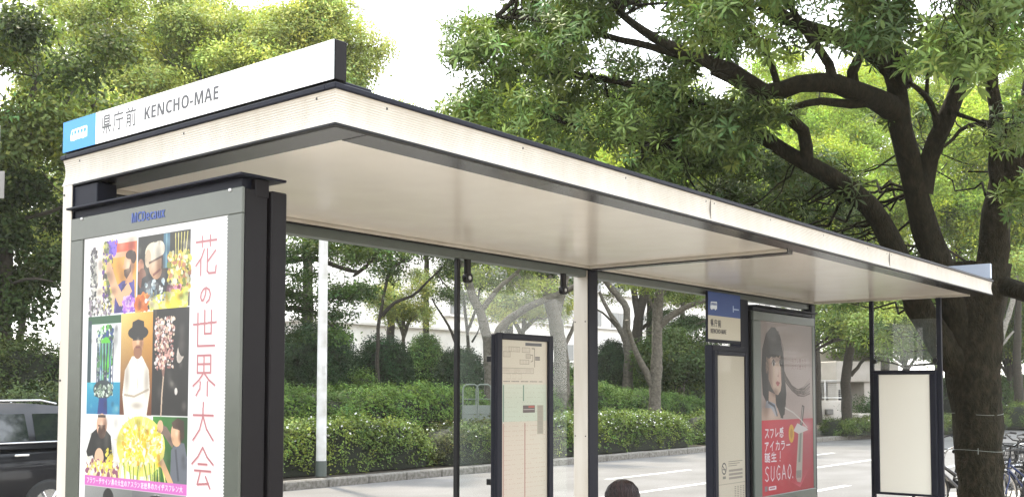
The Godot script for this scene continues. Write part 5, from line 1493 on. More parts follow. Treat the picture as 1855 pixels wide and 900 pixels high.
# ---------------------------------------------------------------- trees across the road
func build_trees() -> void:
	var L := [cluster_mesh(11, 24, 0.30, 0.125, 0.06), cluster_mesh(12, 24, 0.32, 0.12, 0.058), cluster_mesh(13, 22, 0.30, 0.13, 0.06)]
	var S := [cluster_mesh(14, 20, 0.24, 0.085, 0.04, 0.35), cluster_mesh(15, 20, 0.26, 0.08, 0.042, 0.35)]
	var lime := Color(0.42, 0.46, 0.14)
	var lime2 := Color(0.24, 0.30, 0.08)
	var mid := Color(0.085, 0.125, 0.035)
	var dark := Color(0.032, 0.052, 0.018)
	var G := "trees in the garden across the road"
	# far left shade tree
	var b := spot(6, 20.5)
	var limbs := [[PackedVector3Array([b, at(4, 600, 20.5), at(10, 480, 20.5), at(14, 380, 20.6), at(30, 250, 20.8), at(70, 140, 21)]), 0.2, 0.06],
		[PackedVector3Array([at(12, 430, 20.5), at(50, 395, 20.2), at(100, 380, 20), at(150, 350, 19.8)]), 0.06, 0.02],
		[PackedVector3Array([at(14, 390, 20.5), at(-40, 320, 20.5), at(-90, 250, 20.5)]), 0.09, 0.03],
		[PackedVector3Array([at(0, 205, 20.5), at(30, 235, 20.3), at(80, 240, 20.1), at(130, 215, 19.8), at(170, 190, 19.7)]), 0.06, 0.03],
		[PackedVector3Array([at(22, 300, 20.7), at(70, 260, 21), at(140, 150, 21.2)]), 0.08, 0.02],
		[PackedVector3Array([at(8, 520, 20.5), at(50, 505, 20.2), at(95, 510, 20)]), 0.04, 0.015]]
	var cl := []
	for k in 40:
		var px := rng.randf_range(-150, 205)
		var py := rng.randf_range(30, 300)
		if px > 120 and py < 70: continue
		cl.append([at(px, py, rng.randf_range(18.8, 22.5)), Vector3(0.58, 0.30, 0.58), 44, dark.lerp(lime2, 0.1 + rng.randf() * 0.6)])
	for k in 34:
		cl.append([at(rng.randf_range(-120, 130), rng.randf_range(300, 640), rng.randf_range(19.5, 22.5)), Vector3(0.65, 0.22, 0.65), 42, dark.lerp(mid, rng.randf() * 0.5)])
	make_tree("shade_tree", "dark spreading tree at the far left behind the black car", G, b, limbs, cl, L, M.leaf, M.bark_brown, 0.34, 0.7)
	# yellow green tree glowing behind it on the left, lower level
	auto_tree("lime_tree", "yellow green tree low behind the far left shade tree", G, spot(40, 30), 0.16, spot(40, 30, 6.4), Vector3(3.2, 1.9, 2.8), 34, 0.8, 55, lime2, lime, L, M.bark_brown)
	# big lime crowns over the sign
	var spec := [[235, 33.0, 110, 3.6, 2.9, "broad lime green tree rising behind the blue end of the roof sign"], [400, 37.0, 95, 4.0, 3.2, "tall lime green tree behind the middle of the roof sign"], [545, 34.0, 90, 2.6, 2.6, "lime green tree behind the near corner of the shelter roof"], [330, 46.0, 60, 6.5, 3.4, "hazy lime tree farthest back above the roof sign"]]
	for q in spec:
		var t: float = q[1]
		var h: float = 1.57 + (706.0 - q[2]) / 1904.57 * t
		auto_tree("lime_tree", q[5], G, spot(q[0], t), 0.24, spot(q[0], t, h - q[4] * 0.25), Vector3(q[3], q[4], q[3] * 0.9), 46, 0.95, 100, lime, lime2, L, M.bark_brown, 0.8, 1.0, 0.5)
	# medium canopies filling below them behind the light box
	auto_tree("lime_tree", "lime green tree low behind the left end of the light box", G, spot(265, 29), 0.2, spot(265, 29, 8.0), Vector3(3.0, 2.2, 2.6), 36, 0.9, 90, lime2, lime, L, M.bark_brown)
	auto_tree("pale_tree", "pale rounded treetop just above the shelter's near roof corner", G, spot(700, 44), 0.22, spot(706, 44, 11.5), Vector3(1.7, 2.1, 1.7), 26, 0.8, 60, Color(0.12, 0.17, 0.06), lime, L, M.bark_brown)
	auto_tree("pale_tree", "lower pale treetop right of the one above the roof corner", G, spot(770, 46), 0.2, spot(772, 46, 11.0), Vector3(1.4, 1.7, 1.4), 18, 0.75, 55, Color(0.12, 0.17, 0.06), lime, L, M.bark_brown)
	auto_tree("pale_tree", "pale low tree in the sunlit gap beyond the round shrubs", G, spot(730, 37), 0.12, spot(730, 37, 4.6), Vector3(1.25, 1.2, 1.2), 22, 0.5, 42, Color(0.14, 0.18, 0.06), lime, S, M.bark_grey, 0.8)
	# layered evergreen behind the pole
	b = spot(492, 23.5)
	limbs = [[PackedVector3Array([b, at(494, 600, 23.5), at(488, 480, 23.5), at(500, 380, 23.6)]), 0.16, 0.07],
		[PackedVector3Array([at(490, 480, 23.5), at(560, 468, 23.2), at(620, 486, 22.9), at(655, 492, 22.7), at(672, 470, 22.6)]), 0.09, 0.03],
		[PackedVector3Array([at(492, 560, 23.5), at(560, 560, 23.2), at(600, 590, 23), at(640, 612, 22.9)]), 0.06, 0.02],
		[PackedVector3Array([at(490, 520, 23.5), at(550, 535, 23.8), at(620, 540, 24)]), 0.05, 0.02],
		[PackedVector3Array([at(655, 490, 22.7), at(640, 500, 22.6), at(660, 480, 22.3)]), 0.03, 0.012],
		[PackedVector3Array([at(495, 420, 23.5), at(560, 390, 23), at(650, 400, 22.6), at(720, 420, 22.4)]), 0.06, 0.02]]
	cl = []
	for k in 30:
		cl.append([at(rng.randf_range(500, 720), rng.randf_range(380, 470), rng.randf_range(22, 24.5)), Vector3(0.42, 0.18, 0.42), 19, mid.lerp(Color(0.05, 0.09, 0.03), rng.randf())])
	for k in 22:
		cl.append([at(rng.randf_range(480, 660), rng.randf_range(480, 605), rng.randf_range(22.2, 25)), Vector3(0.48, 0.14, 0.48), 22, dark.lerp(Color(0.06, 0.11, 0.03), rng.randf())])
	make_tree("layered_tree", "layered evergreen reaching right from behind the light box past the white pole", G, b, limbs, cl, S, M.leaf, M.bark_brown, 0.3, 0.9)
	# thin forked tree in the bright gap
	b = spot(683, 28)
	limbs = [[PackedVector3Array([b, at(684, 620, 28), at(688, 575, 28), at(698, 520, 28), at(706, 490, 28), at(732, 470, 28), at(730, 440, 28)]), 0.075, 0.03],
		[PackedVector3Array([at(692, 572, 28), at(715, 548, 28), at(748, 535, 28), at(772, 512, 28), at(790, 495, 28), at(815, 470, 28)]), 0.055, 0.02],
		[PackedVector3Array([at(732, 475, 28), at(715, 455, 28), at(705, 435, 28)]), 0.03, 0.012]]
	cl = []
	for k in 22:
		cl.append([at(rng.randf_range(660, 845), rng.randf_range(395, 500), rng.randf_range(27, 29)), Vector3(0.5, 0.2, 0.5), 22, mid.lerp(dark, rng.randf())])
	make_tree("forked_sapling", "thin dark forked tree in the bright gap left of the black glass bar", G, b, limbs, cl, S, M.leaf, M.bark_brown, 0.3, 0.9)
	# thin dark stems behind the glass bar
	b = spot(848, 31.50)
	limbs = [[PackedVector3Array([b, at(848, 640, 31.50), at(843, 570, 31.50), at(835, 520, 31.50), at(815, 470, 31.50)]), 0.077, 0.033],
		[PackedVector3Array([at(832, 640, 31.50), at(815, 595, 31.50), at(790, 555, 31.50), at(782, 540, 31.50)]), 0.055, 0.022],
		[PackedVector3Array([at(846, 600, 31.50), at(862, 560, 31.50), at(872, 505, 31.50)]), 0.055, 0.022],
		[PackedVector3Array([at(855, 620, 31.30), at(868, 595, 31.20), at(870, 570, 31.20)]), 0.033, 0.013],
		[PackedVector3Array([at(838, 540, 31.50), at(805, 515, 31.50), at(790, 490, 31.50)]), 0.039, 0.017]]
	cl = []
	for k in 16:
		cl.append([at(rng.randf_range(780, 900), rng.randf_range(440, 545), rng.randf_range(30.5, 33.0)), Vector3(0.5, 0.18, 0.5), 22, mid.lerp(dark, rng.randf())])
	make_tree("thin_stemmed_tree", "thin dark many stemmed tree seen through the glass pane", G, b, limbs, cl, S, M.leaf, M.bark_brown, 0.3, 0.9)
	# leaning grey tree behind the timetable board
	b = spot(890, 27.50)
	limbs = [[PackedVector3Array([b, at(887, 690, 27.50), at(881, 610, 27.50), at(868, 560, 27.50), at(850, 515, 27.50), at(840, 470, 27.50)]), 0.179, 0.096],
		[PackedVector3Array([at(893, 640, 27.50), at(908, 594, 27.30), at(940, 566, 27.10), at(975, 548, 26.90), at(1030, 524, 26.70), at(1062, 505, 26.50)]), 0.143, 0.060],
		[PackedVector3Array([at(870, 565, 27.50), at(905, 520, 27.50), at(940, 490, 27.50), at(960, 450, 27.50)]), 0.084, 0.036]]
	cl = []
	for k in 14:
		cl.append([at(rng.randf_range(840, 1000), rng.randf_range(440, 520), rng.randf_range(26.5, 29.5)), Vector3(0.5, 0.16, 0.5), 22, mid.lerp(lime2, rng.randf())])
	make_tree("leaning_tree", "grey leaning tree with a long right limb behind the timetable board", G, b, limbs, cl, S, M.leaf, M.bark_grey, 0.3, 0.9)
	# stout trunk between board and middle column
	b = spot(1020, 30.00)
	limbs = [[PackedVector3Array([b, at(1018, 720, 30.00), at(1017, 650, 30.00), at(1008, 592, 30.00), at(996, 535, 30.00), at(986, 480, 30.00), at(980, 420, 30.00)]), 0.268, 0.166],
		[PackedVector3Array([at(1004, 580, 30.00), at(1018, 530, 30.00), at(1030, 470, 30.00)]), 0.153, 0.089],
		[PackedVector3Array([at(1014, 640, 30.00), at(1036, 600, 30.10), at(1046, 560, 30.20)]), 0.077, 0.038],
		[PackedVector3Array([at(996, 535, 30.00), at(965, 505, 29.90), at(930, 485, 29.80)]), 0.102, 0.051]]
	cl = []
	for k in 18:
		cl.append([at(rng.randf_range(930, 1080), rng.randf_range(400, 520), rng.randf_range(29.0, 32.0)), Vector3(0.5, 0.2, 0.5), 24, mid.lerp(dark, rng.randf())])
	make_tree("street_tree", "stout dark trunk between the timetable board and the middle column", G, b, limbs, cl, S, M.leaf, M.bark_grey, 0.3, 0.9)
	auto_tree("pale_tree", "pale green tree glowing behind the leaning grey tree", G, spot(945, 40), 0.15, spot(950, 40, 4.9), Vector3(2.2, 1.4, 2.0), 30, 0.6, 48, Color(0.13, 0.18, 0.05), lime, S, M.bark_grey, 0.8)
	# pair of forked trees right of the column
	b = spot(1137, 37.50)
	limbs = [[PackedVector3Array([b, at(1137, 700, 37.50), at(1139, 640, 37.50), at(1135, 600, 37.50), at(1134, 555, 37.50), at(1105, 520, 37.50), at(1088, 498, 37.50)]), 0.232, 0.095],
		[PackedVector3Array([at(1136, 620, 37.50), at(1120, 590, 37.50), at(1102, 563, 37.50), at(1086, 528, 37.50)]), 0.123, 0.055],
		[PackedVector3Array([at(1133, 625, 37.50), at(1120, 595, 37.60), at(1090, 565, 37.60), at(1080, 560, 37.60)]), 0.068, 0.034],
		[PackedVector3Array([at(1130, 605, 37.50), at(1118, 585, 37.40), at(1108, 575, 37.40)]), 0.055, 0.027]]
	cl = []
	for k in 14:
		cl.append([at(rng.randf_range(1060, 1170), rng.randf_range(455, 540), rng.randf_range(36.5, 39.0)), Vector3(0.5, 0.2, 0.5), 22, mid.lerp(lime2, rng.randf())])
	make_tree("forked_tree", "grey forked tree just right of the middle column", G, b, limbs, cl, S, M.leaf, M.bark_grey, 0.3, 0.9)
	b = spot(1152, 40.50)
	limbs = [[PackedVector3Array([b, at(1152, 650, 40.50), at(1155, 610, 40.50), at(1157, 575, 40.50), at(1165, 545, 40.50), at(1175, 510, 40.50), at(1182, 460, 40.50)]), 0.261, 0.157],
		[PackedVector3Array([at(1157, 580, 40.50), at(1152, 545, 40.50), at(1143, 505, 40.50), at(1140, 470, 40.50)]), 0.157, 0.078],
		[PackedVector3Array([at(1162, 560, 40.50), at(1160, 525, 40.50), at(1150, 500, 40.50)]), 0.091, 0.052],
		[PackedVector3Array([at(1158, 600, 40.50), at(1180, 580, 40.50), at(1200, 560, 40.50)]), 0.091, 0.039]]
	cl = []
	for k in 16:
		cl.append([at(rng.randf_range(1100, 1230), rng.randf_range(440, 540), rng.randf_range(39.0, 42.5)), Vector3(0.6, 0.22, 0.6), 24, mid.lerp(dark, rng.randf())])
	make_tree("dark_forked_tree", "dark forked trunk behind the two grey forked trees", G, b, limbs, cl, S, M.leaf, M.bark_brown, 0.3, 0.9)
	b = spot(1186, 31.80)
	limbs = [[PackedVector3Array([b, at(1186, 740, 31.80), at(1188, 690, 31.80), at(1190, 640, 31.80), at(1191, 590, 31.80), at(1193, 550, 31.80), at(1198, 505, 31.80), at(1205, 440, 31.80)]), 0.205, 0.129],
		[PackedVector3Array([at(1194, 592, 31.80), at(1210, 578, 31.70), at(1226, 567, 31.60), at(1255, 551, 31.40), at(1290, 541, 31.30)]), 0.119, 0.065],
		[PackedVector3Array([at(1182, 700, 31.80), at(1170, 670, 31.80), at(1157, 648, 31.80), at(1143, 615, 31.80), at(1135, 580, 31.70)]), 0.119, 0.065],
		[PackedVector3Array([at(1192, 570, 31.80), at(1178, 545, 31.80), at(1172, 520, 31.80)]), 0.065, 0.032],
		[PackedVector3Array([at(1195, 540, 31.80), at(1212, 515, 31.80), at(1222, 490, 31.80)]), 0.065, 0.032]]
	cl = []
	for k in 20:
		cl.append([at(rng.randf_range(1130, 1290), rng.randf_range(440, 545), rng.randf_range(30.3, 33.3)), Vector3(0.6, 0.18, 0.6), 26, mid.lerp(lime2, rng.randf() * 0.8)])
	make_tree("street_tree", "nearest grey street tree with mottled bark standing in the low hedge", G, b, limbs, cl, S, M.leaf, M.bark_grey, 0.3, 0.9)
	# pine-like layered tree by the stop sign
	b = spot(1236, 41.00)
	limbs = [[PackedVector3Array([b, at(1235, 680, 41.00), at(1234, 620, 41.00), at(1237, 560, 41.00), at(1240, 500, 41.00)]), 0.157, 0.072],
		[PackedVector3Array([at(1235, 640, 41.00), at(1250, 625, 41.00), at(1275, 615, 41.00)]), 0.060, 0.024],
		[PackedVector3Array([at(1234, 622, 41.00), at(1215, 608, 41.00), at(1200, 605, 41.00)]), 0.060, 0.024],
		[PackedVector3Array([at(1236, 590, 41.00), at(1260, 588, 41.00), at(1290, 575, 41.00)]), 0.060, 0.024]]
	cl = []
	for k in 34:
		cl.append([at(rng.randf_range(1190, 1310), rng.randf_range(560, 660), rng.randf_range(39.5, 42.5)), Vector3(0.5, 0.13, 0.5), 30, dark.lerp(Color(0.05, 0.1, 0.03), rng.randf() * 0.7)])
	for k in 18:
		cl.append([at(rng.randf_range(1190, 1320), rng.randf_range(500, 570), rng.randf_range(39.5, 43.0)), Vector3(0.6, 0.2, 0.6), 26, mid.lerp(lime2, rng.randf())])
	make_tree("layered_tree", "layered dark tree left of the blue stop name plate", G, b, limbs, cl, S, M.leaf, M.bark_grey, 0.3, 0.9)
	auto_tree("evergreen_shrub_tree", "dense dark evergreen low behind the tree at the stop name plate", G, spot(1220, 37), 0.12, spot(1225, 37, 2.4), Vector3(1.8, 1.1, 1.5), 26, 0.6, 55, dark, mid, L, M.bark_brown)
	# tree by the gatehouse
	b = spot(1534, 37)
	limbs = [[PackedVector3Array([b, at(1535, 740, 37), at(1533, 690, 37), at(1537, 655, 37), at(1543, 620, 37), at(1546, 580, 37), at(1550, 520, 37)]), 0.2, 0.12],
		[PackedVector3Array([at(1544, 620, 37), at(1530, 612, 36.8), at(1505, 620, 36.5), at(1478, 634, 36)]), 0.09, 0.05],
		[PackedVector3Array([at(1545, 600, 37), at(1520, 595, 36.8), at(1500, 612, 36.6), at(1476, 628, 36.4)]), 0.08, 0.04],
		[PackedVector3Array([at(1542, 680, 37), at(1556, 664, 36.9), at(1565, 652, 36.8), at(1585, 648, 36.6)]), 0.08, 0.04]]
	cl = []
	for k in 40:
		cl.append([at(rng.randf_range(1450, 1720), rng.randf_range(470, 600), rng.randf_range(34, 40)), Vector3(0.9, 0.45, 0.9), 46, mid.lerp(lime2, rng.randf())])
	make_tree("gate_tree", "dark slim tree standing before the beige gatehouse", G, b, limbs, cl, L, M.leaf, M.bark_brown, 0.3, 0.8)
	# greenery behind the end panel and right of the big trunk
	var rest := [[1640, 54.0, 600, 3.6, 2.6, "bushy green tree beyond the road behind the end glass"], [1700, 60.0, 560, 4.2, 3.6, "green tree behind the big trunk's left side"], [1830, 58.0, 600, 3.6, 3.0, "fresh green tree right of the big dark trunk"], [1905, 62.0, 560, 4.5, 4.0, "fresh green tree at the right picture edge"], [1850, 74.0, 470, 6.0, 4.5, "tall pale green tree farthest right"]]
	for q in rest:
		var t: float = q[1]
		var h: float = 1.57 + (706.0 - q[2]) / 1904.57 * t
		auto_tree("garden_tree", q[5], G, spot(q[0], t), 0.22, spot(q[0], t, h), Vector3(q[3], q[4], q[3]), 44, 1.0, 62, lime2, Color(0.09, 0.15, 0.04), L, M.bark_brown, 0.6, 1.25)
	# sunny crowns glimpsed behind the big tree
	var behind := [[930, 45.0, 265, 3.4, 2.8, "yellow green crown behind the big tree's left boughs"], [1060, 42.0, 330, 3.6, 2.6, "low yellow green crown behind the long roof's middle"], [1180, 44.0, 290, 4.2, 3.4, "yellow green crown behind the fascia's middle"], [1330, 46.0, 370, 4.4, 3.4, "yellow green crown behind the lower left bough"], [1480, 48.0, 400, 4.2, 3.6, "yellow green crown behind the forked boughs"], [1600, 50.0, 330, 4.6, 4.2, "yellow green crown behind the upright boughs"], [1740, 52.0, 330, 4.8, 4.4, "yellow green crown between the two right boughs"], [1850, 50.0, 380, 4.2, 4.0, "yellow green crown at the right edge behind the boughs"], [1480, 56.0, 210, 5.0, 3.6, "hazy green crown high behind the big tree"], [1700, 60.0, 150, 6.0, 4.0, "hazy green crown highest behind the right boughs"]]
	for q in behind:
		var t: float = q[1]
		var h: float = 1.57 + (706.0 - q[2]) / 1904.57 * t
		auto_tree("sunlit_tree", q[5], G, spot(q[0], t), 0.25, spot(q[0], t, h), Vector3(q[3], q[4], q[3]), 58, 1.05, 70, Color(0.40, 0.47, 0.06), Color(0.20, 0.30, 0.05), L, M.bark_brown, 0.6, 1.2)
	# pale grey trunk right of the big one
	b = spot(1808, 44)
	make_tree("pale_trunk_tree", "slim pale grey trunk just right of the big dark trunk", G, b, [[PackedVector3Array([b, at(1806, 700, 44), at(1805, 640, 44), at(1815, 610, 44), at(1832, 560, 44), at(1845, 500, 44)]), 0.17, 0.09], [PackedVector3Array([at(1806, 640, 44), at(1822, 618, 44), at(1838, 600, 44)]), 0.08, 0.04]],
		[[at(1850, 480, 44), Vector3(1.2, 0.8, 1.2), 70, lime2], [at(1815, 470, 44), Vector3(1.1, 0.7, 1.1), 60, lime2]], L, M.leaf, M.bark_pale)


# ---------------------------------------------------------------- the big tree by the shelter's far end
func build_big_tree() -> void:
	var W := [whorl_mesh(21, 14, 0.115, 0.025), whorl_mesh(22, 11, 0.135, 0.027), whorl_mesh(23, 17, 0.095, 0.022), whorl_mesh(24, 12, 0.125, 0.026), whorl_mesh(25, 8, 0.105, 0.023)]
	var b := spot(1776, 13.5, -0.08)
	var limbs := [
		[PackedVector3Array([b, at(1775, 860, 13.5), at(1772, 780, 13.5), at(1767, 700, 13.5), at(1764, 630, 13.5), at(1768, 560, 13.5), at(1780, 480, 13.5)]), 0.255, 0.36],
		# left limb rising behind the roof
		[PackedVector3Array([at(1752, 670, 13.5), at(1712, 630, 13.4), at(1680, 580, 13.3), at(1652, 520, 13.1), at(1620, 452, 12.9), at(1580, 378, 12.7), at(1512, 322, 12.5), at(1445, 288, 12.4), at(1378, 246, 12.4), at(1322, 220, 12.5), at(1268, 190, 12.6)]), 0.202, 0.060],
		[PackedVector3Array([at(1462, 296, 12.4), at(1462, 255, 12.2), at(1450, 225, 12.1), at(1405, 205, 12.0), at(1350, 160, 12.0), at(1290, 130, 12.1)]), 0.088, 0.034],
		[PackedVector3Array([at(1390, 250, 12.4), at(1330, 228, 12.6), at(1270, 228, 12.9), at(1190, 240, 13.2)]), 0.062, 0.021],
		# middle limb, upright, with the two heavy boughs
		[PackedVector3Array([at(1752, 640, 13.5), at(1726, 560, 13.4), at(1702, 480, 13.3), at(1668, 385, 13.1), at(1648, 295, 12.9), at(1630, 215, 12.7), at(1626, 150, 12.6), at(1606, 120, 12.5), at(1575, 90, 12.4), at(1535, 74, 12.3), at(1490, 58, 12.3), at(1440, 40, 12.4), at(1380, 8, 12.5)]), 0.211, 0.076],
		[PackedVector3Array([at(1628, 205, 12.7), at(1600, 185, 12.5), at(1555, 167, 12.3), at(1500, 150, 12.1), at(1440, 153, 12.0), at(1402, 172, 12.0), at(1375, 160, 12.0), at(1330, 130, 12.1), at(1250, 100, 12.4), at(1170, 60, 12.8), at(1120, 20, 13.0)]), 0.150, 0.043],
		[PackedVector3Array([at(1590, 180, 12.5), at(1540, 188, 12.3), at(1480, 184, 12.1), at(1430, 196, 12.0)]), 0.070, 0.034],
		[PackedVector3Array([at(1548, 165, 12.3), at(1546, 130, 12.2), at(1560, 100, 12.2), at(1556, 60, 12.2)]), 0.079, 0.043],
		[PackedVector3Array([at(1512, 152, 12.1), at(1500, 110, 12.0), at(1470, 70, 12.0), at(1440, 20, 12.0), at(1400, -40, 12.0)]), 0.062, 0.030],
		[PackedVector3Array([at(1412, 170, 12.0), at(1400, 120, 11.9), at(1370, 70, 11.8), at(1340, 30, 11.8)]), 0.050, 0.021],
		[PackedVector3Array([at(1600, 115, 12.5), at(1605, 60, 12.4), at(1598, 0, 12.3), at(1590, -80, 12.2)]), 0.062, 0.043],
		[PackedVector3Array([at(1575, 92, 12.4), at(1568, 40, 12.3), at(1572, -20, 12.2)]), 0.050, 0.030],
		[PackedVector3Array([at(1622, 140, 12.6), at(1628, 80, 12.5), at(1620, 30, 12.4)]), 0.053, 0.034],
		# fork to the right of the middle limb
		[PackedVector3Array([at(1672, 350, 13.0), at(1684, 290, 12.9), at(1706, 238, 12.7), at(1726, 190, 12.5), at(1742, 150, 12.3), at(1740, 90, 12.2), at(1746, 20, 12.0), at(1750, -60, 12.0)]), 0.132, 0.076],
		[PackedVector3Array([at(1700, 240, 12.7), at(1690, 190, 12.5), at(1668, 165, 12.4), at(1650, 150, 12.3)]), 0.053, 0.025],
		[PackedVector3Array([at(1716, 200, 12.6), at(1760, 215, 12.3), at(1795, 226, 12.1)]), 0.035, 0.013],
		[PackedVector3Array([at(1680, 180, 12.5), at(1682, 130, 12.4), at(1692, 95, 12.3)]), 0.030, 0.013],
		# right stem
		[PackedVector3Array([at(1776, 540, 13.5), at(1800, 470, 13.4), at(1803, 400, 13.2), at(1818, 330, 13.0), at(1848, 270, 12.7), at(1870, 190, 12.4), at(1885, 90, 12.2)]), 0.211, 0.111],
		[PackedVector3Array([at(1815, 335, 13.0), at(1806, 290, 12.8), at(1804, 235, 12.6), at(1806, 190, 12.5), at(1798, 120, 12.4)]), 0.114, 0.068],
		[PackedVector3Array([at(1806, 225, 12.6), at(1770, 225, 12.5), at(1745, 232, 12.5), at(1730, 250, 12.5), at(1712, 265, 12.5)]), 0.040, 0.017],
		[PackedVector3Array([at(1790, 520, 13.5), at(1822, 516, 13.2), at(1856, 528, 12.9), at(1910, 540, 12.5), at(1980, 520, 12.2)]), 0.141, 0.085],
		# boughs reaching towards the viewer above the frame
		[PackedVector3Array([at(1640, 150, 12.6), at(1600, 20, 11.0), at(1500, -90, 9.8), at(1400, -160, 9.0)]), 0.106, 0.043],
		[PackedVector3Array([at(1800, 120, 12.4), at(1790, 0, 11.0), at(1750, -60, 9.8), at(1700, -60, 9.0)]), 0.097, 0.034],
		[PackedVector3Array([at(1268, 190, 12.6), at(1180, 160, 13.0), at(1080, 140, 13.4), at(960, 130, 13.9), at(870, 135, 14.2)]), 0.062, 0.017],
		[PackedVector3Array([at(1240, 100, 12.5), at(1120, 70, 13.0), at(1000, 40, 13.4), at(900, 30, 13.8)]), 0.053, 0.017],
		[PackedVector3Array([at(1322, 220, 12.5), at(1240, 250, 12.8), at(1150, 260, 13.0), at(1050, 230, 13.4), at(940, 200, 13.8)]), 0.050, 0.017],
	]
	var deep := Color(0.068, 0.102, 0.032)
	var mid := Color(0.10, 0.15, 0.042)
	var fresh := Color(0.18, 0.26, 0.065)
	var cl := []
	var put := func(px: float, py: float, t: float, r: float, n: int, c: Color): cl.append([at(px, py, t), Vector3(r, r * 0.6, r), int(n * 2.0), c])
	# left part of the crown, over the long roof
	for k in 125:
		var px := rng.randf_range(835, 1330)
		var low := lerpf(230.0, 420.0, clampf((px - 840.0) / 350.0, 0, 1))
		var py := rng.randf_range(-60, low)
		if px < 900 and (py < 40): continue
		if px > 1080 and px < 1280 and py > 25 and py < 110 and rng.randf() < 0.6: continue
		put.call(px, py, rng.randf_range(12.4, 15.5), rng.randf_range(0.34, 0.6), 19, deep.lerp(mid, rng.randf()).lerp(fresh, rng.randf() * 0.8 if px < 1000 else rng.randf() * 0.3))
	# below and between the left boughs
	for k in 52:
		put.call(rng.randf_range(1130, 1560), rng.randf_range(270, 470), rng.randf_range(12.6, 15.5), rng.randf_range(0.3, 0.5), 13, deep.lerp(mid, rng.randf() * 0.6))
	for k in 10:
		put.call(rng.randf_range(1200, 1420), rng.randf_range(180, 290), rng.randf_range(11.2, 12.2), rng.randf_range(0.3, 0.45), 10, deep.lerp(mid, rng.randf()))
	# top middle and top right, nearer whorls
	for k in 34:
		put.call(rng.randf_range(1250, 1560), rng.randf_range(-110, 70), rng.randf_range(10.2, 13.5), rng.randf_range(0.34, 0.55), 12, mid.lerp(fresh, rng.randf() * 0.5))
	for k in 28:
		put.call(rng.randf_range(1540, 1900), rng.randf_range(-120, 75), rng.randf_range(8.8, 13.0), rng.randf_range(0.3, 0.5), 11, mid.lerp(deep, rng.randf()))
	for k in 16:
		put.call(rng.randf_range(1650, 1830), rng.randf_range(40, 130), rng.randf_range(8.6, 10.5), rng.randf_range(0.24, 0.36), 7, mid.lerp(fresh, rng.randf()))
	for k in 8:
		put.call(rng.randf_range(1740, 1890), rng.randf_range(90, 270), rng.randf_range(8.8, 11.5), rng.randf_range(0.22, 0.36), 7, mid.lerp(fresh, rng.randf() * 0.6))
	for k in 4:
		put.call(rng.randf_range(1790, 1900), rng.randf_range(300, 400), rng.randf_range(10.0, 12.5), rng.randf_range(0.22, 0.36), 8, mid)
	# sparse leaves among the upright boughs and behind the end glass
	for k in 7:
		put.call(rng.randf_range(1560, 1720), rng.randf_range(120, 330), rng.randf_range(12.8, 15.0), rng.randf_range(0.25, 0.4), 8, deep.lerp(mid, rng.randf()))
	for k in 14:
		put.call(rng.randf_range(1500, 1720), rng.randf_range(450, 640), rng.randf_range(14.0, 16.5), rng.randf_range(0.26, 0.42), 10, deep.lerp(fresh, rng.randf() * 0.6))
	# the rest of the crown, out of the picture but shading the place
	for k in 70:
		put.call(rng.randf_range(1000, 2150), rng.randf_range(-480, -110), rng.randf_range(9.5, 16.0), rng.randf_range(0.45, 0.8), 16, mid)
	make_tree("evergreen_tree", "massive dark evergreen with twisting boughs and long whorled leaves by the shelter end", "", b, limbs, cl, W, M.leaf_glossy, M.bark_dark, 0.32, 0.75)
	# wire bands round the trunk
	for k in 2:
		var y: float = [1.57 + (703.0 - 745.0) / 1904.57 * 13.5, 1.57 + (703.0 - 810.0) / 1904.57 * 13.5][k]
		var t := thing("wire_band", ["upper thin wire tied round the big dark trunk", "lower thin wire tied round the big dark trunk"][k], "wire", Vector3(0, y, 0))
		var c := at(1772, 760, 13.5)
		var ring := MB.new()
		var pts := PackedVector3Array()
		for j in 29:
			var a := TAU * j / 28.0
			pts.append(Vector3(c.x + cos(a) * 0.305, sin(a * 2.0 + k) * 0.012, c.z + sin(a) * 0.305))
		ring.tube(pts, PackedFloat32Array([0.0035]), 5, false)
		part("loop", ring, M.cage_grey, t)
		var knot := MB.new()
		var d := (EYE - c) * Vector3(1, 0, 1)
		var q := Vector3(c.x, 0, c.z) + d.normalized().rotated(Vector3.UP, -0.35 if k == 0 else 0.0) * 0.3
		knot.tube(PackedVector3Array([q + Vector3(0, 0.035, 0), q + Vector3(0.006, 0, 0), q + Vector3(0, -0.04, 0)]), PackedFloat32Array([0.006]), 5)
		part("twist", knot, M.cage_grey, t)


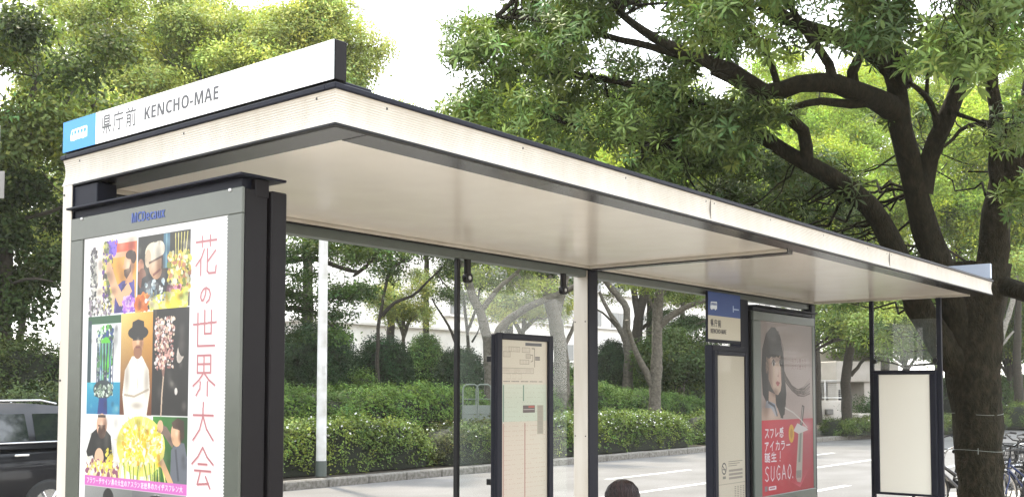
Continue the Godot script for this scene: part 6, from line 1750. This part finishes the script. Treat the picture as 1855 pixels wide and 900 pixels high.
# ---------------------------------------------------------------- poles, frames, sign
func build_street_things() -> void:
	var p := thing("street_pole", "tall white street pole rising from the far verge behind the shelter", "pole", Vector3(9.80, 0, -11.42))
	var mb := MB.new()
	mb.tube(PackedVector3Array([Vector3(0, 0, 0), Vector3(0, 1.0, 0), Vector3(0, 4.5, 0), Vector3(0, 6.6, 0)]), PackedFloat32Array([0.095, 0.092, 0.082, 0.075]), 20)
	part("shaft", mb, M.pole_white, p)
	var cap := MB.new()
	cap.tube(PackedVector3Array([Vector3(0, 6.6, 0), Vector3(0, 6.64, 0)]), PackedFloat32Array([0.085, 0.05]), 16)
	part("cap", cap, M.steel, p)
	var sleeve := MB.new()
	sleeve.tube(PackedVector3Array([Vector3(0, 0, 0), Vector3(0, 0.28, 0)]), PackedFloat32Array([0.103, 0.1]), 20)
	part("base_sleeve", sleeve, M.beam_green, p)
	var to_eye := (EYE - p.position) * Vector3(1, 0, 1)
	var st := MB.new()
	st.xf = Transform3D(Basis(Vector3.UP, atan2(to_eye.x, to_eye.z)), Vector3.ZERO)
	st.box(Vector3(0.0, 1.86, 0.082), Vector3(0.06, 2.0, 0.094), 0.002)
	part("number_plate", st, M.steel, p)
	# far pale poles
	var q := thing("street_pole", "thin pale pole far off between the end frame and the big trunk", "pole", spot(1701, 62))
	var m2 := MB.new()
	m2.tube(PackedVector3Array([Vector3.ZERO, Vector3(0, 4, 0), Vector3(0, 7.5, 0)]), PackedFloat32Array([0.17, 0.16, 0.13]), 14)
	part("shaft", m2, M.pole_white, q)
	var q2 := thing("mast", "faint pale mast with a cross arm far off above the roof corner", "mast", spot(645, 70))
	var m3 := MB.new()
	m3.tube(PackedVector3Array([Vector3.ZERO, Vector3(0, 12, 0), Vector3(0, 28, 0)]), PackedFloat32Array([0.22, 0.2, 0.17]), 12)
	part("shaft", m3, M.pole_white, q2)
	boxed("cross_arm", Vector3(-0.9, 27.4, -0.1), Vector3(0.5, 27.7, 0.1), M.pole_white, q2, 0.02)
	# rounded metal frames between the hedges
	for k in 2:
		var f := thing("metal_frame", ["grey rounded metal cage frame left of its twin, behind the glass pane", "grey rounded metal cage frame right of its twin, beside the timetable board"][k], "metal frame", spot(851 + k * 24, 25.4 + k * 0.1), -0.7, "metal cage frames behind the low hedge")
		var bar := MB.new()
		var pts := PackedVector3Array([Vector3(-0.17, 0, 0), Vector3(-0.17, 1.58, 0), Vector3(-0.14, 1.66, 0), Vector3(-0.08, 1.7, 0), Vector3(0.12, 1.7, 0), Vector3(0.18, 1.66, 0), Vector3(0.2, 1.58, 0), Vector3(0.2, 0, 0)])
		bar.tube(pts, PackedFloat32Array([0.017]), 8)
		part("hoop", bar, M.cage_grey, f)
		for y in [0.5, 1.0, 1.35]:
			var r := MB.new()
			r.rod(Vector3(-0.17, y, 0), Vector3(0.2, y, 0), 0.009, 6)
			part("rail", r, M.cage_grey, f)
		boxed("panel", Vector3(-0.15, 0.2, -0.012), Vector3(0.18, 1.2, -0.004), M.cage_grey, f, 0.002)
	# plate just entering the left edge
	var s := thing("plate_sign", "edge of a pale plate sign entering at the left picture border", "sign", spot(-22, 7.2))
	var pole := MB.new()
	pole.rod(Vector3(0, -0.15, 0), Vector3(0, 3.4, 0), 0.03, 12)
	part("post", pole, M.steel, s)
	var pb := MB.new()
	pb.xf = Transform3D(Basis(Vector3.UP, 0.89 - PI), Vector3.ZERO)
	pb.xf = Transform3D(Basis(right * Vector3(1, 0, 1), Vector3.UP, -forward * Vector3(1, 0, 1)).orthonormalized(), Vector3.ZERO)
	pb.box(Vector3(-0.14, 2.88, 0.031), Vector3(0.088, 3.07, 0.04), 0.004)
	part("plate", pb, M.grey_wall, s)


# ---------------------------------------------------------------- bicycles
func make_bicycle(called: String, label: String, frame_mat: Material, fender: Material, high_bar: bool) -> Node3D:
	var b := thing(called, label, "bicycle", Vector3.ZERO, 0.0, "bicycles parked round the big trunk")
	# x forwards; wheel radius 0.30
	for wx in [-0.52, 0.52]:
		var w := MB.new()
		var pts := PackedVector3Array()
		for j in 33: pts.append(Vector3(wx + cos(TAU * j / 32) * 0.295, 0.31 + sin(TAU * j / 32) * 0.295, 0))
		w.tube(pts, PackedFloat32Array([0.018]), 8, false)
		var tyre := part("wheel", w, M.rubber, b)
		var rim := MB.new()
		pts = PackedVector3Array()
		for j in 33: pts.append(Vector3(wx + cos(TAU * j / 32) * 0.275, 0.31 + sin(TAU * j / 32) * 0.275, 0))
		rim.tube(pts, PackedFloat32Array([0.009]), 6, false)
		part("rim", rim, M.chrome, tyre)
		var sp := MB.new()
		for j in 28:
			var a := TAU * j / 28.0
			sp.rod(Vector3(wx + cos(a + 0.4) * 0.02, 0.31 + sin(a + 0.4) * 0.02, 0.022 if j % 2 else -0.022), Vector3(wx + cos(a) * 0.27, 0.31 + sin(a) * 0.27, 0), 0.0013, 4)
		sp.rod(Vector3(wx, 0.31, -0.045), Vector3(wx, 0.31, 0.045), 0.02, 8)
		part("spokes", sp, M.steel, tyre).set_meta("kind", "stuff")
		var fd := MB.new()
		fd.grid(16, 5, func(i: int, j: int):
			var a := lerpf(0.15, 2.9, i / 15.0) if wx < 0 else lerpf(0.55, 2.7, i / 15.0)
			var s := (j - 2) * 0.016
			var r := 0.332 - absf(s) * 0.4
			return Vector3(wx + cos(a) * r, 0.31 + sin(a) * r, s))
		part("fender", fd, fender, b)
	var fr := MB.new()
	var head := Vector3(0.36, 0.72, 0)
	var bb := Vector3(-0.06, 0.27, 0)
	var seat := Vector3(-0.2, 0.66, 0)
	for e in [[Vector3(0.38, 0.62, 0), bb, 0.019], [Vector3(0.365, 0.7, 0), Vector3(-0.13, 0.42, 0), 0.016], [bb, seat, 0.016], [Vector3(0.345, 0.78, 0), Vector3(0.41, 0.56, 0), 0.02]]:
		fr.rod(e[0], e[1], e[2], 8)
	for s in [-0.05, 0.05]:
		fr.rod(bb + Vector3(0, 0, s * 0.5), Vector3(-0.52, 0.31, s), 0.009, 6)
		fr.rod(seat + Vector3(0, -0.06, s * 0.4), Vector3(-0.52, 0.31, s), 0.008, 6)
	part("frame", fr, frame_mat, b)
	var fk := MB.new()
	for s in [-0.05, 0.05]:
		fk.tube(PackedVector3Array([Vector3(0.41, 0.57, s * 0.6), Vector3(0.43, 0.5, s), Vector3(0.5, 0.36, s), Vector3(0.52, 0.31, s)]), PackedFloat32Array([0.011]), 6)
	part("fork", fk, frame_mat, b)
	var bar := MB.new()
	var by := 1.04 if high_bar else 0.93
	bar.rod(Vector3(0.345, 0.78, 0), Vector3(0.32, by - 0.1, 0), 0.012, 8)
	for s in [-1.0, 1.0]:
		bar.tube(PackedVector3Array([Vector3(0.32, by - 0.1, 0), Vector3(0.34, by - 0.09, s * 0.08), Vector3(0.34, by - 0.03, s * 0.17), Vector3(0.29, by, s * 0.24), Vector3(0.18, by + 0.01, s * 0.27), Vector3(0.08, by, s * 0.28)]), PackedFloat32Array([0.011]), 8)
	part("handlebar", bar, M.black if high_bar else M.chrome, b)
	for s in [-1.0, 1.0]:
		var gp := MB.new()
		gp.tube(PackedVector3Array([Vector3(0.17, by + 0.01, s * 0.271), Vector3(0.05, by, s * 0.281)]), PackedFloat32Array([0.017, 0.019]), 10)
		part("grip", gp, M.rubber, b)
		var lv := MB.new()
		lv.tube(PackedVector3Array([Vector3(0.27, by, s * 0.25), Vector3(0.25, by - 0.03, s * 0.3), Vector3(0.12, by - 0.05, s * 0.315)]), PackedFloat32Array([0.008, 0.007, 0.006]), 6)
		part("brake_lever", lv, M.black, b)
	# wire basket
	var bk := MB.new()
	for k in 5:
		var f := k / 4.0
		var hx := lerpf(0.12, 0.17, f)
		var hz := lerpf(0.13, 0.19, f)
		var y := lerpf(0.66, 0.90, f)
		var c := Vector3(0.56, y, 0)
		var loop := PackedVector3Array([c + Vector3(-hx, 0, -hz), c + Vector3(hx, 0, -hz), c + Vector3(hx, 0, hz), c + Vector3(-hx, 0, hz), c + Vector3(-hx, 0, -hz)])
		bk.tube(loop, PackedFloat32Array([0.006 if k == 4 else 0.003]), 5)
	for k in 24:
		var f := (k % 6) / 5.0 * 2.0 - 1.0
		var side := k / 6
		var lo := [Vector3(f * 0.12, 0, -0.13), Vector3(f * 0.12, 0, 0.13), Vector3(-0.12, 0, f * 0.13), Vector3(0.12, 0, f * 0.13)][side] as Vector3
		var hi := [Vector3(f * 0.17, 0, -0.19), Vector3(f * 0.17, 0, 0.19), Vector3(-0.17, 0, f * 0.19), Vector3(0.17, 0, f * 0.19)][side] as Vector3
		bk.rod(Vector3(0.56, 0.66, 0) + lo, Vector3(0.56, 0.90, 0) + hi, 0.0025, 4)
	for k in 6:
		var f := k / 5.0 * 2.0 - 1.0
		bk.rod(Vector3(0.56 + f * 0.12, 0.66, -0.13), Vector3(0.56 + f * 0.12, 0.66, 0.13), 0.0025, 4)
	part("basket", bk, M.black, b)
	# saddle, post, carrier, stand, chain case, pedals, lamp
	var sd := MB.new()
	sd.grid(9, 13, func(i: int, j: int):
		var f := i / 8.0
		var a := -TAU * j / 12.0
		var hw := lerpf(0.105, 0.025, smoothstep(0.15, 0.8, f)) * (0.3 + 0.7 * smoothstep(0.0, 0.15, f))
		return Vector3(-0.37 + f * 0.27, 0.80 + sin(a) * 0.03 - 0.012 * f, cos(a) * hw), true)
	part("saddle", sd, M.black, b)
	var sp2 := MB.new()
	sp2.rod(seat - Vector3(-0.02, 0.1, 0), Vector3(-0.235, 0.79, 0), 0.012, 8)
	part("seat_post", sp2, M.chrome, b)
	var ca := MB.new()
	for s in [-0.06, 0.06]:
		ca.tube(PackedVector3Array([Vector3(-0.25, 0.64, s), Vector3(-0.7, 0.66, s)]), PackedFloat32Array([0.006]), 6)
		ca.rod(Vector3(-0.62, 0.655, s), Vector3(-0.52, 0.32, s), 0.005, 6)
	for k in 5: ca.rod(Vector3(-0.3 - k * 0.09, 0.65, -0.06), Vector3(-0.3 - k * 0.09, 0.65, 0.06), 0.005, 6)
	part("carrier", ca, M.chrome, b)
	var sn := MB.new()
	sn.tube(PackedVector3Array([Vector3(-0.52, 0.3, 0.06), Vector3(-0.5, 0.01, 0.12), Vector3(-0.5, 0.01, -0.12), Vector3(-0.52, 0.3, -0.06)]), PackedFloat32Array([0.009]), 6)
	part("stand", sn, M.steel, b)
	boxed("chain_case", Vector3(-0.54, 0.24, 0.03), Vector3(0.03, 0.36, 0.055), M.black, b, 0.03)
	for s in [-1.0, 1.0]:
		var pd := MB.new()
		pd.rod(bb + Vector3(0, 0, s * 0.03), bb + Vector3(0.02, -0.13 * s, s * 0.07), 0.009, 6)
		pd.box(bb + Vector3(-0.03, -0.13 * s - 0.012, s * 0.12 - 0.045), bb + Vector3(0.07, -0.13 * s + 0.012, s * 0.12 + 0.045), 0.004)
		part("pedal", pd, M.black, b)
	var hl := MB.new()
	hl.tube(PackedVector3Array([Vector3(0.42, 0.62, 0.05), Vector3(0.5, 0.62, 0.05)]), PackedFloat32Array([0.025, 0.04]), 12)
	part("headlamp", hl, M.chrome, b)
	return b


func build_bicycles() -> void:
	var blue := mat(lin(0.012, 0.025, 0.09), 0.25)
	var silver := mat(lin(0.16, 0.16, 0.17), 0.35, 0.5)
	var black: Material = M.black
	var a := make_bicycle("bicycle", "silver bicycle with pale fender standing left of the big trunk", silver, M.pole_white, false)
	a.position = spot(1738, 14.6, -0.12)
	a.rotation.y = 2.6
	var b := make_bicycle("bicycle", "blue framed bicycle with wire basket nearest the trunk's right side", blue, M.pole_white, true)
	b.position = spot(1858, 14.4, -0.12)
	b.rotation.y = 2.75
	var c := make_bicycle("bicycle", "black bicycle with tall black handlebars at the right picture edge", black, M.chrome, true)
	c.position = spot(1895, 15.2, -0.12)
	c.rotation.y = 2.5
	var d := make_bicycle("bicycle", "grey bicycle with front basket half hidden behind the big trunk", silver, M.black, false)
	d.position = spot(1832, 15.3, -0.12)
	d.rotation.y = 2.9
	var more := [[1872, 15.9, 2.65, "dark bicycle behind the blue framed one, handlebar turned aside"], [1915, 14.6, 2.8, "dark bicycle at the lower right corner, mostly out of frame"], [1718, 15.6, 2.75, "dark bicycle behind the silver one left of the big trunk"]]
	for q in more:
		var e: Node3D = c.duplicate()
		e.name = numbered("bicycle")
		add_child(e)
		e.position = spot(q[0], q[1], -0.12)
		e.rotation.y = q[2]
		e.set_meta("label", q[3])


# ---------------------------------------------------------------- black car in the far lane
func build_car() -> void:
	var c := thing("black_car", "glossy black estate car in the far lane at the left picture edge", "car", Vector3(2.15, -0.15, -10.05))
	# x from -2.2 (front) to 2.25 (rear), z half width 0.85
	var xs := [-2.2, -2.12, -1.9, -1.2, -0.9, 0.0, 1.0, 1.9, 2.15, 2.25]
	var ys := [0.62, 0.72, 0.82, 0.95, 1.0, 1.04, 1.06, 1.08, 1.05, 0.8]
	var ws := [0.6, 0.72, 0.8, 0.84, 0.85, 0.855, 0.855, 0.84, 0.8, 0.74]
	var body := MB.new()
	body.grid(10, 17, func(i: int, j: int):
		var a := PI * 2.0 * j / 16.0
		var cz := -signf(cos(a)) * pow(absf(cos(a)), 0.35)
		var sy := signf(sin(a)) * pow(absf(sin(a)), 0.45)
		var y0 := 0.22
		return Vector3(xs[i], (y0 + ys[i]) / 2 + sy * (ys[i] - y0) / 2, cz * ws[i] * (1.0 - 0.04 * maxf(sy, 0.0))), true)
	var bd := part("body", body, M.car_paint, c)
	var ends := MB.new()
	ends.box(Vector3(2.2, 0.3, -0.7), Vector3(2.27, 0.62, 0.7), 0.03)
	ends.box(Vector3(-2.24, 0.3, -0.62), Vector3(-2.17, 0.6, 0.62), 0.03)
	part("bumper", ends, M.car_paint, c)
	var gx := [-1.05, -0.35, 0.4, 1.3, 1.75, 2.1]
	var gy := [1.02, 1.46, 1.55, 1.54, 1.50, 1.06]
	var house := MB.new()
	house.grid(6, 5, func(i: int, j: int):
		var w := 0.80 if j in [0, 4] else 0.62
		var y: float = 1.0 if j in [0, 4] else gy[i]
		if j == 2: return Vector3(gx[i], gy[i] + 0.012, 0)
		return Vector3(gx[i], y, w * (1.0 if j < 2 else -1.0)))
	part("cabin", house, M.car_paint, c)
	for s in [1.0, -1.0]:
		for w in [[-0.72, -0.38, 0.22, 0.22], [0.30, 0.33, 1.16, 1.18], [1.26, 1.26, 1.72, 1.9]]:
			var q := MB.new()
			var z := func(y: float) -> float: return s * (lerpf(0.80, 0.62, clampf((y - 1.0) / 0.53, 0, 1)) + 0.006)
			var p0 := Vector3(w[0], 1.09, z.call(1.09))
			var p1 := Vector3(w[3], 1.09, z.call(1.09))
			var p2 := Vector3(w[2], 1.42, z.call(1.42))
			var p3 := Vector3(w[1], 1.42, z.call(1.42))
			if s > 0: q.quad(p0, p1, p2, p3)
			else: q.quad(p3, p2, p1, p0)
			part("window", q, M.car_glass, c)
		var tr := MB.new()
		tr.tube(PackedVector3Array([Vector3(-0.9, 1.055, s * 0.80), Vector3(0.2, 1.07, s * 0.805), Vector3(1.95, 1.075, s * 0.80)]), PackedFloat32Array([0.012]), 6)
		part("window_trim", tr, M.chrome, c)
		var rl := MB.new()
		rl.tube(PackedVector3Array([Vector3(-0.2, 1.52, s * 0.6), Vector3(-0.1, 1.575, s * 0.585), Vector3(1.4, 1.58, s * 0.58), Vector3(1.6, 1.535, s * 0.59)]), PackedFloat32Array([0.016]), 8)
		part("roof_rail", rl, M.chrome, c)
		for hx in [0.12, 1.05]:
			boxed("door_handle", Vector3(hx - 0.09, 0.91, s * 0.855 - 0.014), Vector3(hx + 0.09, 0.94, s * 0.855 + 0.018), M.chrome, c, 0.008)
		boxed("tail_light", Vector3(2.12, 0.78, s * 0.72 - 0.07), Vector3(2.235, 1.02, s * 0.72 + 0.07), M.red_lens, c, 0.02)
		boxed("mirror", Vector3(-0.72, 1.02, s * 0.93 - 0.09), Vector3(-0.6, 1.16, s * 0.93 + 0.06), M.car_paint, c, 0.03)
		for wx in [-1.35, 1.40]:
			var w := MB.new()
			w.tube(PackedVector3Array([Vector3(wx, 0.31, s * 0.66), Vector3(wx, 0.31, s * 0.68), Vector3(wx, 0.31, s * 0.85), Vector3(wx, 0.31, s * 0.862)]), PackedFloat32Array([0.28, 0.31, 0.31, 0.285]), 28)
			var ty := part("wheel", w, M.rubber, c)
			var r := MB.new()
			r.tube(PackedVector3Array([Vector3(wx, 0.31, s * 0.863), Vector3(wx, 0.31, s * 0.868)]), PackedFloat32Array([0.21, 0.19]), 24)
			for k in 6:
				var a := TAU * k / 6.0
				r.rod(Vector3(wx, 0.31, s * 0.872), Vector3(wx + cos(a) * 0.19, 0.31 + sin(a) * 0.19, s * 0.872), 0.018, 6)
			part("rim", r, M.chrome, ty)


# ---------------------------------------------------------------- seated person whose hair just shows, and the bench
func blend(a: float, b: float, k: float) -> float:
	var h := maxf(k - absf(a - b), 0.0) / k
	return minf(a, b) - h * h * k * 0.25


func build_person() -> void:
	var seat := Vector3(2.42, -0.0, -0.02)
	var face := Basis(Vector3.UP, 2.4)           # turned away along the bench
	var bench := thing("bench", "low slatted wooden bench under the front roof edge", "bench", seat)
	var bt := Transform3D(Basis(Vector3.UP, 2.4), Vector3.ZERO)
	for k in 4:
		var mb := MB.new()
		mb.xf = bt
		mb.box(Vector3(-0.55, 0.305, -0.2 + k * 0.1), Vector3(0.55, 0.33, -0.11 + k * 0.1), 0.006)
		part("slat", mb, M.wood, bench)
	for x in [-0.45, 0.45]:
		var mb := MB.new()
		mb.xf = bt
		mb.box(Vector3(x - 0.025, 0.0, -0.17), Vector3(x + 0.025, 0.304, 0.17), 0.006)
		part("leg", mb, M.charcoal, bench)
	var p := thing("person", "seated person bent forward, only dark brown hair showing at the lower edge", "person", seat)
	# joints, z forwards
	var J := {
		"hip": Vector3(0, 0.43, -0.04), "waist": Vector3(0, 0.56, 0.03), "chest": Vector3(0, 0.71, 0.16), "neck": Vector3(0, 0.80, 0.27), "head": Vector3(0, 0.87, 0.345),
	}
	var bones := [[J.hip, J.waist, 0.145, 0.13], [J.waist, J.chest, 0.13, 0.15], [J.chest, J.neck, 0.13, 0.06], [J.neck, J.head, 0.055, 0.06]]
	for s in [-1.0, 1.0]:
		var sh := Vector3(0.17 * s, 0.75, 0.18)
		var el := Vector3(0.21 * s, 0.56, 0.32)
		var wr := Vector3(0.07 * s, 0.53, 0.49)
		var hp := Vector3(0.09 * s, 0.42, 0.0)
		var kn := Vector3(0.11 * s, 0.43, 0.42)
		var an := Vector3(0.11 * s, 0.09, 0.40)
		bones.append_array([[J.chest + Vector3(0.06 * s, 0.03, 0), sh, 0.09, 0.065], [sh, el, 0.058, 0.044], [el, wr, 0.042, 0.028], [wr, wr + Vector3(-0.02 * s, -0.01, 0.07), 0.028, 0.03],
			[hp, kn, 0.088, 0.062], [kn, an, 0.058, 0.038], [an, an + Vector3(0, -0.045, 0.15), 0.042, 0.032]])
		for f in 5:
			var fb: Vector3 = wr + Vector3(-0.02 * s + (f - 2) * 0.013 * s, -0.01, 0.075 if f < 4 else 0.03)
			var fm := fb + Vector3(-0.012 * s, -0.012, [0.03, 0.035, 0.034, 0.027, 0.02][f])
			bones.append_array([[fb, fm, 0.0105, 0.010], [fm, fm + Vector3(-0.012 * s, -0.022, 0.018), 0.010, 0.009]])
	var body := net_mesh(bones, [], 0.017, 0.035)
	var bi := part("body", body, M.shirt, p)
	bi.transform = Transform3D(face, Vector3(0, -0.035, 0))
	# head with a face, bent down
	var hb := Basis(Vector3.RIGHT, 0.5)
	var head := [[Vector3(0, 0.02, -0.02), Vector3(0, 0.03, 0.01), 0.088, 0.086], [Vector3(0, -0.05, 0.03), Vector3(0, -0.075, 0.045), 0.055, 0.036], [Vector3(0, 0.0, 0.085), Vector3(0, -0.03, 0.105), 0.012, 0.016],
		[Vector3(-0.02, -0.066, 0.082), Vector3(0.02, -0.066, 0.082), 0.009, 0.009], [Vector3(-0.085, -0.015, 0.0), Vector3(-0.088, 0.02, -0.012), 0.016, 0.018], [Vector3(0.085, -0.015, 0.0), Vector3(0.088, 0.02, -0.012), 0.016, 0.018]]
	var hm := net_mesh(head, [], 0.006, 0.02)
	var hi := part("head", hm, M.skin, p)
	hi.transform = Transform3D(face * hb, face * (J.head + Vector3(0, 0.0, 0.02)))
	for s in [-1.0, 1.0]:
		var ey := MB.new()
		ey.tube(PackedVector3Array([Vector3(0.033 * s, 0.005, 0.075), Vector3(0.033 * s, 0.005, 0.087), Vector3(0.033 * s, 0.005, 0.091)]), PackedFloat32Array([0.013, 0.010, 0.004]), 10)
		part("eye", ey, M.black, hi)
	var hair := MB.new()
	var g := RandomNumberGenerator.new()
	g.seed = 5
	hair.grid(20, 41, func(i: int, j: int):
		var th := lerpf(PI / 2, -0.75, i / 19.0)
		var ph := TAU * (j % 40) / 40.0
		var front := maxf(0.0, sin(ph))
		if front > 0.3 and th < 0.35: th = lerpf(th, 0.35, minf(1.0, (front - 0.3) * 2.0))
		var r := 0.106 * (1.0 + 0.012 * sin(ph * 23.0) + 0.012 * sin(ph * 37.0 + i * 0.3))
		return Vector3(cos(th) * cos(ph) * r * 0.97, 0.025 + sin(th) * r, -0.008 + cos(th) * sin(ph) * r * 1.1), true)
	var ha := part("hair", hair, M.hair, hi)
	var lock := MB.new()
	for k in 420:
		var ph := g.randf() * TAU
		if sin(ph) > 0.75: ph += PI
		var pts := PackedVector3Array()
		var r := g.randf_range(0.106, 0.111)
		for q in 7:
			var th := lerpf(1.45, g.randf_range(-0.9, -0.6) if q == 6 else -0.75, q / 6.0)
			var pq := ph + 0.05 * sin(q + k)
			pts.append(Vector3(cos(th) * cos(pq) * r * 0.97, 0.025 + sin(th) * r, -0.008 + cos(th) * sin(pq) * r * 1.1))
		lock.tube(pts, PackedFloat32Array([0.0012, 0.0024, 0.0026, 0.0024, 0.002, 0.0014, 0.0006]), 4, false)
	part("strands", lock, M.hair_light, ha).set_meta("kind", "stuff")
	var lock2 := MB.new()
	for k in 260:
		var ph := g.randf() * TAU
		var pts := PackedVector3Array()
		var r := g.randf_range(0.107, 0.113)
		for q in 7:
			var th := lerpf(1.5, -0.85, q / 6.0)
			var pq := ph + 0.07 * sin(q * 1.3 + k)
			pts.append(Vector3(cos(th) * cos(pq) * r * 0.98, 0.025 + sin(th) * r, -0.008 + cos(th) * sin(pq) * r * 1.1))
		lock2.tube(pts, PackedFloat32Array([0.001, 0.0022, 0.003, 0.003, 0.0024, 0.0016, 0.0006]), 4, false)
	part("dark_strands", lock2, M.hair, ha).set_meta("kind", "stuff")


# smooth union of tapered capsules, meshed as surface nets
func net_mesh(bones: Array, _unused: Array, cell: float, k: float) -> ArrayMesh:
	var lo := Vector3.INF
	var hi := -Vector3.INF
	for b in bones:
		var r := Vector3.ONE * (maxf(b[2], b[3]) + k + cell * 2.0)
		lo = lo.min((b[0] as Vector3) - r).min((b[1] as Vector3) - r)
		hi = hi.max((b[0] as Vector3) + r).max((b[1] as Vector3) + r)
	var n := Vector3i(((hi - lo) / cell).ceil()) + Vector3i.ONE
	var f := PackedFloat32Array()
	f.resize(n.x * n.y * n.z)
	f.fill(1.0)
	for b in bones:
		var a: Vector3 = b[0]
		var c: Vector3 = b[1]
		var rm := maxf(b[2], b[3]) + k + cell * 1.5
		var p0 := Vector3i(((a.min(c) - Vector3.ONE * rm - lo) / cell).floor()).max(Vector3i.ZERO)
		var p1 := Vector3i(((a.max(c) + Vector3.ONE * rm - lo) / cell).ceil()).min(n - Vector3i.ONE)
		var ac := c - a
		var l2 := maxf(ac.length_squared(), 1e-8)
		for z in range(p0.z, p1.z + 1):
			for y in range(p0.y, p1.y + 1):
				var row := (z * n.y + y) * n.x
				for x in range(p0.x, p1.x + 1):
					var p := lo + Vector3(x, y, z) * cell
					var t := clampf((p - a).dot(ac) / l2, 0.0, 1.0)
					var d := p.distance_to(a + ac * t) - lerpf(b[2], b[3], t)
					f[row + x] = blend(f[row + x], d, k)
	var vid := {}
	var vs := PackedVector3Array()
	var ns := PackedVector3Array()
	var idx := PackedInt32Array()
	var at_ := func(x: int, y: int, z: int) -> float: return f[(z * n.y + y) * n.x + x]
	for z in n.z - 1:
		for y in n.y - 1:
			for x in n.x - 1:
				var base := (z * n.y + y) * n.x + x
				var inside := 0
				for c in 8:
					if f[base + (c & 1) + (c >> 1 & 1) * n.x + (c >> 2) * n.x * n.y] < 0.0: inside += 1
				if inside == 0 or inside == 8: continue
				var sum := Vector3.ZERO
				var cnt := 0
				for e in [[0, 1], [2, 3], [4, 5], [6, 7], [0, 2], [1, 3], [4, 6], [5, 7], [0, 4], [1, 5], [2, 6], [3, 7]]:
					var i0: int = e[0]
					var i1: int = e[1]
					var v0 := f[base + (i0 & 1) + (i0 >> 1 & 1) * n.x + (i0 >> 2) * n.x * n.y]
					var v1 := f[base + (i1 & 1) + (i1 >> 1 & 1) * n.x + (i1 >> 2) * n.x * n.y]
					if (v0 < 0.0) != (v1 < 0.0):
						var t := v0 / (v0 - v1)
						sum += Vector3(i0 & 1, i0 >> 1 & 1, i0 >> 2).lerp(Vector3(i1 & 1, i1 >> 1 & 1, i1 >> 2), t)
						cnt += 1
				vid[base] = vs.size()
				vs.append(lo + (Vector3(x, y, z) + sum / cnt) * cell)
				var gr := Vector3(f[base + 1] - f[base], f[base + n.x] - f[base], f[base + n.x * n.y] - f[base])
				ns.append(gr.normalized() if gr.length() > 1e-6 else Vector3.UP)
	var st := [1, n.x, n.x * n.y]
	for base in vid.keys():
		for ax in 3:
			var u: int = st[(ax + 1) % 3]
			var w: int = st[(ax + 2) % 3]
			var a0 := f[base]
			var a1 := f[base + st[ax]]
			if (a0 < 0.0) == (a1 < 0.0): continue
			if not (vid.has(base - u) and vid.has(base - w) and vid.has(base - u - w)): continue
			var q := [vid[base], vid[base - u], vid[base - u - w], vid[base - w]]
			if a0 < 0.0: idx.append_array([q[0], q[2], q[1], q[0], q[3], q[2]])
			else: idx.append_array([q[0], q[1], q[2], q[0], q[2], q[3]])
	var arr := []
	arr.resize(Mesh.ARRAY_MAX)
	arr[Mesh.ARRAY_VERTEX] = vs; arr[Mesh.ARRAY_NORMAL] = ns; arr[Mesh.ARRAY_INDEX] = idx
	var am := ArrayMesh.new()
	am.add_surface_from_arrays(Mesh.PRIMITIVE_TRIANGLES, arr)
	return am
